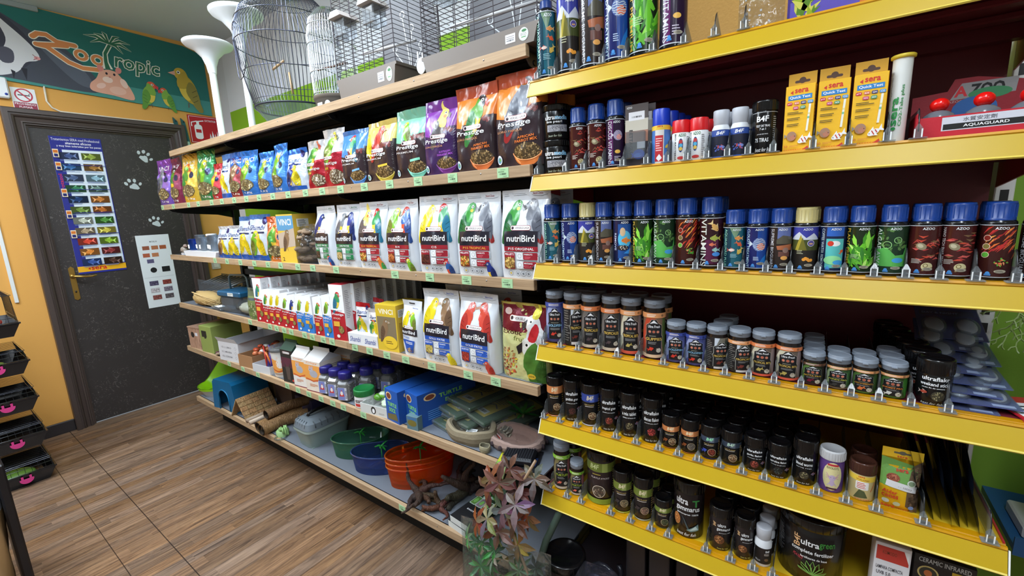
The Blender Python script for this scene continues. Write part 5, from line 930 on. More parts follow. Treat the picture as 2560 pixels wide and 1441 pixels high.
# alder cones pouch, black sheet pouches
r = thing('cone_pouch', 'yellow and green alder cones pouch, fifth yellow shelf', 'pouch'); b = MB(); Wd, Hh = .064, .115
def pf(s): return lambda u, v: ((u - .5) * Wd * (1 - .04 * sin(pi * v)), -s * .011 * (1 - (2 * u - 1) ** 4) * (sin(pi * min(1, v * 1.1 + .12))) ** .7 if 0 < v < 1 else 0, v * Hh)
b.grid(pf(1), 14, 14, (238, 190, 30), 'foil'); b.grid(pf(-1), 10, 10, (238, 190, 30), 'foil'); A = Art(-Wd / 2, Wd / 2, 0, Hh, .008)
A.poly([(-.032, .05), (.032, .05), (.032, .10), (-.032, .112)], (110, 160, 80)); A.poly([(.012, 0.012), (.032, .0), (.032, .115), (.018, .10), (.012, .06)], (100, 80, 60)); A.seeds(.024, .05, .007, .05, [(80, 60, 44), (130, 104, 80), (60, 44, 34)], 60, .004, 3); A.ell(-.012, .071, .011, .009, (150, 80, 60)); A.seeds(-.012, .071, .009, .007, [(190, 120, 90), (110, 50, 40)], 24, .002, 4); A.rect(.002, .056, .050, .014, (214, 214, 216), -.12); A.text('- - 10053', .008, .054, .022, .004, (120, 120, 124), .02, 0, -.12)
A.text('sera', .002, .088, .02, .006, (206, 60, 40), .05); A.text('Alder', -.015, .040, .025, .008, (196, 60, 36), .05); A.text('cones', -.014, .030, .027, .008, (196, 60, 36), .05); A.ell(-.020, .018, .006, .005, (200, 206, 190)); A.ell(-.002, .015, .006, .005, (190, 196, 160)); A.ell(.021, .012, .0045, .0045, (120, 150, 210)); A.text('sera', -.015, .006, .022, .006, (206, 60, 40), .05); A.text('<<<<<<', .008, .004, .02, .004, (206, 60, 40), .03); A.ell(.018, .066, .007, .007, (206, 214, 200)); A.ell(.018, .066, .005, .005, (120, 140, 110))
ff = pf(1); b.art(A, lambda u, v, e: (lambda p: (p[0], p[1] - e - .0003, p[2]))(ff(u / Wd + .5, v / Hh)), 'satin', .0001); b.build('pouch', r)
b = MB(); b.box(-.032, .032, -.0005, .0005, Hh - .002, Hh + .018, (236, 190, 40), 'card'); A = Art(); A.rr(0, Hh + .009, .028, .004, .0019, (100, 96, 84)); A.ell(0, Hh + .0095, .006, .0042, (100, 96, 84)); A.text('sera', 0, Hh + .001, .016, .004, (206, 60, 40), .04); b.art(A, flatmap(-.0005), 'card'); b.build('header', r); place(r, (.163, FY + .016, YZ[5]), .03); N('Y5', .163, 'alder cones pouch')
proto = None
for i in range(7):
    x = .207 + i * .0125; tl = -.30 + i * .012; lab = '%s from the left of the leaning glossy black flat pouches, fifth yellow shelf' % ('first', 'second', 'third', 'fourth', 'fifth', 'sixth', 'seventh')[i]
    if i == 0:
        proto = thing('flat_pouch', lab, 'pouch'); b = MB()
        b.grid(lambda u, v: (.006 * sin(3 * u + 1) * v + .002 * sin(9 * v), u * .23, v * .20 * (1 - .35 * max(0, .25 - u) * 4 * (1 if v > .6 else v))), 8, 8, (26, 28, 34), 'film'); b.grid(lambda u, v: (.006 * sin(3 * u + 1) * v + .002 * sin(9 * v) - .004 * sin(pi * u) * sin(pi * v), u * .23, v * .20 * (1 - .35 * max(0, .25 - u) * 4 * (1 if v > .6 else v))), 8, 8, (22, 30, 44), 'film')
        A = Art(0, .23, 0, .2, .03); A.bars(.1, .12, .1, .04, 4, (90, 110, 120), 2); A.ell(.08, .06, .05, .03, (40, 60, 84)); b.art(A, lambda u, v, e: (.006 * sin(3 * u / .23 + 1) * v / .2 + .002 * sin(9 * v / .2) + .001, u, v), 'film'); b.build('pouch', proto); o = proto
    else: o = dup(proto, (0, 0, 0), 0, lab)
    o.location = (x, FY - .002 + (i % 3) * .008, YZ[5]); o.rotation_euler = (0, tl, (-.08, .02, -.04)[i % 3]); o['group'] = 'black flat pouches leaning together'
N('Y5', .24, 'row of black pouches')
# blister packs piled on the fourth level
proto = None; rr = random.Random(5)
PL = [(.232, 1.105, .0, .0, .0), (.262, 1.112, .012, .05, .04), (.238, 1.13, .024, -.06, .08), (.255, 1.15, .036, .04, .12), (.235, 1.175, .050, -.04, .18), (.248, 1.20, .064, .05, .24), (.230, 1.23, .080, -.05, .30), (.240, 1.26, .096, .02, .36)]
for i, (x, y, dz, rz, rx) in enumerate(PL):
    lab = 'blue carded blister pack in the fourth shelf pile, %s' % ('lowest', 'second from the bottom', 'third from the bottom', 'fourth from the bottom', 'fifth from the bottom', 'sixth from the bottom', 'next to the topmost', 'topmost')[i]
    if i == 0:
        proto = thing('blister_pack', lab, 'blister pack'); b = MB(); b.box(-.052, .052, 0, .12, 0, .0012, (78, 96, 176), 'gloss'); A = Art(-.052, .052, 0, .12, .3); A.rect(0, .10, .09, .02, (50, 50, 120)); A.text('DAY & NIGHT', -.01, .10, .06, .007, (190, 200, 230), .02); A.rect(.03, .01, .03, .01, WH); b.art(A, topmap(.0012)); b.build('card', proto)
        b = MB()
        for sx in (-.026, .026):
            b.ell((sx, .045, .005), (.021, .032, .012), (216, 224, 232), 'clear', 18, 10)
        b.box(-.053, .053, -.001, .121, .0014, .002, (206, 216, 236), 'clear'); b.build('blister', proto)
        b = MB(); b.ell((-.026, .045, .006), (.016, .026, .007), (190, 192, 194), 'matte', 16, 8); b.ell((.026, .045, .006), (.016, .026, .007), (196, 198, 200), 'matte', 16, 8); b.build('feeder_blocks', proto); o = proto
    else: o = dup(proto, (0, 0, 0), 0, lab)
    o.location = (x, y, YZ[4] + .001 + dz); o.rotation_euler = (rx, 0, rz); o['group'] = 'blister packs in the pile'
N('Y4', .25, 'pile of blister packs')
# topmost level, right part: clear bag, plant pack
r = thing('clear_bag', 'clear plastic bag with white flecks on the topmost yellow shelf', 'bag'); b = MB(); b.grid(lambda u, v: ((u - .5) * .09, -.02 * sin(pi * u) * (1 - .7 * v), v * .16), 8, 8, (236, 238, 238), 'clearfilm'); b.grid(lambda u, v: ((u - .5) * .09, .02 * sin(pi * u) * (1 - .7 * v), v * .16), 8, 8, (236, 238, 238), 'clearfilm'); b.build('bag', r)
b = MB(); q = random.Random(4)
for k in range(26): b.box(*(lambda x, z: (x, x + q.uniform(.002, .005), -.005, -.003, z, z + q.uniform(.002, .007)))(q.uniform(-.035, .03), q.uniform(.01, .14)), (240, 240, 244), 'paper')
b.build('fleck', r); tag(r.children[-1], kind='stuff'); place(r, (-.147, FY + .09, YZ[1]), 0); N('Y1', -.147, 'clear bag with flecks')
r = thing('plant_pack', 'purple and green plastic plant pack on the topmost yellow shelf', 'pack'); b = MB(); b.box(-.075, .075, 0, .03, 0, .17, (70, 54, 130), 'gloss', .002); A = Art(-.075, .075, 0, .17, .3); A.rect(0, .03, .14, .05, (96, 84, 176)); A.plant(-.045, .04, .05, .1, [(150, 170, 40), (90, 130, 40), (200, 200, 90)], 26, 3); A.plant(.02, .09, .1, .09, [(90, 190, 60), (140, 220, 90), (60, 150, 50)], 30, 6); A.rect(.06, .04, .03, .07, (214, 120, 60)); b.art(A, flatmap(0), 'gloss'); b.build('box', r); place(r, (-.02, FY + .06, YZ[1]), 0); N('Y1', -.02, 'purple plant pack')
# lowest level: dark bagged goods
m = MB(); m.box(YX0, YX1, YF - .03, YBK, .06, .22, (40, 34, 38), 'satin', .002); tag(m.build('base_shelf'), 'dark base shelf under the yellow shelving', 'shelf')
proto = None
for i, (x, y, rz, tl) in enumerate(((-.40, 1.14, .1, .25), (-.325, 1.12, -.03, .3), (-.25, 1.13, .05, .33), (-.175, 1.12, 0, .36), (-.10, 1.13, .03, .38), (-.02, 1.12, .0, .4))):
    lab = 'black boxed light unit in clear film on the lowest level, %s' % ('beside the big tub', 'second from the tub', 'third from the tub', 'fourth from the tub', 'fifth from the tub', 'sixth from the tub')[i]
    if i == 0:
        proto = thing('light_unit_pack', lab, 'pack'); b = MB(); b.box(-.03, .03, 0, .26, 0, .30, (34, 32, 36), 'gloss', .003); b.box(-.031, -.027, -.001, .262, .296, .301, (150, 154, 158), 'gloss'); b.box(.027, .031, -.001, .262, .296, .301, (110, 114, 118), 'gloss')
        A = Art(0, .26, 0, .3, .3); A.rect(.13, .25, .2, .03, (60, 56, 60)); A.bars(.13, .2, .15, .05, 3, (90, 90, 96), 3); b.art(A, sidemap(.03, 0), 'gloss'); b.build('box', proto); o = proto
    else: o = dup(proto, (0, 0, 0), 0, lab)
    o.location = (x, y, .222); o.rotation_euler = (0, 0, rz); o['group'] = 'black packs on the lowest level'
r = thing('clear_bag', 'clear bag holding a dark coiled hose on the lowest level', 'bag'); b = MB()
b.tube([(.045 * cos(a * .5), .02 + .004 * a, .09 + .045 * sin(a * .5)) for a in range(0, 40)], .009, (44, 44, 52), 'gloss', 8); b.build('hose', r); b = MB(); b.box(-.06, .06, .0, .10, 0, .17, (206, 206, 224), 'clearfilm', .012); b.build('bag', r); place(r, (-.495, 1.02, .222), .1)
# ================================================================ bags of bird food
def bagsurf(w, h, d, pw=5, seal=.9, wr=.0012, sd=1, puff=.5, nar=.02):
    q = random.Random(sd); ph = [q.uniform(0, 6) for _ in range(6)]
    def D(t):
        if t >= seal: return .0012
        b = .82 + .18 * min(1, t / .15); k = t / seal
        return d / 2 * b * (1 - max(0, (k - puff) / (1 - puff)) ** 1.7) + .0012
    def S(u, v, s=1, e=0):
        t = max(0, min(1, v / h)); a = min(1, abs(2 * u / w)); x = u * (1 - nar * sin(pi * t)); ed = (1 - a ** pw) ** .5 if a < 1 else 0
        ww = wr * (1 - a ** 4) * (sin(u * 90 + ph[0] + 6 * t) * sin(v * 35 + ph[1]) + .8 * sin((u * .7 + v) * 120 + ph[2]) * t + .6 * sin((v - u * 1.3) * 70 + ph[3]))
        y = -s * (D(t) * ed + ww * (1 if t < seal else 1.2)) - s * e
        if t >= seal: y += .004 * sin(u * 30 + ph[4]) * (t - seal) / max(.01, 1 - seal)
        return (x, y, v)
    return S
def bag(name, label, w, h, d, basec, art=None, sealc=None, pw=5, seal=.9, m_='film', sd=1, topc=None, wr=.0012, nar=.02, puff=.5, zag=0, side=None):
    r = thing(name, label, 'bag'); S = bagsurf(w, h, d, pw, seal, wr, sd, puff, nar); n = 20
    ua = lambda u: w / 2 * sin(pi * (u - .5)); hs = h * seal
    fc = basec if callable(basec) else (lambda u, v: basec)
    b = MB(); b.grid(lambda u, v: S(ua(u), v * hs), n, 22, lambda u, v: fc(ua(u), v * hs), m_); b.grid(lambda u, v: S(ua(1 - u), v * hs, -1), n, 12, lambda u, v: (side or fc)(ua(1 - u), v * hs), m_)
    b.add([S(ua(i / n), 0) for i in range(n + 1)] + [S(ua(i / n), 0, -1) for i in range(n + 1)], [(i, n + 1 + i, n + 2 + i, i + 1) for i in range(n)], fc(0, 0), m_)
    A = Art(-w * .462, w * .462, .002, h - .001, .0075)
    if art:
        art(A, w, h); k = [t for t in A.t if max(t[0][1], t[1][1], t[2][1]) <= hs + 1e-6 or min(t[0][1], t[1][1], t[2][1]) < hs]; B = Art(); B.t = k
        b.art(B, lambda u, v, e: S(u, v, 1, e + .0003), m_, .00008)
    b.build('body', r)
    c = MB(); sc = sealc or fc(0, hs); tp = (lambda u: h + zag * (abs((u * 24) % 2 - 1) - .5)) if zag else (lambda u: h)
    for s in (1, -1): c.grid(lambda u, v: S(ua(u if s > 0 else 1 - u), hs + v * (tp(u) - hs), s), n, 3, sc, m_)
    if art: B = Art(); B.t = [t for t in A.t if min(t[0][1], t[1][1], t[2][1]) >= hs]; c.art(B, lambda u, v, e: S(u, v, 1, e + .0003), m_, .00008)
    c.build('top_seal', r); return r
def badge(A, x, y, w, h=None):
    h = h or w * .2; A.rr(x, y, w, h, h * .45, (150, 40, 50)); A.rr(x, y, w * .97, h * .86, h * .4, (240, 240, 240)); A.ell(x - w * .39, y, h * .3, h * .3, (60, 40, 50)); A.text('VERSELE-LAGA', x + w * .08, y, w * .72, h * .4, (90, 50, 56), .02)
BRD = {'agp': dict(body=(120, 124, 134), head=(150, 152, 160), beak=(30, 30, 34), wing=(84, 88, 100), belly=(160, 164, 172), tail=(150, 40, 40)), 'gp': dict(body=(34, 120, 60), head=(60, 150, 60), beak=(60, 56, 50), wing=(20, 96, 50), cheek=(226, 200, 80)), 'can': dict(body=(226, 206, 40), head=(236, 216, 50), beak=(226, 180, 140), wing=(206, 186, 30), hook=False),
    'red': dict(body=(206, 74, 60), head=(214, 84, 66), beak=(200, 150, 130), wing=(170, 50, 44), hook=False), 'bud': dict(body=(120, 180, 50), head=(230, 216, 70), beak=(120, 130, 110), wing=(110, 120, 50)), 'ros': dict(body=(50, 100, 170), head=(200, 60, 50), beak=(200, 190, 170), wing=(40, 70, 130), belly=(214, 80, 50)), 'ck': dict(body=(110, 100, 100), head=(236, 216, 110), beak=(120, 110, 100), wing=(90, 84, 86), crest=(226, 206, 110), cheek=(230, 120, 50)),
    'lov': dict(body=(90, 160, 60), head=(226, 110, 50), beak=(206, 90, 70), wing=(60, 130, 60), belly=(220, 190, 60)), 'blu': dict(body=(40, 60, 140), head=(40, 56, 120), beak=(60, 60, 60), wing=(30, 44, 100), belly=(226, 190, 60), hook=False), 'gry': dict(body=(120, 124, 130), head=(110, 114, 120), beak=(60, 60, 60), wing=(90, 90, 96), belly=(210, 190, 70), hook=False), 'gou': dict(body=(60, 150, 90), head=(206, 40, 40), beak=(230, 220, 210), wing=(40, 110, 140), belly=(230, 200, 70), hook=False),
    'bro': dict(body=(140, 110, 80), head=(130, 104, 70), beak=(190, 170, 150), wing=(100, 76, 56), hook=False), 'fis': dict(body=(90, 150, 50), head=(50, 40, 40), beak=(206, 50, 40), wing=(50, 120, 60), belly=(232, 190, 50)), 'cap': dict(body=(226, 130, 60), head=(226, 110, 50), beak=(214, 190, 150), wing=(60, 150, 80))}
def nutri(sub, subc, band, b1, b2, lab, seedc, small=None, panels=None):
    pn = panels or ('PARROTS', 'MAINTENANCE')
    def f(A, w, h):
        A.text('Natural Choice', w * .26, h * .953, w * .2, h * .028, band, .01, .2); A.line([(-w * .45, h * .935), (w * .1, h * .94), (w * .2, h * .925), (w * .34, h * .92), (w * .45, h * .935)], .0012, (130, 140, 150)); A.line([(-w * .45, h * .955), (w * .12, h * .957)], .001, (160, 168, 176))
        if b1: A.bird(-w * .19, h * .69, w * .50, False, **BRD[b1])
        if b2: A.bird(w * .23, h * .70, w * .50, True, **BRD[b2])
        N1 = (34, 34, 46); A.poly([(-w * .34, h * .54), (-w * .18, h * .545), (-w * .14, h * .575), (w * .16, h * .575), (w * .2, h * .545), (w * .36, h * .54), (w * .36, h * .36), (-w * .34, h * .36)], N1)
        A.rect(w * .01, h * .345, w * .70, h * .055, band); badge(A, w * .01, h * .578, w * .42); A.text('nutriBird', w * .015, h * .462, w * .58, h * .075, WH, .035); A.text(sub, w * .015, h * .345, min(w * .6, w * .045 * len(sub)), h * .028, subc, .02)
        A.rr(-w * .23, h * .21, w * .23, h * .19, .004, band); A.text('PELLETS' if lab == 1 else lab, -w * .23, h * .283, w * .19, h * .022, WH, .02); A.rect(-w * .23, h * .185, w * .21, h * .12, tuple(int(q * .6) for q in seedc[0])); A.seeds(-w * .23, h * .185, w * .105, h * .06, seedc, 60, w * .025, 3)
        for k, z in ((0, .265), (1, .165)):
            A.rr(w * .14, h * z, w * .45, h * .088, .003, (190, 196, 202)); A.rr(w * .21, h * z, w * .29, h * .082, .003, band); A.rr(-w * .01, h * z, w * .12, h * .08, .003, (226, 230, 234)); A.ring(-w * .01, h * z, w * .035, .0008, (90, 96, 104)); A.text(pn[k], w * .17, h * (z + .02), w * .17, h * .018, WH, .02); A.bars(w * .16, h * (z - .016), w * .14, h * .03, 3, tuple(min(255, q + 70) for q in band), k)
        for x in (-.22, -.06, .05, .15): A.ring(w * x, h * .065, w * .045, .001, (90, 96, 104)); A.ell(w * x, h * .065, w * .02, w * .02, (120, 126, 134) if x > -.2 else (220, 190, 90))
        A.rect(w * .40, h * .3, .0008, h * .45, (150, 156, 162)); A.rect(-w * .40, h * .3, .0008, h * .45, (150, 156, 162))
        if small: A.bird(w * .36, h * .08, w * .26, True, **BRD[small])
    return f
GBAG = (214, 219, 226); PEL = [(190, 150, 80), (226, 196, 120), (150, 110, 60)]; MIXP = [(206, 120, 50), (120, 140, 60), (170, 60, 40), (226, 190, 100)]
CRIM = (146, 30, 46); GRN = (30, 120, 76); BLU = (40, 84, 176)
def put(o, x, z, y=None, rz=0, key=None, nm=None, grp=None, tilt=0):
    o.location = (x, y if y is not None else BY + .03, z); o.rotation_euler = (tilt, 0, rz)
    if grp: o['group'] = grp
    if key: NEAR.append((key, x, nm))
    return o
NB = [(-1.822, 'INSECT PATEE', GRN, 'blu', None, 'INSECT', [(90, 70, 60), (60, 44, 40)], 'ros', .262, 'insect patee NutriBird style bag'), (-1.655, 'UNI PATEE', GRN, 'gry', 'blu', 'SOFT FOOD', [(214, 190, 130), (190, 160, 100)], None, .262, ''), (-1.487, 'G14 TROPICAL', CRIM, 'ck', 'gou', 1, MIXP, 'cap', .266, ''), (-1.312, 'B14', CRIM, 'bud', 'ros', 1, [(170, 90, 50), (200, 120, 70)], 'bud', .266, ''), (-1.124, 'C15', CRIM, 'can', 'gou', 1, [(110, 60, 50), (80, 40, 36)], 'ros', .272, ''), (-.936, 'P15 TROPICAL', CRIM, 'gp', 'agp', 1, MIXP, 'blu', .272, ''), (-.750, 'P15 ORIGINAL', CRIM, 'gp', 'agp', 1, PEL, 'agp', .272, '')]
nbn = ['green banded white bag with dark blue bird', 'green banded white bag with grey bird', 'white bag with cockatiel', 'white bag with budgerigar', 'white bag with yellow canary', 'white bag of tropical parrot pellets', 'white bag of original parrot pellets']
for i, (x, sub, band, b1, b2, lb, sc, sm, h, _) in enumerate(NB):
    w = .160 if i < 2 else .182; o = bag('bird_food_bag', '%s, third wooden shelf' % nbn[i], w, h, .075, GBAG, nutri(sub, (236, 170, 60) if 'TROP' in sub else WH, band, b1, b2, lb, sc, sm), pw=7, seal=.88, sd=i + 1, m_='film')
    put(o, x, SZ[3], BY + .045, (-.05, .03, .0, -.04, .05, .0, -.03)[i], 'S3', nbn[i], 'white gusseted bird food bags on the third wooden shelf')
    if i > 3: dup(o, (x + .02, BY + .14, SZ[3]), .03, 'same bag standing behind the %s' % nbn[i], 'white bags in the second row')
# fourth shelf white bags
def treats(A, w, h):
    A.rr(0, h * .95, w * .3, h * .025, .002, (60, 60, 66)); A.text('Natural Choice', w * .2, h * .87, w * .3, h * .02, BLU, .01); A.bird(-w * .17, h * .66, w * .5, False, **BRD['can']); A.bird(w * .2, h * .66, w * .46, True, **BRD['bud']); A.poly([(-w * .42, h * .52), (w * .42, h * .52), (w * .42, h * .40), (-w * .42, h * .40)], (34, 34, 46)); badge(A, 0, h * .54, w * .5); A.text('nutriBird', 0, h * .455, w * .7, h * .06, WH, .035); A.text('Treats', -w * .15, h * .36, w * .35, h * .04, (90, 120, 190), .02); A.poly([(-w * .35, h * .31), (w * .3, h * .31), (w * .15, h * .08), (-w * .15, h * .08)], BLU); A.seeds(0, h * .13, w * .13, h * .04, PEL, 24, w * .03, 3); A.bars(0, h * .26, w * .4, h * .05, 2, WH, 2)
put(bag('treat_bag', 'slim white treats bag with canary, fourth wooden shelf', .118, .222, .055, GBAG, treats, pw=6, seal=.9, sd=9), -1.292, SZ[4], BY + .035, -.1, 'S4', 'slim white treats bag')
gp = ('CANARIES', 'GROWTH & ADULT')
for i, (x, b1, b2, sm, sc, nm) in enumerate(((-1.145, 'can', 'bro', 'can', [(226, 206, 120), (200, 176, 90)], 'white patee bag with yellow canary'), (-.963, 'red', 'red', 'red', [(190, 70, 56), (150, 50, 44)], 'white patee bag with two red canaries'))):
    o = bag('bird_food_bag', '%s, fourth wooden shelf' % nm, .176, .275, .08, GBAG, nutri('GOLD PATEE', WH, BLU, b1, b2, 'EGGFOOD', sc, sm, gp), pw=7, seal=.88, sd=20 + i); put(o, x, SZ[4], BY + .048, (.04, -.02)[i], 'S4', nm); dup(o, (x + .025, BY + .145, SZ[4]), .05, 'same bag standing behind the %s' % nm)
def exo(A, w, h):
    A.rect(0, h * .82, w, h * .36, (112, 22, 40)); A.rect(0, h * .985, w, h * .03, (196, 180, 90)); A.poly([(-w * .5, h * .66), (0, h * .60), (w * .5, h * .68), (w * .5, 0), (-w * .5, 0)], (212, 214, 150)); badge(A, -.02 * w, h * .80, w * .55); A.text('Exotic', -w * .2, h * .63, w * .42, h * .065, (76, 30, 30), .02); A.text('fruit', -w * .02, h * .55, w * .3, h * .06, (120, 130, 60), .01)
    A.ell(-w * .33, h * .88, w * .08, w * .06, (220, 200, 200)); A.seeds(-w * .3, h * .22, w * .2, h * .2, [(150, 100, 60), (200, 150, 90), (220, 190, 140), (120, 60, 40), (206, 90, 60), (226, 206, 80)], 90, w * .035, 3); A.bird(w * .3, h * .56, w * .7, True, body=(226, 228, 230), head=(232, 234, 236), beak=(60, 60, 64), crest=(226, 216, 80), wing=(206, 210, 214))
    A.bird(w * .28, h * .22, w * .85, True, body=(80, 130, 50), head=(230, 232, 226), beak=(40, 36, 40), wing=(60, 106, 40), crest=(196, 40, 50)); A.ell(w * .2, h * .08, w * .08, w * .05, (220, 190, 60)); A.text('35%', w * .2, h * .08, w * .1, h * .02, (60, 40, 30), .03)
put(bag('bird_food_bag', 'dark red and pale green exotic fruit bag, right end of the fourth wooden shelf', .190, .255, .06, (196, 200, 130), exo, (170, 150, 70), pw=4, seal=.93, sd=31, wr=.0018, m_='foil'), -.775, SZ[4], BY + .055, -.02, 'S4', 'dark red exotic fruit bag')
# prestige style bags on the second shelf
def prest(top, bird, bc, tagc, sub, t1, t2=None, bowlc=None, sc=None, extra=None, dark=(46, 36, 44), white='Prestige'):
    def f(A, w, h):
        r = random.Random(len(sub)); A.poly([(-w * .5, h * .54), (-w * .2, h * .50), (w * .1, h * .56), (w * .5, h * .64), (w * .5, 0), (-w * .5, 0)], dark)
        for k in range(16): x = r.uniform(-.1, .5) * w; A.ell(x, h * (.56 + r.random() * .06), w * .05, w * .03, (120, 60, 60), r.random() * 3); A.l -= 1
        A.l += 1
        for k, (bn, bx, by, bs, fl) in enumerate(bird): A.bird(w * bx, h * by, w * bs, fl, **BRD[bn])
        badge(A, w * .02, h * .505, w * .44); A.text(white, -w * .04, h * .44, w * .68, h * .07, WH, .03, .1); A.text(sub, -w * .12, h * .375, w * .52, h * .028, t1, .015)
        A.bowl(w * .2, h * .14, w * .52, bowlc or tagc, sc or [(150, 120, 80), (190, 160, 110), (100, 80, 50)], 5); 
        if t2: A.text(t2[0], w * .2, h * .30, w * .32, h * .026, tagc, .04, 0, .05); A.text(t2[1], w * .2, h * .262, w * .42, h * .03, tagc, .04, 0, .05)
        else: A.rect(w * .18, h * .255, w * .3, h * .035, tagc, .08)
        A.ell(-w * .36, h * .085, w * .065, h * .05, (220, 226, 236)); A.ell(-w * .36, h * .08, w * .045, h * .032, (90, 150, 170)); A.ell(-w * .345, h * .085, w * .02, w * .02, (120, 180, 80))
    return f
def two(c1, c2, y0):
    return lambda u, v: c1 if v > y0 else c2
OR1 = (222, 130, 50); OR2 = (176, 76, 48)
PB = [(-1.552, .165, .212, (70, 130, 200), [('gou', .05, .70, .45, True)], (110, 170, 230), 'PREMIUM', None, (60, 120, 190), 'dark bag with blue sky top'), (-1.385, .18, .222, (226, 200, 110), [('can', -.33, .62, .4, True), ('red', .0, .68, .5, False)], (226, 190, 70), 'PREMIUM', None, (190, 170, 60), 'dark bag with yellow top'), (-1.215, .165, .238, (130, 196, 166), [('bud', -.1, .68, .36, True)], (130, 206, 180), 'PREMIUM', None, (110, 190, 170), 'dark bag with mint green top'),
      (-1.072, .150, .245, (130, 60, 160), [('ck', .05, .66, .6, False)], (170, 90, 200), 'LORO PARQUE', ('AUSTRALIAN', 'PARAKEET MIX'), (110, 50, 130), 'dark bag with purple top'), (-.920, .170, .262, OR1, [('fis', .08, .64, .62, False)], (226, 120, 50), 'LORO PARQUE', ('AFRICAN', 'PARAKEET MIX'), (206, 110, 60), 'dark bag with orange top and black faced bird'), (-.752, .182, .270, OR1, [('agp', .05, .66, .68, False)], (226, 120, 50), 'LORO PARQUE', ('AFRICAN', 'PARROT MIX'), (214, 120, 60), 'dark bag with orange top and grey parrot')]
for i, (x, w, h, tc, bd, tg, sub, t2, bw, nm) in enumerate(PB):
    o = bag('bird_food_bag', '%s, second wooden shelf' % nm, w, h, .07, (lambda tc, dk, h: lambda u, v: tc if v > h * .56 + u * .25 else dk)(tc, (60, 36, 84) if i == 3 else (50, 38, 44), h), prest(tc, bd, None, tg, sub, (206, 150, 110) if t2 else (206, 200, 200), t2, bw, dark=(60, 36, 84) if i == 3 else (50, 38, 44)), OR2 if i > 3 else tuple(int(q * .85) for q in tc), pw=6, seal=.86 if i > 1 else .92, sd=40 + i, wr=.0015)
    put(o, x, SZ[2], BY + .045, (.0, -.05, .04, .06, -.02, -.04)[i], 'S2', nm, 'dark bird seed bags on the second wooden shelf')
    if i > 1: dup(o, (x + .035, BY + .14, SZ[2]), .02, 'same bag standing behind the %s' % nm, 'dark bags in the second row')
def pr2(bn):
    def f(A, w, h):
        A.poly([(-w * .5, h * .52), (w * .5, h * .60), (w * .5, 0), (-w * .5, 0)], (168, 28, 46)); A.bird(-w * .1, h * .68, w * .8, False, **BRD[bn]); badge(A, -w * .1, h * .50, w * .5); A.text('Prestige', -w * .05, h * .40, w * .75, h * .07, WH, .03, .1); A.rect(-.2 * w, h * .32, w * .25, h * .04, (190, 150, 50)); A.ell(w * .18, h * .17, w * .3, h * .13, (110, 90, 70)); A.seeds(w * .18, h * .17, w * .27, h * .12, [(206, 196, 170), (150, 130, 100), (226, 216, 200)], 90, w * .03, 3)
    return f
for x, bn, h, nm in ((-1.828, 'lov', .205, 'shiny red and silver bag with lovebird'), (-1.696, 'bud', .235, 'shiny red and silver bag with crumpled top')):
    put(bag('bird_food_bag', '%s, second wooden shelf' % nm, .14, h, .07, (206, 208, 212), pr2(bn), (206, 208, 212), pw=3, seal=.85, sd=int(h * 1000), wr=.003, m_='foil', nar=.06), x, SZ[2], BY + .045, .03, 'S2', nm)
def vinci(c, c2, bn, word='VINCI', tc=WH):
    def f(A, w, h):
        A.rect(0, h * .82, w, h * .36, c2); A.text(word, 0, h * .80, w * .72, h * .10, tc, .03, .05 if word == 'VINCI' else .2); A.poly([(-w * .5, h * .66), (w * .1, h * .72), (w * .5, h * .62), (w * .5, h * .3), (-w * .5, h * .34)], tuple(min(255, q + 40) for q in c)); A.bird(-w * .08, h * .5, w * .75, False, **BRD[bn]); A.ell(w * .28, h * .56, w * .1, w * .1, (40, 50, 90)); A.ell(w * .05, h * .24, w * .34, h * .13, (110, 96, 70)); A.seeds(w * .05, h * .24, w * .31, h * .12, [(180, 170, 120), (120, 110, 70), (210, 200, 150)], 70, w * .03, 3); A.text('1,8 kg', w * .1, h * .07, w * .4, h * .05, WH, .03)
    return f
def shambi(bn, word='Shambi'):
    def f(A, w, h):
        A.text(word, 0, h * .72, w * .72, h * .11, (30, 60, 130), .02, .3); A.rr(.05 * w, h * .61, w * .6, h * .04, .003, (30, 44, 90)); A.bird(-w * .1, h * .38, w * .6, False, **BRD[bn]); A.bird(w * .15, h * .36, w * .5, True, **BRD['can']); A.rect(0, h * .05, w, h * .12, (40, 96, 190)); A.ell(w * .3, h * .86, w * .1, w * .1, (40, 40, 110))
        for k in (-.2, 0, .2): A.ring(w * k, h * .16, w * .05, .001, (60, 110, 200))
    return f
VS = [(-3.665, .20, .300, (110, 80, 170), (120, 60, 150), 'agp', 'VINCI', 'purple seed bag'), (-3.455, .19, .290, (120, 40, 70), (110, 30, 60), 'fis', 'VINCI', 'dark red and blue seed bag'), (-3.23, .20, .292, (206, 170, 60), (226, 190, 80), 'lov', 'VINCI', 'golden yellow seed bag'), (-2.99, .20, .292, (40, 120, 70), (60, 150, 90), 'bud', 'VINCI', 'green seed bag'), (-2.845, .12, .20, (176, 40, 50), (190, 50, 60), 'can', 'VINCI', 'small red seed bag'), (-2.725, .13, .238, (210, 222, 236), (70, 130, 210), 'can', 'Shambi', 'white and blue bag beside the small red bag'), (-2.60, .14, .236, (140, 40, 50), (50, 100, 180), 'bro', 'VINCI', 'red and blue seed bag'), (-2.465, .15, .230, (56, 120, 200), (50, 120, 206), 'bud', 'VINCI', 'first blue seed bag'), (-2.285, .14, .205, (60, 116, 190), (50, 120, 206), 'bud', 'VINCI', 'second blue seed bag, lower of the pair'), (-2.145, .15, .225, (56, 120, 200), (50, 120, 206), 'bud', 'VINCI', 'tall blue seed bag with pinched top'), (-2.0, .155, .190, (214, 226, 240), (50, 110, 200), 'blu', 'Shambi', 'white finch seed bag with blue top')]
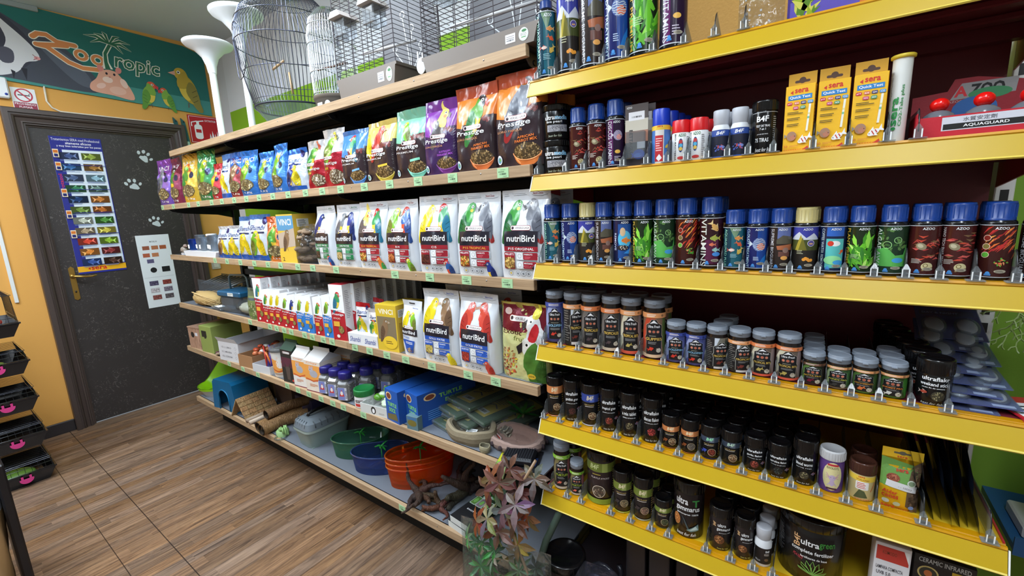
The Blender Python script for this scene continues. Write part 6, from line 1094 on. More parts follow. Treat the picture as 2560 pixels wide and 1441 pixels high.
for i, (x, w, h, c, c2, bn, wd, nm) in enumerate(VS):
    f = vinci(c, c2, bn, wd) if wd == 'VINCI' else shambi(bn)
    put(bag('bird_seed_bag', '%s, second wooden shelf' % nm, w, h, .085, c, f, c2, pw=3, seal=.88, sd=50 + i, wr=.0035, m_='foil', nar=.05, puff=.35), x, SZ[2], BY + .05, (.1, -.05, .08, .1, 0, -.05, .1, .12, 0, -.1, .05)[i], 'S2', nm)
# third shelf, left part
for i, (x, w, h, bn, nm) in enumerate(((-2.885, .14, .185, 'bro', 'small white Sham bag, left of two'), (-2.745, .15, .188, 'can', 'small white seed bag, right of two'), (-2.60, .15, .235, 'can', 'tall white and blue bag partly hidden'), (-2.45, .19, .242, 'bud', 'wide white and blue seed bag'))):
    nm = nm.replace('Sham ', 'seed '); put(bag('bird_seed_bag', '%s, third wooden shelf' % nm, w, h, .07, lambda u, v: (214, 226, 240) if v > .03 else (40, 96, 190), shambi(bn), (60, 120, 200) if i > 1 else (206, 214, 224), pw=4, seal=.9, sd=70 + i, wr=.002, m_='foil'), x, SZ[3], BY + .05, .1, 'S3', nm)
put(bag('bird_seed_bag', 'orange seed bag between white bag and yellow box, third wooden shelf', .17, .228, .08, (222, 130, 50), vinci((200, 110, 50), (190, 90, 40), 'lov'), (200, 80, 50), pw=3, seal=.88, sd=80, wr=.004, m_='foil'), -2.265, SZ[3], BY + .05, .15, 'S3', 'orange seed bag')
def vbox(A, w, h):
    A.rect(0, h * .82, w, h * .3, (90, 150, 190)); A.text('VINCI', 0, h * .84, w * .75, h * .13, WH, .04); A.poly([(-w * .5, h * .6), (w * .5, h * .72), (w * .5, h * .35), (-w * .5, h * .3)], (190, 170, 150)); A.bird(0, h * .5, w * .6, False, **BRD['bro']); A.rect(0, h * .12, w, h * .24, (226, 186, 60)); A.text('2', -w * .3, h * .08, w * .12, h * .08, (80, 60, 30), .03)
def vside(A, w, h): A.rect(w / 2, h / 2, w, h, (222, 184, 66)); A.rect(w * .4, h * .82, w * .5, h * .16, (236, 236, 230)); A.bars(w * .4, h * .82, w * .4, h * .13, 6, (60, 60, 60), 3); A.bars(w * .5, h * .45, w * .7, h * .35, 12, (140, 110, 50), 4)
o = carton('feed_box', 'yellow and blue feed box with bird, third wooden shelf', 'box', .125, .13, .235, (222, 184, 66), vbox, vside); put(o, -2.125, SZ[3], BY + .01, .12, 'S3', 'yellow and blue feed box'); dup(o, (-1.965, BY + .16, SZ[3]), .1, 'second yellow feed box, behind the bag of dried snails')
r = thing('treat_bag', 'clear bag of brown dried knotted chews, third wooden shelf', 'bag'); b = MB(); q = random.Random(8)
for k in range(34):
    c = (q.uniform(-.065, .065), q.uniform(-.03, .03), q.uniform(.012, .155)); b.ell(c, (q.uniform(.018, .03), .018, q.uniform(.009, .014)), q.choice([(122, 100, 80), (150, 126, 100), (96, 76, 58)]), 'stone', 10, 6)
b.build('chews', r); tag(r.children[-1], kind='stuff'); S = bagsurf(.17, .185, .095, 3, .9, .002, 5); b = MB()
for s in (1, -1): b.grid(lambda u, v: S((u - .5) * .17 * (1 if s > 0 else -1), v * .185, s), 12, 12, (232, 234, 236), 'clearfilm')
b.build('bag', r); put(r, -2.0, SZ[3], BY + .055, .1, 'S3', 'clear bag of dried chews')
# white tray with cups, tiny bird figure
r = thing('tray', 'white corrugated tray with clear cups, left end of the third wooden shelf', 'tray'); b = MB(); b.prism([(-.23, 0), (.23, 0), (.25, .032), (.24, .034), (-.25, .034), (-.26, .032)], 0, .12, (226, 228, 232), 'satin'); b.build('tray', r); put(r, -3.20, SZ[3], BY + .005, 0, 'S3', 'white tray of cups')
cup = None
for i, (x, y, h, c, w_) in enumerate(((-3.36, .03, .075, (60, 130, 220), 'blue tinted'), (-3.29, .05, .10, (214, 222, 230), 'tall clear left'), (-3.21, .04, .085, (214, 222, 230), 'clear middle'), (-3.14, .06, .095, (214, 222, 230), 'clear with white cap'), (-3.06, .04, .10, (214, 222, 230), 'clear right'))):
    b = MB(); b.lathe([(.026, .004), (.028, h), (.030, h), (.030, h - .002), (.0275, h - .003), (.025, .006)], 20, c, 'tint'); b.box(-.012, .012, -.0285, -.0275, .015, .04, WH, 'paper')
    if i == 3: b.lathe([(.029, h), (.03, h + .008), (.026, h + .011)], 20, WH)
    o = b.build('feeder_cup'); tag(o, '%s plastic cup in the white tray, third wooden shelf' % w_, 'cup', 'plastic cups in the white tray'); o.location = (x, BY + .005 + y, SZ[3] + .0345)
r = thing('bird_figure', 'small brown plastic bird figure at the left end of the third wooden shelf', 'figure'); b = MB(); b.ell((0, 0, .035), (.035, .02, .022), (150, 140, 130), 'satin'); b.ell((.03, 0, .06), (.015, .013, .013), (140, 120, 110)); b.tube([(.04, 0, .06), (.056, 0, .056)], [.004, .001], (190, 150, 120)); b.tube([(-.03, 0, .035), (-.075, 0, .02)], [.012, .004], (120, 110, 104)); b.box(-.02, .02, -.015, .015, 0, .015, (206, 206, 212)); b.build('body', r); put(r, -3.55, SZ[3], BY + .04, 0, 'S3', 'small bird figure')
# fourth shelf: stick boxes
def stick(col, bn, tall=False, word='Prestige'):
    def f(A, w, h):
        A.rect(0, h * .5, w, h, WH); A.poly([(-w * .5, h * .55), (w * .5, h * .5), (w * .5, 0), (-w * .5, 0)], col); A.bird(0, h * .72, w * .8, False, **BRD[bn]); A.rr(0, h * .56, w * .6, h * .03, .002, WH); A.text(word, 0, h * .47, w * .85, h * .055, WH, .03, .1); A.text('STICKS', -.1 * w, h * .40, w * .5, h * .03, (240, 220, 200), .02); A.rect(-.15 * w, h * .3, w * .45, h * .09, (226, 170, 60)); A.ell(w * .15, h * .2, w * .2, h * .07, (120, 100, 60)); A.seeds(w * .15, h * .2, w * .18, h * .06, [(190, 160, 90), (90, 130, 60)], 30, w * .04, 2); A.ell(-w * .1, h * .08, w * .12, h * .03, (230, 230, 220))
    return f
def sside(col):
    return lambda A, w, h: (A.rect(w / 2, h / 2, w, h, (232, 232, 234)), A.bars(w * .5, h * .65, w * .6, h * .5, 16, (170, 170, 176), 3), A.poly([(0, h * .28), (w, h * .12), (w, 0), (0, 0)], col))
def stkrow(x, w, d, h, col, bn, nm, n, dx, tall=False, rz=.12, word='Prestige', y=BY + .006):
    o = carton('seed_stick_box', '%s, fourth wooden shelf' % nm, 'box', w, d, h, WH, stick(col, bn, tall, word), sside(col), lambda A, ww, dd: A.rect(0, dd / 2, ww, dd, col if word == 'Prestige' and tall else (214, 214, 216))); put(o, x, SZ[4], y, rz, 'S4', nm)
    for k in range(1, n): dup(o, (x + dx * k, y + (d + .004) * k, SZ[4]), rz, 'seed stick box, %s in the row behind the %s' % (('', 'second', 'third', 'fourth', 'fifth', 'sixth', 'seventh', 'eighth', 'ninth', 'tenth')[k], nm), 'seed stick boxes queued on the fourth wooden shelf')
RDS = (176, 26, 40)
stkrow(-2.50, .075, .042, .245, RDS, 'gou', 'tall red parrot stick box, left row', 7, .018, True)
for x, bn, nm, col, h in ((-2.425, 'lov', 'short red stick box, leftmost', RDS, .185), (-2.362, 'can', 'short red stick box, second', RDS, .185), (-2.298, 'can', 'short red stick box, third', RDS, .192), (-2.226, 'bud', 'short red stick box, fourth', RDS, .18), (-2.160, 'blu', 'short red stick box, fifth', RDS, .175), (-2.085, 'bud', 'blue stick box, left of two', (40, 120, 200), .185), (-2.012, 'can', 'blue stick box, right of two', (40, 120, 200), .185), (-1.925, 'lov', 'short white and red stick box', RDS, .185), (-1.85, 'bud', 'blue stick box beside the tall box', (40, 120, 200), .20)):
    stkrow(x, .060, .042, h, col, bn, nm, 6, .006, word='Prestige' if col == RDS else 'VINCI')
stkrow(-1.760, .085, .046, .258, RDS, 'gou', 'tall red parrot stick box, right row', 8, .012, True, .15)
r = carton('display_tray', 'white card display tray lettered in blue, fourth wooden shelf', 'tray', .185, .14, .052, (226, 228, 232), lambda A, w, h: (A.text('Shambi', -w * .25, h * .5, w * .38, h * .45, (40, 70, 150), .02, .3), A.text('Shambi', w * .26, h * .45, w * .38, h * .45, (40, 70, 150), .02, .3))); put(r, -1.592, SZ[4], BY + .002, .08, 'S4', 'white Shambi tray'.replace('Shambi', 'display'))
for i, x in enumerate((-1.632, -1.545)):
    put(bag('snack_bag', 'small white snack bag in the display tray, %s one' % ('left', 'right')[i], .092, .145 - .02 * i, .04, (222, 226, 232), shambi('lov'), (200, 30, 40) if not i else (214, 214, 220), pw=3, seal=.86, sd=90 + i, wr=.002, m_='foil'), x, SZ[4] + .035, BY + .05, .1)
dup(bpy.data.objects['snack_bag'], (-1.60, BY + .11, SZ[4] + .045), -.1, 'red topped snack bag behind the front ones in the display tray')
o = carton('feed_box', 'yellow feed box with brown bird, fourth wooden shelf', 'box', .115, .07, .195, (222, 190, 50), lambda A, w, h: (A.rect(0, h * .5, w, h, (216, 184, 50)), A.text('VINCI', 0, h * .86, w * .7, h * .11, (245, 240, 220), .04), A.rect(0, h * .5, w * .9, h * .5, (130, 116, 90)), A.bird(-.1 * w, h * .5, w * .6, False, **BRD['bro']), A.ell(w * .12, h * .2, w * .34, h * .14, (232, 196, 50)), A.bars(w * .12, h * .2, w * .4, h * .08, 2, (120, 90, 30), 3)), vside); put(o, -1.430, SZ[4], BY + .01, .1, 'S4', 'yellow feed box'); dup(o, (-1.405, BY + .09, SZ[4]), .12, 'second yellow feed box, behind the front one on the fourth wooden shelf')
# fourth shelf, left end: perch rack, luffa ball, carrier, blister, clear bags
r = thing('display_rack', 'clear plastic perch rack with diagonal pegs, left end of the fourth wooden shelf', 'rack'); b = MB(); b.box(-.27, .27, 0, .002, 0, .15, (206, 212, 218), 'clear'); b.box(-.27, .27, .16, .162, 0, .17, (206, 212, 218), 'clear'); b.box(-.27, -.268, 0, .16, 0, .13, (206, 212, 218), 'clear'); b.build('walls', r); b = MB()
for j in range(2):
    for k in range(9): x = -.24 + k * .055; b.tube([(x, .01, .06 + .06 * j), (x + .02, .15, .10 + .06 * j)], .005, (196, 202, 208), 'satin', 6)
    b.tube([(-.26, .02, .062 + .06 * j), (.26, .02, .062 + .06 * j)], .003, (180, 186, 190), 'satin')
b.build('peg', r); put(r, -3.42, SZ[4], BY + .13, 0, 'S4', 'clear peg rack')
b = MB(); b.ell((0, 0, .05), (.15, .055, .048), (190, 160, 104), 'stone', 22, 12, lambda u, v: .05 * sin(20 * pi * u) * sin(8 * pi * v))
q = random.Random(4)
for k in range(26):
    a0 = q.uniform(0, 6.28); tl = q.uniform(-.5, .5); b.tube([(.152 * cos(a), .056 * sin(a) * cos(tl + .4 * a), .05 + .047 * sin(a + a0) * .9) for a in [a0 + j * .4 for j in range(9)]], .0016, (206, 178, 124), 'stone', 4)
o = b.build('nest_ball'); tag(o, 'tan woven fibre nest ball lying on the fourth wooden shelf', 'nest'); o.location = (-3.36, BY + .06, SZ[4] + .001); o.rotation_euler = (0, 0, .1); N('S4', -3.36, 'tan fibre nest')
r = thing('small_animal_box', 'clear plastic box with blue lid and handle, fourth wooden shelf', 'carrier'); b = MB(); b.box(-.11, .11, 0, .13, 0, .10, (206, 214, 220), 'clear', .008); b.build('tub', r); b = MB(); b.box(-.125, .125, -.01, .14, .10, .135, (24, 84, 120), 'satin', .008); A = Art(); A.rect(.03, .118, .06, .02, (226, 230, 226)); A.bars(.03, .118, .05, .012, 3, (60, 60, 60), 2); b.art(A, flatmap(-.0102)); b.build('lid', r)
b = MB(); b.tube([(-.09, .06, .135), (-.09, .06, .21), (-.07, .06, .225), (.08, .06, .23), (.105, .06, .215), (.11, .06, .135)], .006, (96, 110, 110), 'satin', 8); b.build('handle', r); put(r, -2.93, SZ[4], BY + .03, .1, 'S4', 'blue lidded box')
r = thing('sticker_pack', 'flat clear pack with barcode sticker in front of the blue lidded box', 'pack'); b = MB(); b.box(-.09, .09, -.03, .03, 0, .018, (196, 206, 214), 'clear', .004); b.box(-.06, .02, -.02, .02, .019, .0195, WH, 'paper'); b.build('pack', r); put(r, -3.12, SZ[4], BY + .045, -.1, 'S4', 'flat clear pack')
r = thing('nesting_material', 'clear bag of pale nesting fibre, fourth wooden shelf', 'bag'); b = MB(); b.ell((0, 0, .04), (.11, .06, .036), (196, 192, 170), 'stone', 18, 10, lambda u, v: .06 * sin(14 * pi * u) * sin(6 * pi * v)); b.build('fibre', r); b = MB(); b.ell((.01, 0, .045), (.14, .075, .044), (226, 230, 232), 'clearfilm', 18, 10, lambda u, v: .08 * sin(10 * pi * u + 3 * v)); b.build('bag', r); put(r, -2.76, SZ[4], BY + .08, 0, 'S4', 'bag of pale fibre')
def herb(A, w, h): A.rect(0, h * .4, w, h * .8, (120, 140, 90)); A.seeds(0, h * .3, w * .4, h * .25, [(120, 160, 60), (170, 180, 130), (90, 110, 60), (220, 210, 190)], 60, w * .05, 3); A.text('VADIGRAN', 0, h * .66, w * .6, h * .08, (40, 70, 150), .03); A.rect(0, h * .85, w, h * .2, (90, 110, 90))
put(bag('treat_bag', 'small glossy bag of green herbs left of the stick boxes', .12, .18, .05, (150, 160, 140), herb, (120, 130, 120), pw=3, sd=99, m_='foil'), -2.60, SZ[4], BY + .03, .1, 'S4', 'small herb bag')
# ================================================================ fifth and lowest wooden shelves
Z5, Z6, Z1 = SZ[5], SZ[6], SZ[1]
def nestbox(name, label, w, d, h, col, hole, rz, x, y, m_='barkwood'):
    r = thing(name, label, 'nest box'); b = MB(); b.box(-w / 2, w / 2, 0, d, 0, h, col, m_, .002); A = Art()
    if hole == 'round': A.ell(-w * .12, h * .68, w * .14, w * .14, (20, 16, 14)); A.rect(w * .2, h * .72, w * .22, h * .16, (206, 206, 214))
    else: A.rect(-w * .12, h * .70, w * .42, h * .24, (26, 26, 18)); A.rect(-w * .05, h * .56, w * .16, h * .06, (26, 26, 18))
    b.art(A, flatmap(0), 'matte'); b.build('box', r)
    if hole == 'round': b = MB(); b.box(-w / 2 - .002, w / 2 + .002, -.002, d + .002, h + .0005, h + .010, tuple(int(c * .95) for c in col), m_, .001); b.box(-w / 2, w / 2, d + .003, d + .008, h * .6, h + .045, tuple(int(c * .95) for c in col), m_); b.build('roof', r)
    put(r, x, Z5, y, rz, 'S5', label.split(',')[0])
nestbox('nest_box', 'pale wooden nest box with round hole, left end of the fifth shelf', .15, .22, .145, (186, 150, 128), 'round', .12, -3.56, BY + .01)
nestbox('nest_box', 'olive green nest box with square opening, fifth shelf', .15, .20, .185, (136, 150, 76), 'square', .1, -3.36, BY + .012, 'matte')
def heap(name, label, cat, x, y, z, n, rx, ry, rz_, sz, cols, m_='satin', sd=3, part='pieces'):
    r = thing(name, label, cat); b = MB(); q = random.Random(sd)
    for k in range(n): b.ell((q.uniform(-rx, rx), q.uniform(-ry, ry), sz + abs(q.gauss(0, .4)) * rz_), (sz * q.uniform(.8, 1.5), sz, sz * q.uniform(.5, 1)), q.choice(cols), m_, 8, 5)
    tag(b.build(part, r), kind='stuff'); put(r, x, z, y, 0); return r
heap('toy_bag', 'small heap of wrapped brown pet toys in front of the green nest box', 'toys', -3.20, BY + .04, Z5, 22, .05, .03, .03, .012, [(120, 100, 90), (90, 50, 60), (150, 130, 110)], 'gloss')
def tray(name, label, w, d, h, col, x, y, rz, front=None, t=.003, flap=0, z=None, key='S5'):
    r = thing(name, label, 'box'); b = MB(); b.box(-w / 2, w / 2, 0, t, 0, h, col, 'card'); b.box(-w / 2, w / 2, d - t, d, 0, h, col, 'card'); b.box(-w / 2, -w / 2 + t, t, d - t, 0, h, col, 'card'); b.box(w / 2 - t, w / 2, t, d - t, 0, h, col, 'card'); b.box(-w / 2 + t, w / 2 - t, t, d - t, 0, t, col, 'card')
    if front: A = Art(); front(A, w, h); b.art(A, flatmap(0), 'card')
    b.build('box', r)
    if flap:
        b = MB(); b.add([(-w / 2, 0, h), (w / 2, 0, h), (w / 2 - .01, -.012, h + flap), (-w / 2 - .005, -.012, h + flap)], [(0, 1, 2, 3)], col, 'card'); b.add([(w / 2, 0, h), (w / 2, d, h), (w / 2 + flap * .9, d, h + flap * .3), (w / 2 + flap * .9, .02, h + flap * .3)], [(0, 1, 2, 3)], col, 'card'); b.build('flap', r)
    return put(r, x, z if z is not None else Z5, y, rz, key, label.split(',')[0])
def chk(A, w, h):
    for i, t in enumerate(('1/2 L LIBRO', '1/2 L MADERA', '1/2 L CORONA')): A.text(t, -w * .1, h * (.72 - .24 * i), w * .5, h * .09, (60, 60, 70), .02); A.ring(w * .34, h * (.72 - .24 * i), w * .05, .0012, (60, 60, 70), n=4)
tray('open_carton', 'white open carton with printed check boxes, fifth shelf', .22, .30, .125, (206, 206, 210), -3.01, BY + .006, .12, chk, .003, .03)
tray('open_carton', 'brown open carton of orange packs, fifth shelf', .15, .26, .075, (160, 120, 84), -2.79, BY + .006, .1)
tray('open_carton', 'low white carton holding purple and orange sticks, fifth shelf', .17, .20, .048, (200, 202, 206), -2.60, BY + .006, .1)
heap('snack_packs', 'orange and white packs inside the brown carton', 'packs', -2.80, BY + .14, Z5 + .055, 18, .05, .09, .03, .018, [(190, 80, 50), (206, 120, 80), (226, 220, 214), (120, 60, 50)], 'gloss', 5)
r = thing('snack_sticks', 'purple and orange wrapped sticks in the low white carton', 'sticks'); b = MB(); q = random.Random(2)
for k in range(26): x = q.uniform(-.06, .06); y = q.uniform(.02, .16); b.tube([(x, y, .01), (x + q.uniform(-.05, .03), y + q.uniform(-.02, .04), q.uniform(.09, .13))], .006, q.choice([(80, 60, 150), (214, 110, 50), (60, 40, 110), (190, 60, 50)]), 'gloss', 5)
tag(b.build('sticks', r), kind='stuff'); put(r, -2.60, Z5 + .004, BY + .01, .1)
r = thing('bucket', 'white round feed bucket with orange print and clear lid, fifth shelf', 'bucket'); b = MB(); b.lathe([(.058, 0), (.060, .004), (.070, .150)], 28, (226, 224, 220), 'satin'); A = Art(-.09, .09, .0, .15, .015)
A.poly([(-.08, .02), (.08, .04), (.08, .12), (0, .10), (-.08, .12)], (232, 160, 80)); A.ell(.01, .08, .022, .025, (236, 232, 228)); A.ell(.01, .105, .012, .012, (236, 232, 228)); A.ell(0, .118, .005, .009, (230, 210, 200)); A.line([(-.05, .05), (0, .035), (.07, .055)], .007, (190, 80, 40)); A.bars(0, .02, .08, .012, 2, (150, 120, 100), 2); b.art(A, lambda u, v, e: ((.0602 + v * .066 + e) * sin(u / .065), -(.0602 + v * .066 + e) * cos(u / .065), v)); b.build('tub', r)
b = MB(); b.lathe([(.071, .150), (.076, .151), (.076, .166), (.072, .170), (.066, .168), (.0001, .166)], 28, (206, 208, 210), 'tint'); b.build('lid', r); put(r, -2.455, Z5, BY + .078, .5, 'S5', 'white feed bucket')
def carton_top(name, label, w, d, h, gh, col, topc, front, x, y, rz):
    r = thing(name, label, 'carton'); b = MB(); b.box(-w / 2, w / 2, 0, d, 0, h, col, 'card', .0008); A = Art(); front(A, w, h); b.art(A, flatmap(0), 'card'); A = Art(); A.bars(d * .5, h * .5, d * .7, h * .7, 14, tuple(int(c * .6) for c in col), 2); b.art(A, sidemap(w / 2, 0), 'card'); b.build('body', r)
    b = MB(); b.add([(-w / 2, 0, h), (w / 2, 0, h), (w / 2, d / 2, h + gh * .7), (-w / 2, d / 2, h + gh * .7), (-w / 2, d, h), (w / 2, d, h)], [(0, 1, 2, 3), (3, 2, 5, 4), (1, 5, 2), (0, 3, 4)], topc, 'card'); b.box(-w / 2, w / 2, d / 2 - .001, d / 2 + .001, h + gh * .7, h + gh, topc, 'card'); b.build('gable_top', r); return put(r, x, Z5, y, rz, 'S5', label.split(',')[0])
carton_top('feed_carton', 'dark green gable carton with dark horse head, fifth shelf', .105, .075, .185, .05, (34, 44, 40), (30, 66, 52), lambda A, w, h: (A.rect(0, h * .5, w, h, (40, 40, 40)), A.rect(0, h * .62, w, h * .3, (90, 44, 60)), badge(A, 0, h * .92, w * .6), A.poly([(-w * .2, h * .5), (w * .2, h * .5), (w * .12, h * .1), (-w * .12, h * .1)], (84, 72, 66)), A.poly([(-w * .25, h * .62), (-w * .1, h * .5), (-w * .22, h * .46)], (60, 50, 46)), A.poly([(w * .25, h * .62), (w * .1, h * .5), (w * .22, h * .46)], (60, 50, 46)), A.ell(w * .35, h * .1, w * .08, w * .06, (200, 60, 50))), -2.30, BY + .012, .08)
chin = lambda A, w, h: (A.rect(0, h * .62, w, h * .5, (232, 160, 76)), A.text('Crispy', 0, h * .94, w * .7, h * .07, (232, 140, 60), .03, .2), A.ell(.05 * w, h * .6, w * .25, h * .12, (170, 170, 180)), A.ell(-w * .1, h * .72, w * .14, h * .07, (180, 180, 190)), A.ell(-w * .15, h * .80, w * .06, h * .045, (200, 170, 170)), A.ell(.0, h * .80, w * .06, h * .045, (200, 170, 170)), A.ell(-.14 * w, h * .73, w * .02, w * .02, BK), A.line([(-w * .45, h * .42), (0, h * .36), (w * .45, h * .45)], h * .04, (206, 90, 50)), A.bars(0, h * .22, w * .5, h * .1, 3, (206, 120, 70), 2), A.rect(0, h * .02, w, h * .035, (120, 40, 60)))
o = carton_top('feed_carton', 'white and orange chinchilla carton, left of two, fifth shelf', .110, .075, .165, .05, (226, 222, 216), (222, 222, 222), chin, -2.185, BY + .012, .1)
o = carton_top('feed_carton', 'white and orange chinchilla carton, right of two, fifth shelf', .125, .13, .165, .055, (226, 214, 200), (222, 222, 222), chin, -2.055, BY + .012, .1)
dup(o, (-2.02, BY + .16, Z5), .1, 'grey topped feed carton, behind the chinchilla cartons')
def sand(A, R, H):
    A.rr(0, H * .42, R * 1.5, H * .6, R * .1, (196, 200, 214)); A.rect(-R * .15, H * .42, R * 1.1, H * .58, (120, 130, 190)); A.poly([(-R * .5, H * .3), (-R * .1, H * .62), (R * .3, H * .3)], (206, 60, 50)); A.ell(-R * .1, H * .45, R * .2, H * .1, (236, 226, 220)); A.bars(R * .6, H * .4, R * .3, H * .4, 6, (60, 60, 70), 2)
SCOL = [(150, 140, 126), (120, 110, 100), (180, 170, 160)]
def sandjar(label):
    r = thing('mineral_jar', label, 'jar'); R, h = .034, .145; b = MB(); b.box(-R * .93, R * .93, -R * .93, R * .93, 0, h * .68, (132, 122, 110), 'stone', .012); q = random.Random(6)
    for k in range(110):
        f = q.choice((0, 1, 2, 3)); u, z = q.uniform(-.024, .024), q.uniform(.005, h * .62); p = ((u, -R * .93, z), (R * .93, u, z), (u, R * .93, z), (-R * .93, u, z))[f]; b.ell(p, (.003, .003, .0025), q.choice(SCOL), 'stone', 5, 4)
    b.build('contents', r); b = MB(); b.box(-R, R, -R, R, -.0005 + .0005, h * .72, (226, 230, 236), 'clear', .013); b.lathe([(R * .86, h * .72), (R * .80, h * .78)], 24, (220, 224, 230), 'clear'); b.build('jar', r)
    A = Art(); sand(A, R, h * .72); b = MB(); b.art(A, flatmap(-R - .0004), 'satin'); b.build('label', r)
    b = MB(); b.lathe([(R * .88, h * .78), (R * .90, h * .785), (R * .90, h * .965), (R * .84, h), (0.0001, h)], 28, (40, 36, 120), 'shell')
    for k in range(24): a = 2 * pi * k / 24; b.box(R * .9 * cos(a) - .0006, R * .9 * cos(a) + .0006, R * .9 * sin(a) - .0006, R * .9 * sin(a) + .0006, h * .79, h * .95, (40, 36, 120), 'shell')
    b.build('lid', r); return r
sj = None
for i, (x, y, lab) in enumerate(((-1.985, .045, 'front row, leftmost'), (-1.905, .045, 'front row, middle'), (-1.825, .045, 'front row, rightmost'), (-1.955, .125, 'second row, left'), (-1.872, .13, 'second row, middle'), (-1.775, .13, 'second row, right'), (-1.90, .215, 'third row, left'), (-1.80, .215, 'third row, middle'), (-1.70, .20, 'third row, far right'), (-1.85, .30, 'rear row, left'), (-1.76, .30, 'rear row, right'))):
    lab = 'clear jar of grit with dark blue lid, fifth shelf, ' + lab
    if sj is None: sj = sandjar(lab); sj['group'] = 'blue lidded grit jars'; o = sj
    else: o = dup(sj, (0, 0, 0), 0, lab, 'blue lidded grit jars')
    o.location = (x, BY + y, Z5); o.rotation_euler = (0, 0, .25 + .05 * (i % 3))
    if i < 3: N('S5', x, 'front grit jars')
def f(A, R, H):
    A.rect(0, H * .5, R * 3, H * .8, (222, 224, 224)); A.rr(-.1 * R, H * .62, R * 1.1, H * .22, .003, (60, 40, 40)); A.text('PROTEC', -.1 * R, H * .62, R * .8, H * .1, WH, .03); A.rect(-.1 * R, H * .3, R * 1.2, H * .25, (190, 50, 50)); A.bars(R * .9, H * .5, R * .5, H * .5, 6, (130, 130, 130), 2)
o = blackjar('white squat tub with ribbed green lid, fifth shelf', .046, .086, .030, f, 1, (222, 224, 224), (28, 124, 60), name='supplement_tub', m_='satin', body_m='satin'); put(o, -1.70, Z5, BY + .055, .5, 'S5', 'green lidded tub')
tray('open_carton', 'low white carton with panda print holding green packs, fifth shelf', .165, .15, .044, (206, 208, 206), -1.575, BY + .006, .1, lambda A, w, h: (A.ell(0, h * .5, w * .09, h * .4, (30, 30, 30)), A.ell(0, h * .45, w * .05, h * .25, WH), A.bars(w * .3, h * .3, w * .2, h * .2, 2, (150, 150, 150), 2)))
heap('snack_packs', 'green and white packs in the panda carton', 'packs', -1.575, BY + .08, Z5 + .03, 14, .05, .04, .04, .018, [(120, 180, 60), (200, 220, 190), (226, 230, 226), (90, 150, 50)], 'gloss', 9)
def dock(A, w, h):
    A.rect(0, h * .5, w, h, (24, 84, 170)); A.ell(-w * .2, h * .8, w * .22, h * .12, (226, 200, 150)); A.ell(-w * .2, h * .8, w * .17, h * .09, (120, 60, 40)); A.text('TURTLE', w * .02, h * .55, w * .7, h * .12, (140, 220, 90), .05); A.text('DOCK', w * .02, h * .38, w * .5, h * .13, (140, 220, 90), .05); A.poly([(-w * .4, h * .22), (w * .3, h * .3), (w * .42, h * .1), (-w * .4, h * .05)], (110, 100, 60))
def dockside(A, w, h): A.rect(w / 2, h / 2, w, h, (22, 76, 160)); A.ell(w * .2, h * .84, w * .1, h * .1, (226, 200, 150)); A.ell(w * .2, h * .84, w * .075, h * .075, (120, 60, 40)); A.text('TURTLE', w * .55, h * .78, w * .4, h * .12, (140, 220, 90), .05); A.text('DOCK', w * .6, h * .60, w * .3, h * .12, (140, 220, 90), .05); A.bars(w * .5, h * .3, w * .7, h * .3, 5, (90, 150, 220), 3)
o = carton('turtle_dock_box', 'blue turtle dock box, left of two, fifth shelf', 'box', .095, .30, .145, (24, 84, 170), dock, dockside); put(o, -1.445, Z5, BY + .008, -.12, 'S5', 'blue turtle dock boxes'); dup(o, (-1.345, BY + .03, Z5), -.2, 'blue turtle dock box, right of two, fifth shelf')
# turf mats with yellow cards
tm = None
for i, (x, y, dz, rz, ry) in enumerate(((-1.21, .10, .0, -.22, 0), (-1.17, .13, .024, -.18, .02), (-1.23, .14, .048, -.30, -.02), (-1.11, .16, .048, -.24, .08), (-1.20, .18, .074, -.2, .0), (-1.05, .20, .02, -.3, .1))):
    lab = 'turf mat blister with yellow card, %s of the pile' % ('bottom', 'second layer', 'left of the third layer', 'right of the third layer', 'top', 'right edge')[i]
    if tm is None:
        tm = thing('turf_mat_pack', lab, 'pack'); b = MB(); b.box(-.085, .085, 0, .26, 0, .016, (30, 84, 40), 'rough', .004); b.build('turf', tm); b = MB(); b.box(-.045, .045, .03, .25, .0165, .0175, (214, 186, 60), 'card'); A = Art(); A.bars(0, .18, .07, .08, 8, (60, 60, 40), 2); A.rect(0, .06, .06, .03, (222, 222, 210)); A.code(0, .06, .04, .015, BK); A.line([(-.03, .11), (0, .13), (.03, .11)], .006, (60, 60, 70)); b.art(A, topmap(.0175), 'card'); b.build('card', tm)
        b = MB(); b.box(-.092, .092, -.008, .268, .0005, .021, (226, 232, 232), 'clear', .005); b.build('blister', tm); o = tm
    else: o = dup(tm, (0, 0, 0), 0, lab)
    o.location = (x, BY + y - .03, Z5 + dz); o.rotation_euler = (0, ry, rz); o['group'] = 'turf mats piled on the fifth shelf'
N('S5', -1.2, 'turf mat pile')
r = thing('turtle_food_box', 'small turtle picture pack leaning on the blue boxes', 'pack'); b = MB(); b.box(-.03, .03, 0, .03, 0, .06, (90, 120, 130), 'card', .001); A = Art(); A.ell(0, .03, .024, .014, (120, 110, 50)); A.rect(0, .05, .05, .012, (60, 110, 160)); b.art(A, flatmap(0)); b.build('box', r); put(r, -1.32, Z5, BY - .0 + .003, .1)
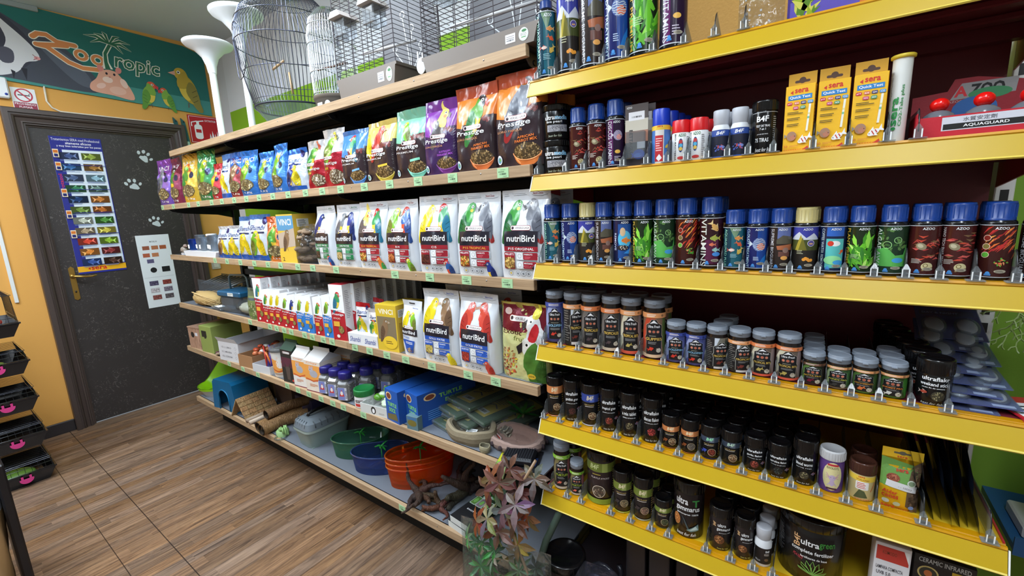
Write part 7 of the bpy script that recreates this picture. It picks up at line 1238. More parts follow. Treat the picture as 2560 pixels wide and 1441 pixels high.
# rock bowls, caves, dish
def rockbowl(name, label, R, H, x, y, col, sd=1, wav=.06, z=None, inner=None, scal=0):
    q = random.Random(sd); p = [q.uniform(0, 6) for _ in range(5)]; b = MB()
    def nz(a): return 1 + wav * (sin(2 * a + p[0]) + .6 * sin(3 * a + p[1]) + .3 * sin(7 * a + p[2])) + scal * abs(sin(9 * a))
    pr = [(.92, 0), (1.0, .3), (1.02, .6), (.96, .92), (.86, 1.0), (.76, .93), (.66, .55), (.5, .35), (.0, .3)]
    cols = [col, col, tuple(int(c * 1.1) for c in col), tuple(min(255, int(c * 1.2)) for c in col), col, inner or tuple(int(c * .75) for c in col), inner or tuple(int(c * .7) for c in col), inner or tuple(int(c * .7) for c in col)]
    n = 40
    for i in range(len(pr) - 1):
        b.grid(lambda u, v, i=i: (lambda a, rr, zz: (R * rr * nz(a) * cos(a), R * .8 * rr * nz(a) * sin(a), max(0, H * zz * (1 + .08 * sin(3 * a + p[3])))))(2 * pi * u, pr[i][0] + (pr[i + 1][0] - pr[i][0]) * v, pr[i][1] + (pr[i + 1][1] - pr[i][1]) * v), n, 2, cols[i], 'stone', True)
    if scal: b2 = [b.ell((R * 1.03 * cos(a) * nz(a), R * .83 * sin(a) * nz(a), H * .5), (.010, .006, H * .25), (60, 46, 50), 'stone', 8, 6) for a in [k * .42 for k in range(15)]]
    o = b.build(name); tag(o, label, 'bowl'); o.location = (x, y, (z or Z5) + .0005); return o
rockbowl('rock_bowl', 'oval grey brown rock water bowl with price sticker, fifth shelf', .105, .055, -1.075, BY + .095, (122, 112, 92), 3)
rockbowl('rock_bowl', 'tiny rock feeding bowl beside the oval bowl', .024, .024, -.965, BY + .035, (130, 124, 100), 5)
rockbowl('reptile_dish', 'shallow pinkish scalloped reptile dish, fifth shelf', .108, .040, -.895, BY + .14, (138, 116, 108), 7, .03, None, (140, 112, 102), .05)
m = MB(); m.box(-.022, .022, -.012, .012, 0, .0008, WH, 'paper'); A = Art(); A.bars(0, 0, .035, .015, 4, (60, 60, 60), 2); m.art(A, topmap(.0008), 'paper'); o = m.build('price_sticker'); tag(o, 'white price sticker lying inside the oval rock bowl', 'sticker'); o.location = (-1.075, BY + .09, Z5 + .023); o.rotation_euler = (.2, 0, .3)
def cave(label, s, x, y, rz):
    b = MB(); q = random.Random(int(s * 999)); ph = [q.uniform(0, 6) for _ in range(4)]
    def arch(k): return lambda u, v: (lambda a, L: (s * k * (1 + .05 * sin(7 * v + ph[0])) * cos(a), s * (L * 1.3 - .65) + s * .06 * sin(4 * a + ph[1]), max(0, s * .62 * k * sin(a) * (1 + .12 * sin(6 * L + ph[2]) - .25 * L) + .06 * s * sin(11 * a + 3 * L) * sin(a))))(pi * (1 - u), v)
    b.grid(arch(1), 26, 14, lambda u, v: (112, 104, 92) if int(u * 26) % 3 else (84, 78, 70), 'stone'); b.grid(arch(.80), 18, 8, (50, 46, 42), 'stone')
    fo, fi = arch(1), arch(.80)
    for vv in (0, 1): b.add([fo(i / 18, vv) for i in range(19)] + [fi(i / 18, vv) for i in range(19)], [(i, i + 1, i + 20, i + 19) for i in range(18)], (120, 110, 96), 'stone')
    for k in range(9): a = pi * (.12 + .09 * k); b.tube([(s * 1.01 * cos(a), s * (-.65 + 1.3 * j / 6), s * .62 * sin(a) * (1.03 - .25 * j / 6) + .004 * sin(j * 2 + k)) for j in range(7)], .0035, (150, 142, 126), 'stone', 5)
    o = b.build('cave_hide'); tag(o, label, 'hide'); o.location = (x, y, Z5); o.rotation_euler = (0, 0, rz)
cave('larger grey driftwood style reptile cave, behind the oval bowl', .088, -1.08, BY + .265, -.25); cave('smaller striped bark reptile cave beside the scalloped dish', .062, -.995, BY + .172, .15)
for i, (x, y, rz) in enumerate(((-1.165, BY + .185, .3), (-1.085, BY + .19, 0), (-.965, BY + .10, -.5))):
    m = MB(); m.box(-.028, .028, 0, .0012, 0, .034, (200, 200, 204), 'paper'); A = Art(); A.rect(0, .028, .05, .008, (160, 60, 50) if i != 1 else (70, 66, 60)); A.bars(0, .012, .045, .018, 4, (70, 70, 70), i); m.art(A, flatmap(0), 'paper'); o = m.build('product_card'); tag(o, 'small product card leaning on the %s' % ('left side of the larger cave', 'front of the larger cave', 'smaller cave'), 'card') if False else tag(o, 'small product card leaning %s' % ('left of the larger cave', 'in front of the larger cave', 'against the smaller cave')[i], 'card'); o.location = (x, y, Z5); o.rotation_euler = (-.35, 0, rz)
def palm(r, s, col, n=11, h=.04, sd=1, droop=.5):
    q = random.Random(sd); b = MB()
    for k in range(n):
        a = 2 * pi * k / n + q.uniform(-.2, .2); L = s * q.uniform(.7, 1.1); up = q.uniform(.3, 1.0); w = s * .12; ca, sa = cos(a), sin(a)
        P = [(ca * L * t, sa * L * t, h + L * (up * t - droop * t * t)) for t in (0, .4, .75, 1)]; ws = [w * .3, w, w * .8, 0.001]; vs = []
        for p, ww in zip(P, ws): vs += [(p[0] - sa * ww, p[1] + ca * ww, p[2]), (p[0] + sa * ww, p[1] - ca * ww, p[2])]
        b.add(vs, [(0, 1, 3, 2), (2, 3, 5, 4), (4, 5, 7, 6)], tuple(int(c * q.uniform(.8, 1.15)) for c in col), 'satin')
    return b.build('leaves', r)
r = thing('plastic_palm', 'small green plastic palm on a sandy base, fifth shelf', 'plant'); palm(r, .065, (60, 130, 60), 13, .045, 2, .3); b = MB(); b.tube([(0, 0, .01), (0, 0, .048)], .006, (110, 104, 70)); b.ell((0, 0, .008), (.026, .022, .016), (150, 140, 104), 'stone'); b.build('base', r); put(r, -.955, Z5, BY + .275)
r = thing('filter_pack', 'black reptile accessory blister pack overhanging the fifth shelf corner', 'blister pack'); b = MB(); b.box(-.075, .075, 0, .13, 0, .002, (34, 36, 40), 'gloss'); A = Art(); A.rect(-.068, .065, .012, .12, (190, 190, 50)); A.rect(-.068, .03, .012, .025, (120, 180, 70)); A.rr(.0, .118, .06, .014, .005, (80, 90, 96)); A.rr(.0, .118, .055, .010, .004, (30, 34, 40)); A.rect(.05, .06, .03, .05, (50, 80, 140)); b.art(A, topmap(.002)); b.build('card', r); b = MB(); b.box(-.055, .06, .02, .10, .002, .032, (30, 30, 34), 'gloss', .008)
for k in range(12): b.box(-.05 + k * .009, -.0485 + k * .009, .022, .098, .0315, .0325, (60, 62, 66), 'gloss')
b.build('blister', r); put(r, -.80, Z5 + .001, BY - .01, .35, 'S5', 'black blister pack')
# ---------------- lowest shelf
r = thing('litter_pan', 'lime green corner litter pan on a white base, left end of the lowest shelf', 'litter pan'); b = MB()
def pan(k, z0, z1, hb, col, m_='satin', th=1):
    return lambda u, v: (lambda a, z: (.125 * k(v) * cos(a) * (1.15 if cos(a) < 0 else 1), .13 * k(v) * sin(a), z0 + (z1 - z0) * v + hb * max(0, sin(a)) ** 1.5 * v))(2 * pi * u, 0)
b.grid(pan(lambda v: .75 + .25 * v, 0, .06, 0, 0), 32, 6, (196, 198, 194), 'satin'); b.lathe([(.0001, .002), (.09, .002)], 20, (190, 192, 190), cap=False); b.build('base', r)
b = MB(); b.grid(pan(lambda v: 1.02 + .03 * v, .055, .07, .20, 0), 32, 6, (146, 206, 20), 'shell'); b.grid(pan(lambda v: .6 + .40 * v, .022, .068, .195, 0), 32, 8, (130, 186, 20), 'shell'); b.lathe([(.0001, .024), (.08, .024)], 20, (90, 130, 30), cap=False); b.build('pan', r); put(r, -3.63, Z6, BY + .14, .35, 'S6', 'lime litter pan')
r = thing('small_animal_house', 'blue plastic small animal house with arched door, lowest shelf', 'house'); b = MB(); BLH = (20, 96, 140)
def wallp(y, hole=True):
    P = [(-.14, 0), (-.075, 0)] + [(-.065 + .0 * k, 0) for k in ()] + ([(-.062 * cos(a) if 0 else -.062 * cos(a), .075 + .062 * sin(a)) for a in [pi * k / 12 for k in range(13)]] if 0 else [])
    return P
out = [(-.14, 0), (-.115, .19), (-.095, .21), (.095, .21), (.115, .19), (.14, 0)]; ins = [(.06, 0)] + [(.06 * cos(a), .085 + .06 * sin(a)) for a in [pi * k / 12 for k in range(13)]] + [(-.06, 0)]
b.prism(out + ins, 0, .006, BLH, 'shell')
vs = []; n = len(out)
for p in out: vs += [(p[0], .006, p[1]), (p[0] * 1.0, .24, p[1])]
b.add(vs, [(2 * i, 2 * i + 1, 2 * i + 3, 2 * i + 2) for i in range(n - 1)], BLH, 'shell'); b.prism(out, .236, .24, BLH, 'shell'); b.tube([(p[0] * 1.02, -.001, p[1]) for p in ins], .004, (26, 110, 156), 'shell'); b.build('shell', r); put(r, -3.235, Z6, BY + .012, .12, 'S6', 'blue animal house')
r = thing('wooden_hide', 'folded tent shaped wooden hide of small slats, lowest shelf', 'hide'); b = MB()
for s in (-1, 1):
    T = Matrix.Translation((0, 0, .13)) @ Matrix.Rotation(RAD(33) * s, 4, 'Y'); b.T = T
    for k in range(5):
        for j in range(5): b.box(s * .001 - .004, s * .001 + .004, .002 + j * .044, .044 + j * .044, -.155 + k * .031, -.126 + k * .031, (176 + 6 * ((k + j) % 3), 146, 100), 'barkwood', .001)
b.T = None; b.build('slats', r); put(r, -3.02, Z6 + .002, BY + .0, .1, 'S6', 'wooden hide')
def tubeobj(name, label, cat, pts, R, col, m_='barkwood', hollow=True):
    b = MB(); b.tube(pts, R, col, m_, 16, cap=not hollow)
    if hollow: b.tube(pts, R * .8, tuple(int(c * .35) for c in col), m_, 16, cap=False)
    return tag(b.build(name), label, cat)
for i, (x, y, L, R, c, a, nm) in enumerate(((-2.90, .0, .20, .014, (150, 130, 110), .35, 'thin plastic wrapped stick, left'), (-2.86, .0, .22, .013, (190, 170, 150), .42, 'thin plastic wrapped stick, right'), (-2.70, -.02, .26, .034, (160, 124, 80), .45, 'thick brown cork tube, left'), (-2.64, -.03, .27, .036, (150, 116, 76), .5, 'thick brown cork tube, front right'), (-2.69, .03, .28, .03, (140, 106, 70), .30, 'brown cork tube lying on the others'))):
    z = Z6 + R + (.065 if i == 4 else 0); tubeobj('bark_tube' if i > 1 else 'wood_stick', nm + ', lowest shelf', 'tube' if i > 1 else 'stick', [(x, BY + y, z), (x - sin(a) * L * .5 * .2, BY + y + L * .5, z + .002), (x + sin(a) * L * .3, BY + y + L, z)], R, c, 'barkwood' if i > 1 else 'satin', i > 1)
    if i > 1: N('S6', x, 'cork tubes')
q = random.Random(12)
for i, (x, y, z, w, d, h, c, nm) in enumerate(((-3.30, .30, 0, .30, .1, .10, (150, 116, 80), 'brown shipping carton at the back left'), (-3.62, .30, 0, .2, .1, .22, (160, 124, 86), 'tall brown carton at the back left end'), (-2.95, .27, 0, .22, .14, .16, (90, 70, 60), 'dark open crate behind the wooden hide'), (-2.72, .28, 0, .2, .13, .10, (60, 54, 90), 'dark purple box behind the cork tubes'))):
    b = MB(); b.box(-w / 2, w / 2, 0, d, 0, h, c, 'card', .002); b.box(-w / 2 - .001, w / 2 + .001, d * .45, d * .55, h, h + .001, tuple(min(255, k + 20) for k in c), 'card'); o = b.build('storage_box'); tag(o, nm + ' of the lowest shelf', 'box'); o.location = (x, BY + z + y, Z6)
b = MB()
for k in range(9): a = k * .7; b.tube([(.02 * cos(a) + .004 * j, .02 * sin(a), .03 + .025 * sin(j * .8 + a)) for j in range(6)], .006, (150, 190, 120), 'satin', 6)
b.lathe([(.034, .0), (.036, .03), (.030, .035)], 18, (150, 186, 130), 'satin'); b.tube([(.03 + .03 * cos(k * .45), -.03 + .03 * sin(k * .45), .008) for k in range(14)], .004, (196, 204, 200), 'clear', 6, True); o = b.build('water_toy'); tag(o, 'pale green plastic feeder coil beside the grey carrier, lowest shelf', 'feeder'); o.location = (-2.54, BY + .045, Z6); N('S6', -2.54, 'pale green feeder')
r = thing('pet_carrier', 'grey green pet carrier with clear smoky lid and black handle, lowest shelf', 'carrier'); b = MB(); CG = (128, 146, 142)
def rbox(w0, w1, d0, d1, z0, z1, p=5):
    return lambda u, v: (lambda a, w, d: (w * (abs(cos(a)) ** (2 / p)) * (1 if cos(a) > 0 else -1), .14 + d * (abs(sin(a)) ** (2 / p)) * (1 if sin(a) > 0 else -1), z0 + (z1 - z0) * v))(2 * pi * u, w0 + (w1 - w0) * v, d0 + (d1 - d0) * v)
b.grid(rbox(.075, .092, .115, .135, 0, .098), 48, 3, CG); b.grid(rbox(.097, .097, .140, .140, .098, .112), 48, 1, (150, 166, 162)); b.grid(rbox(.092, .097, .135, .140, .098, .098), 48, 1, (150, 166, 162)); b.box(-.07, .07, .03, .25, .001, .003, CG); b.build('tub', r)
b = MB(); b.grid(rbox(.096, .088, .138, .128, .112, .145), 48, 2, (112, 122, 130), 'gloss'); b.grid(rbox(.088, .05, .128, .09, .145, .165), 48, 3, (120, 130, 138), 'gloss'); b.grid(rbox(.05, .0, .09, .0, .165, .166), 48, 1, (120, 130, 138), 'gloss')
for s in (-1, 1):
    for k in range(6): b.tube([(s * .0925, .05 + k * .036, .125), (s * .089, .05 + k * .036, .145), (s * .072, .05 + k * .036, .157)], .0028, (84, 92, 98), 'gloss', 5)
for k in range(5): b.tube([(-.05 + k * .025, .009, .125), (-.05 + k * .025, .012, .142), (-.045 + k * .022, .03, .156)], .0028, (84, 92, 98), 'gloss', 5)
b.build('lid', r); b = MB(); b.tube([(0, .06, .166), (0, .07, .180), (0, .12, .185), (0, .18, .185), (0, .215, .178), (0, .225, .166)], .009, BK, 'satin', 8); b.build('handle', r); put(r, -2.30, Z6, BY + .022, -.02, 'S6', 'grey pet carrier')
def tub(label, col, x, y, rz, n=1, s=1.0, plant=True, dz=.028, nm=None, m_='tint'):
    def out(u, k=1): a = 2 * pi * u; return ((.150 * cos(a) + .02 * cos(2 * a)) * k * s, (.085 + .030 * cos(a) + .0 * sin(a)) * sin(a) * k * s * (1 - .22 * math.exp(-((a - pi * .5) ** 2) * 4)))
    r = thing('turtle_tub', label, 'tub'); H = .095 * s; b = MB(); b.grid(lambda u, v: (*out(u, .90 + .10 * v), H * v), 48, 4, col, m_); b.grid(lambda u, v: (*out(u, .90 * v), .001), 48, 1, col, m_); b.grid(lambda u, v: (*out(u, .5 * v), .012 + .02 * (1 - v)), 30, 1, col, m_); b.build('tub', r)
    b = MB(); b.tube([(*out(k / 48, 1.01), H) for k in range(48)], .0038, tuple(min(255, int(c * 1.1)) for c in col), m_ if m_ == 'tint' else 'shell', 6, True); b.build('rim', r)
    if plant: c = MB(); c.tube([(.02, 0, .03), (.02, 0, .11)], .003, (50, 150, 70)); c.build('stem', r); o = palm(r, .045, (50, 160, 70), 8, .108, 4, .6); o.location = (.02, 0, 0); o.name = 'palm_leaves'
    put(r, x, Z6 + .001, y, rz, 'S6', nm)
    for k in range(1, n): q = dup(r, (x, y, Z6 + .001 + dz * k), rz, label.replace('lowest of three', ('', 'middle of three', 'topmost of three')[k]))
    return r
tub('transparent green turtle tub with plastic palm, lowest shelf', (110, 178, 148), -1.985, BY + .17, .75, 1, 1, True, .03, 'green turtle tub')
tub('transparent blue turtle tub with green plastic palm, lowest shelf', (90, 120, 190), -1.77, BY + .14, .65, 1, 1, True, .03, 'blue turtle tub')
tub('transparent orange turtle tub, lowest of three nested ones', (250, 130, 40), -1.52, BY + .175, .95, 3, 1.08, True, .024, 'orange turtle tubs')
for o in [o for o in COL.objects if o.name.startswith('turtle_tub') and 'orange' in o.get('label', '') and 'topmost' not in o['label']]:
    for c in list(o.children):
        if c.name.startswith(('stem', 'palm_leaves')): bpy.data.objects.remove(c)
# driftwood
def drift(label, x, y, z, s, sd, n=6, col=(66, 46, 34)):
    q = random.Random(sd); b = MB()
    for k in range(n):
        p = Vector((0, 0, .02 * s * 10)); d = Vector((q.uniform(-1, 1), q.uniform(-1, 1), q.uniform(-.05, .35))).normalized(); P = []; R_ = []; L = q.randint(7, 11)
        for j in range(L):
            P.append((p.x, p.y, max(.008, p.z))); R_.append(max(.003, s * (.17 - .014 * j) * q.uniform(.75, 1.25))); d = (d + Vector((q.uniform(-.5, .5), q.uniform(-.5, .5), q.uniform(-.35, .25)))).normalized(); p = p + d * s * .16
        b.tube(P, R_, tuple(int(c * q.uniform(.85, 1.15)) for c in col), 'barkwood', 9)
    o = b.build('driftwood'); tag(o, label, 'driftwood'); o.location = (x, y, z)
drift('knotty brown driftwood root beside the orange tubs, lowest shelf', -1.40, BY + .075, Z6, .105, 3, 9); drift('upper part brown root lying behind the knotty driftwood', -1.30, BY + .25, Z6, .10, 8, 7); drift('small reddish brown root lump near the shelf front', -1.275, BY + .07, Z6, .075, 5, 8, (84, 54, 38)); drift('long forked driftwood branch in front of the green boxes', -1.24, BY + .20, Z6, .135, 11, 7, (60, 44, 34)); drift('dark driftwood piece at the back right of the lowest shelf', -1.10, BY + .32, Z6, .12, 15, 7, (56, 44, 36))
def lampbox(A, w, d):
    A.rect(0, d * .5, w, d, (40, 60, 40)); A.rect(0, d * .14, w, d * .28, (16, 16, 20)); A.text('EXOTIC', 0, d * .2, w * .5, d * .02, WH, .02); A.seeds(0, d * .60, w * .44, d * .16, [(110, 170, 70), (70, 130, 60), (160, 200, 170), (190, 220, 200)], 60, w * .12, 3)
    for k in (-1, 0, 1): A.rr(k * w * .31, d * .36, w * .29, d * .15, .004, (190, 206, 200)); A.rr(k * w * .31, d * .36, w * .25, d * .135, .004, ((90, 130, 60), (130, 110, 120), (60, 90, 50))[k + 1]); A.ell(k * w * .31, d * .36, w * .08, d * .04, (120, 180, 90))
    A.rect(0, d * .9, w, d * .2, (90, 110, 100))
for i, (dx, dz) in enumerate(((-.014, 0), (0, .028))):
    o = carton('reptile_lamp_box', 'flat green and black gecko print box, %s of two, lowest shelf' % ('lower', 'upper')[i], 'box', .105, .36, .027, (206, 210, 210), None, lambda A, w, h: A.rect(w / 2, h / 2, w, h, (60, 80, 50)), lampbox); put(o, -1.105 + dx, Z6 + dz + .0005, BY + .012, -.13 + .02 * i, 'S6', 'gecko print boxes')
# ================================================================ top of the wooden shelves: cages and stands
def stand(label, x, y, h, R):
    r = thing('pedestal_stand', label, 'stand'); b = MB(); b.lathe([(.085, 0), (.085, .006), (.04, .014), (.022, .03)], 30, WH, 'satin'); b.build('foot', r); b = MB(); b.lathe([(.018, .03), (.018, h * .70), (.020, h * .71)], 24, WH, 'satin'); b.build('pole', r)
    b = MB(); b.lathe([(.021, h * .71), (.026, h * .78), (.042, h * .86), (R * .62, h * .93), (R * .93, h * .965), (R, h * .985), (R, h * .995), (R * .97, h), (R * .9, h * .985)], 40, (232, 236, 238), 'satin'); b.build('bowl', r); put(r, x, Z1, y)
stand('white pedestal stand with wide conical top, shorter one left of the silver cage', -2.94, 1.225, .555, .125)
stand('white pedestal stand with conical top, taller one behind the silver cage', -2.76, 1.32, .70, .135)
def ringpts(R, z, n=36, c=(0, 0)): return [(c[0] + R * cos(2 * pi * k / n), c[1] + R * sin(2 * pi * k / n), z) for k in range(n)]
def roundcage(label, prof, nw, col, x, y, rings, wr=.0013, base=None, basecol=None):
    r = thing('bird_cage', label, 'cage'); b = MB()
    for k in range(nw): a = 2 * pi * k / nw; b.tube([(R * cos(a), R * sin(a), z) for R, z in prof], wr, col, 'metal', 4, cap=False)
    b.build('wires', r); tag(r.children[-1], kind='stuff') if False else None
    b = MB()
    for R, z, rr in rings: b.tube(ringpts(R, z), rr, col if rr < .003 else (40, 44, 60), 'metal' if rr < .003 else 'satin', 6, True)
    b.build('ring', r)
    if base: b = MB(); b.lathe(base, 36, basecol, 'clear' if basecol[0] > 200 else 'satin'); b.build('base', r)
    return r
SILV = (96, 100, 120)
pr = [(.195, .12), (.215, .20), (.24, .32), (.252, .42), (.244, .50), (.215, .575), (.16, .635), (.085, .668), (.02, .678)]
r = roundcage('tall rounded silver wire cage with clear base and wooden perches', pr, 76, SILV, 0, 0, [(.198, .118, .0045), (.203, .145, .0015), (.231, .28, .0018), (.252, .42, .0022), (.236, .53, .0018), (.145, .648, .0015), (.06, .675, .0015)], base=[(.10, .0), (.11, .004), (.17, .08), (.195, .115)], basecol=(224, 228, 236))
b = MB(); b.tube([(-.10, -.05, .33), (.05, -.07, .335)], .006, (196, 160, 120), 'satin', 8); b.tube([(.0, -.02, .30), (.03, -.03, .19)], .006, (196, 160, 120), 'satin', 8); b.build('perch', r)
b = MB(); P = [(.249 * sin(.32 * cos(a) - .15), -.249 * cos(.32 * cos(a) - .15), .36 + .13 * sin(a)) for a in [2 * pi * k / 24 for k in range(24)]]; t = 0; b.tube(P, .002, SILV, 'metal', 5, True); b.build('door', r)
b = MB(); b.ell((-.08, -.12, .15), (.03, .025, .02), (226, 230, 234), 'clear'); b.build('feeder', r); put(r, -2.335, Z1 + .002, 1.36, 0)
r = roundcage('small round white wire cage with brown grey base, behind the silver cage', [(.098, .10), (.104, .22), (.104, .36), (.09, .43), (.05, .475), (.01, .488)], 52, (206, 212, 218), 0, 0, [(.10, .11, .002), (.105, .2, .0015), (.106, .32, .0015), (.098, .40, .0015)], base=[(.088, 0), (.090, .003), (.098, .085), (.104, .088), (.104, .10)], basecol=(124, 114, 104))
b = MB(); b.tube([(-.1, 0, .24), (.1, -.02, .235)], .005, (100, 76, 66)); b.build('perch', r); put(r, -1.915, Z1 + .001, 1.32, .2); A = Art(-.05, .05, 0, .1, .01); A.rect(-.015, .05, .035, .03, WH); A.bars(-.015, .05, .03, .02, 4, (120, 120, 130), 2); A.ell(.03, .055, .014, .017, (220, 226, 222)); A.text('ECO', .03, .055, .016, .008, (90, 110, 90), .02); b = MB(); b.art(A, cylmap(.0975)); b.build('sticker', r)
TP = (116, 106, 98)
def boxcage(label, w, d, h, bh, x, y, rz, arch=True, nx=22, nz=30, eco=.35, plates=(1,), cutmat=(214, 220, 226)):
    r = thing('bird_cage', label, 'cage'); b = MB(); b.prism([(-w / 2 + .012, 0), (w / 2 - .012, 0), (w / 2, bh - .01), (w / 2 + .006, bh - .01), (w / 2 + .006, bh), (-w / 2 - .006, bh), (-w / 2 - .006, bh - .01), (-w / 2, bh - .01)], 0, d, TP, 'satin')
    A = Art(); ex = w * eco; A.rect(ex - .045, bh * .48, .034, bh * .46, WH); A.bars(ex - .045, bh * .48, .028, bh * .3, 3, (150, 150, 156), 2); A.code(ex - .045, bh * .38, .024, bh * .1, (90, 90, 96)); A.ell(ex, bh * .5, .016, bh * .34, (214, 222, 218)); A.ell(ex, bh * .5, .014, bh * .30, (190, 206, 196)); A.ell(ex, bh * .5, .0132, bh * .285, (216, 222, 218)); A.text('ECO', ex, bh * .5, .017, bh * .14, (100, 110, 104), .01); A.rect(ex, bh * .36, .015, bh * .05, (90, 160, 100)); A.ell(ex + .002, bh * .68, .008, bh * .07, (40, 120, 60)); b.art(A, flatmap(-.0005)); b.build('base', r)
    b = MB(); D = (70, 64, 72); r1 = .0011; W_ = lambda z: w / 2 * (1 - .10 * max(0, (z - bh) / (h - bh)) ** 2)
    def row(fn, n, vert):
        for k in range(n + 1):
            b.tube(fn(k / n), r1 * (1.5 if vert else 1), D, 'satin', 4, cap=False)
    for yy in (.004, d - .004):
        for k in range(nz): z = bh + (h - bh) * k / nz; b.tube([(-W_(z), yy, z), (W_(z), yy, z)], r1, D, 'satin', 4, cap=False)
        for k in range(7): u = -1 + 2 * k / 6; b.tube([(W_(bh + (h - bh) * j / 5) * u, yy - .001, bh + (h - bh) * j / 5) for j in range(6)], r1 * 1.6, D, 'satin', 4, cap=False)
    for s in (-1, 1):
        for k in range(nz): z = bh + (h - bh) * k / nz; b.tube([(s * W_(z), .004, z), (s * W_(z), d - .004, z)], r1, D, 'satin', 4, cap=False)
        for k in range(4): yy = .004 + (d - .008) * k / 3; b.tube([(s * W_(bh + (h - bh) * j / 5), yy, bh + (h - bh) * j / 5) for j in range(6)], r1 * 1.6, D, 'satin', 4, cap=False)
    b.build('wires', r)
    b = MB(); P = [(-w * .49, bh)] + [(-w * .47 * cos(a), bh + (h - bh) * (.30 + .66 * sin(a))) for a in [pi * k / 16 for k in range(17)]] + [(w * .49, bh)]; b.prism(P, d - .010, d - .008, (92, 92, 98), 'satin')
    A = Art()
    for dx, top in ((-.25, .30), (-.08, .55), (.06, .42), (.2, .26), (-.33, .16)): A.line([(0, bh + .01), (w * dx * .3, bh + (h - bh) * top * .5), (w * dx, bh + (h - bh) * top)], .004, cutmat); A.ring(w * dx, bh + (h - bh) * (top + .035), .012, .004, cutmat)
    b.art(A, flatmap(d - .010), 'satin'); b.build('rear_plate', r)
    b = MB(); b.tube([(-w * .45, d * .5, bh + .12), (w * .45, d * .5, bh + .10)], .006, (222, 224, 228), 'satin', 8); b.build('perch', r)
    for s in (-1, 1): b = MB(); b.box(s * w * .25 - .03, s * w * .25 + .03, -.03, .03, bh + .13, bh + .19, (226, 230, 234), 'clear', .004); b.prism([(s * w * .25 - .036, bh + .19), (s * w * .25 + .036, bh + .19), (s * w * .25 + .02, bh + .21), (s * w * .25 - .02, bh + .21)], -.045, .04, (196, 190, 188), 'satin'); b.build('feeder', r)
    return put(r, x, Z1 + .001, y, rz)
boxcage('dark wire cage with taupe tray and patterned grey rear plate', .336, .24, .52, .070, -1.408, 1.095, .0, eco=.40)
boxcage('larger dark wire cage with taupe tray nearest the yellow shelves', .438, .24, .50, .050, -.886, 1.095, .0, eco=.40)
b = MB(); b.ell((0, 0, .03), (.022, .002, .026), (222, 228, 236), 'satin'); b.box(-.014, -.008, -.002, .002, .05, .075, (222, 228, 236)); b.box(.008, .014, -.002, .002, .05, .068, (222, 228, 236)); o = b.build('cage_tag'); tag(o, 'white plastic hanger tab between the two dark cages', 'tab'); o.location = (-1.125, 1.105, Z1 + .003)
# ================================================================ stacked small animal tubs on the left
def wcage(label, i):
    r = thing('hamster_cage', label, 'cage'); b = MB(); w, d = .50, .42; K = (26, 26, 30); b.box(-.02, 0, 0, 0, 0, 0, K)
    Q = lambda x, y: (x, y)
    vs = []; lv = [(0, .03), (.072, .0), (.075, -.006), (.083, -.006), (.083, .004), (.012, .034)]
    for z, inn in lv: vs += [(-d + inn, -w + inn, z), (-inn, -w + inn, z), (-inn, -inn, z), (-d + inn, -inn, z)]
    fs = [(0, 3, 2, 1)]
    for k in range(len(lv) - 1):
        for j in range(4): a = k * 4 + j; c = k * 4 + (j + 1) % 4; fs.append((a, c, c + 4, a + 4))
    fs.append(tuple(len(vs) - 4 + j for j in range(4))); b = MB(); b.add(vs, fs, K, 'gloss'); b.build('tray', r)
    b = MB(); S_ = (66, 66, 74)
    H = .135 if i < 4 else .24
    for k in range(18): y = -.01 - k * (w - .02) / 17; b.tube([(-.004, y, .083), (-.03, y, H)], .001, S_, 'metal', 4, cap=False)
    for k in range(14): x = -.01 - k * (d - .02) / 13; b.tube([(x, -.003, .083), (x, -.012, H)], .001, S_, 'metal', 4, cap=False); b.tube([(x, -.012, H), (x, -w + .012, H)], .001, S_, 'metal', 4, cap=False)
    for z in (.086, .11, H): f_ = (z - .083) / (H - .083); b.tube([(-.004 - .026 * f_, -w, z), (-.004 - .026 * f_, -.004, z), (-d, -.008, z)], .0016, (130, 134, 140), 'metal', 5)
    b.build('wires', r)
    b = MB(); b.prism([(-.43 + .03 * cos(a), .055 + .028 * sin(a)) for a in [pi + pi * k / 12 for k in range(13)]] , .001, .006, (206, 60, 130), 'satin', 'x'); b.box(.0, .006, -.452, -.442, .055, .082, (206, 60, 130)); b.box(.0, .006, -.418, -.408, .055, .082, (206, 60, 130))
    o = b.build('clasp', r); o.location = (0, .305, .0)
    if i in (0, 3): b = MB(); b.ell((-.12, -.16, .045), (.07, .09, .04), (110, 150, 60), 'satin', 20, 10); b.build('dome', r)
    if i == 4: b = MB(); b.box(-.2, -.02, -.28, -.06, .085, .105, (190, 60, 44), 'satin', .004); b.box(-.1, -.03, -.14, -.08, .106, .12, WH, 'paper'); b.build('contents', r)
    put(r, -3.77, .2265 * i + .0005, .335, 0)
for i, n_ in enumerate(('lowest with a green dome', 'second from the floor', 'third from the floor', 'fourth from the floor, green dome inside', 'topmost with tall wires')): wcage('stacked black hamster cage by the left wall, %s' % n_, i)
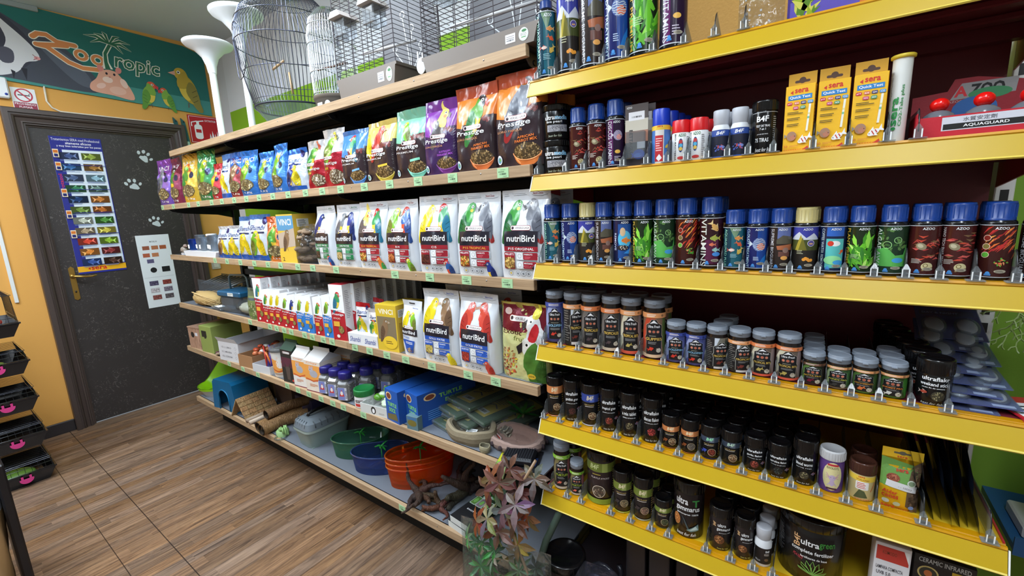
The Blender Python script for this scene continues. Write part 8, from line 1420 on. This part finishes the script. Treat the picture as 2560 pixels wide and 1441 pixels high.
# foreground left: black board and brown paper sack
b = MB(); b.box(-.32, 0, -.03, 0, 0, .60, (24, 22, 26), 'satin', .006); o = b.build('display_board'); tag(o, 'black upright board at the left edge behind the paper sack', 'board'); o.location = (-2.60, .097, 0)
r = thing('paper_sack', 'crumpled brown and white paper sack in the lower left corner', 'sack'); b = MB(); q = random.Random(3)
def sk(u, v): a = 2 * pi * u; R = .13 * (1 + .10 * sin(3 * a + 4 * v) + .06 * sin(8 * a + 9 * v)); return (R * 1.2 * cos(a), R * .8 * sin(a), .50 * v + .02 * sin(5 * a) * v)
b.grid(sk, 40, 14, lambda u, v: (196, 160, 112) if v < .66 + .1 * sin(6 * u) else (214, 220, 232), 'card'); b.build('sack', r); r.location = (-2.66, -.05, .001)
# ================================================================ plants between the two units
def leaf_star(b, c, L, n, col, tilt, rot, q, wid=.17):
    T = Matrix.Translation(c) @ Matrix.Rotation(rot, 4, 'Z') @ Matrix.Rotation(tilt, 4, 'X'); b.T = T
    for k in range(n):
        a = pi * (.08 + 1.84 * k / (n - 1)) if n < 7 else 2 * pi * k / n; l = L * q.uniform(.75, 1.1); w = L * wid; ca, sa = cos(a), sin(a); P = []
        for t, ww, z in ((0, .1, 0), (.25, .55, .04), (.5, 1, .05), (.75, .7, .0), (1, .02, -.12)): P += [(ca * l * t - sa * w * ww, sa * l * t + ca * w * ww, l * z), (ca * l * t, sa * l * t, l * z - w * .25 * ww), (ca * l * t + sa * w * ww, sa * l * t - ca * w * ww, l * z)]
        cc = tuple(min(255, int(c_ * q.uniform(.5, .8))) for c_ in col); b.add(P, [(3 * j + i, 3 * j + i + 1, 3 * j + i + 4, 3 * j + i + 3) for j in range(4) for i in (0, 1)], cc, 'satin')
    b.T = None
q = random.Random(21)
r = thing('artificial_plant', 'reddish plastic vine with star shaped leaves between the two shelf units', 'plant'); b = MB()
LV = [(-.73, .98, .60, (150, 116, 134)), (-.785, .985, .56, (150, 120, 124)), (-.80, .99, .645, (146, 118, 100)), (-.85, .98, .50, (160, 150, 122)), (-.84, 1.0, .64, (150, 90, 50)), (-.90, .985, .46, (160, 90, 60)), (-.76, 1.02, .50, (150, 84, 60)), (-.72, 1.03, .53, (170, 100, 60)), (-.79, 1.04, .67, (130, 80, 60)), (-.87, 1.02, .58, (140, 84, 54)), (-.74, 1.0, .44, (170, 140, 60)), (-.82, 1.0, .45, (150, 100, 90)), (-.70, 1.05, .66, (120, 90, 70)), (-.77, 1.05, .59, (140, 70, 60))]
for x, y, z, c in LV: leaf_star(b, (x, y, z), .066, 6, c, 1.1 + q.uniform(-.3, .3), q.uniform(-.5, .5), q, .19)
b.build('leaves', r); b = MB(); b.tube([(-.70, 1.06, .72), (-.76, 1.03, .60), (-.80, 1.02, .52), (-.74, 1.0, .42), (-.70, .99, .36), (-.71, .97, .30)], .005, (150, 120, 90), 'satin', 7); b.tube([(-.80, 1.03, .68), (-.82, 1.0, .56), (-.86, .99, .48), (-.80, .99, .41)], .003, (120, 130, 80)); b.build('stem', r)
def bagplant(label, x, y, z, w, h, cols, sd, white=False):
    q = random.Random(sd); r = thing('bagged_plant', label, 'plant'); b = MB()
    for k in range(26): leaf_star(b, (q.uniform(-.35, .35) * w, q.uniform(-.03, .03), h * q.uniform(.1, .9)), .05, 7, q.choice(cols), q.uniform(.6, 1.6), q.uniform(-1, 1), q, .14)
    b.build('leaves', r); b = MB(); S = bagsurf(w, h, .11, 3, .96, .004, sd)
    for s in (1, -1): b.grid(lambda u, v: S((u - .5) * w * s, v * h, s), 14, 14, (236, 240, 240), 'clearfilm')
    b.build('bag', r); put(r, x, z, y, .2)
bagplant('bright green artificial leaves in a shiny clear bag, bottom centre', -.875, 1.00, .04, .20, .42, [(80, 170, 80), (120, 190, 110), (60, 140, 70), (150, 200, 150)], 5)
bagplant('dark green and yellowish leaves in a clear bag beside the black tub', -.70, 1.0, .04, .15, .40, [(60, 100, 50), (120, 140, 50), (50, 84, 60), (90, 120, 60)], 9)
b = MB(); b.box(-.93, -.66, .92, 1.08, 0, .035, (120, 90, 60), 'card', .002); tag(b.build('carton_base'), 'low brown carton under the bagged plants', 'box')
b = MB(); b.tube([(-.70, 1.02, .30), (-.665, 1.05, .45), (-.62, 1.08, .57), (-.60, 1.10, .585)], .012, (60, 76, 66), 'satin', 8); tag(b.build('bent_branch'), 'thick dark green bent stem rising behind the black tub', 'stem')
# right edge
r = thing('hanging_plant', 'pale green branching plastic plant at the right end of the yellow shelves', 'plant'); b = MB(); q = random.Random(6)
def br(p, d, L, dep):
    if dep == 0: return
    e = p + d * L; b.tube([p, (p + e) / 2 + Vector((q.uniform(-.003, .003), 0, q.uniform(-.003, .003))), e], .0016, (150, 176, 104), 'satin', 4)
    for s in (-1, 1): br(e, (d + Vector((s * q.uniform(.3, .9), q.uniform(-.3, .3), q.uniform(-.4, .3)))).normalized(), L * .78, dep - 1)
for k in range(3): br(Vector((.352 + .01 * k, 1.44, 1.33 - .03 * k)), Vector((.3, -.1, -.9)).normalized(), .042, 5)
b.build('branches', r); tag(r.children[-1], kind='stuff')
r = thing('wall_shelf', 'blue edged white shelf with small packs beyond the yellow unit', 'shelf'); b = MB(); b.box(.40, 1.1, 1.35, 1.60, .70, .715, (34, 84, 130), 'satin'); b.box(.40, 1.1, 1.345, 1.35, .69, .735, (34, 84, 130), 'satin'); b.build('board', r)
for k in range(3): b = MB(); b.box(.42 + k * .11, .51 + k * .11, 1.38, 1.5, .7155, .745 + .02 * (k % 2), (206, 208, 206), 'gloss', .004); o = b.build('bulb_pack'); tag(o, 'white blister pack on the blue edged shelf, %s' % ('left', 'middle', 'right')[k], 'pack')
m = MB(); m.prism([(.45, .86), (.52, .66), (.62, .62), (.95, .62), (.95, 1.28), (.47, 1.28), (.40, 1.08)], 1.18, 1.30, (112, 98, 98), 'matte'); tag(m.build('neighbouring_display'), 'taupe side panel of the next display at the right edge', 'panel')
r = thing('acrylic_sign', 'tilted clear and red card holder lying at the right end of the fourth yellow shelf', 'card holder'); b = MB(); b.box(-.03, .03, 0, .12, 0, .003, (190, 30, 50), 'gloss'); A = Art(); A.rect(0, .05, .05, .08, WH); A.bars(0, .05, .04, .06, 4, (40, 44, 60), 2); b.art(A, topmap(.003)); b.build('card', r); put(r, .345, YZ[4] + .004, 1.09, .3)
price_tags(); clips()
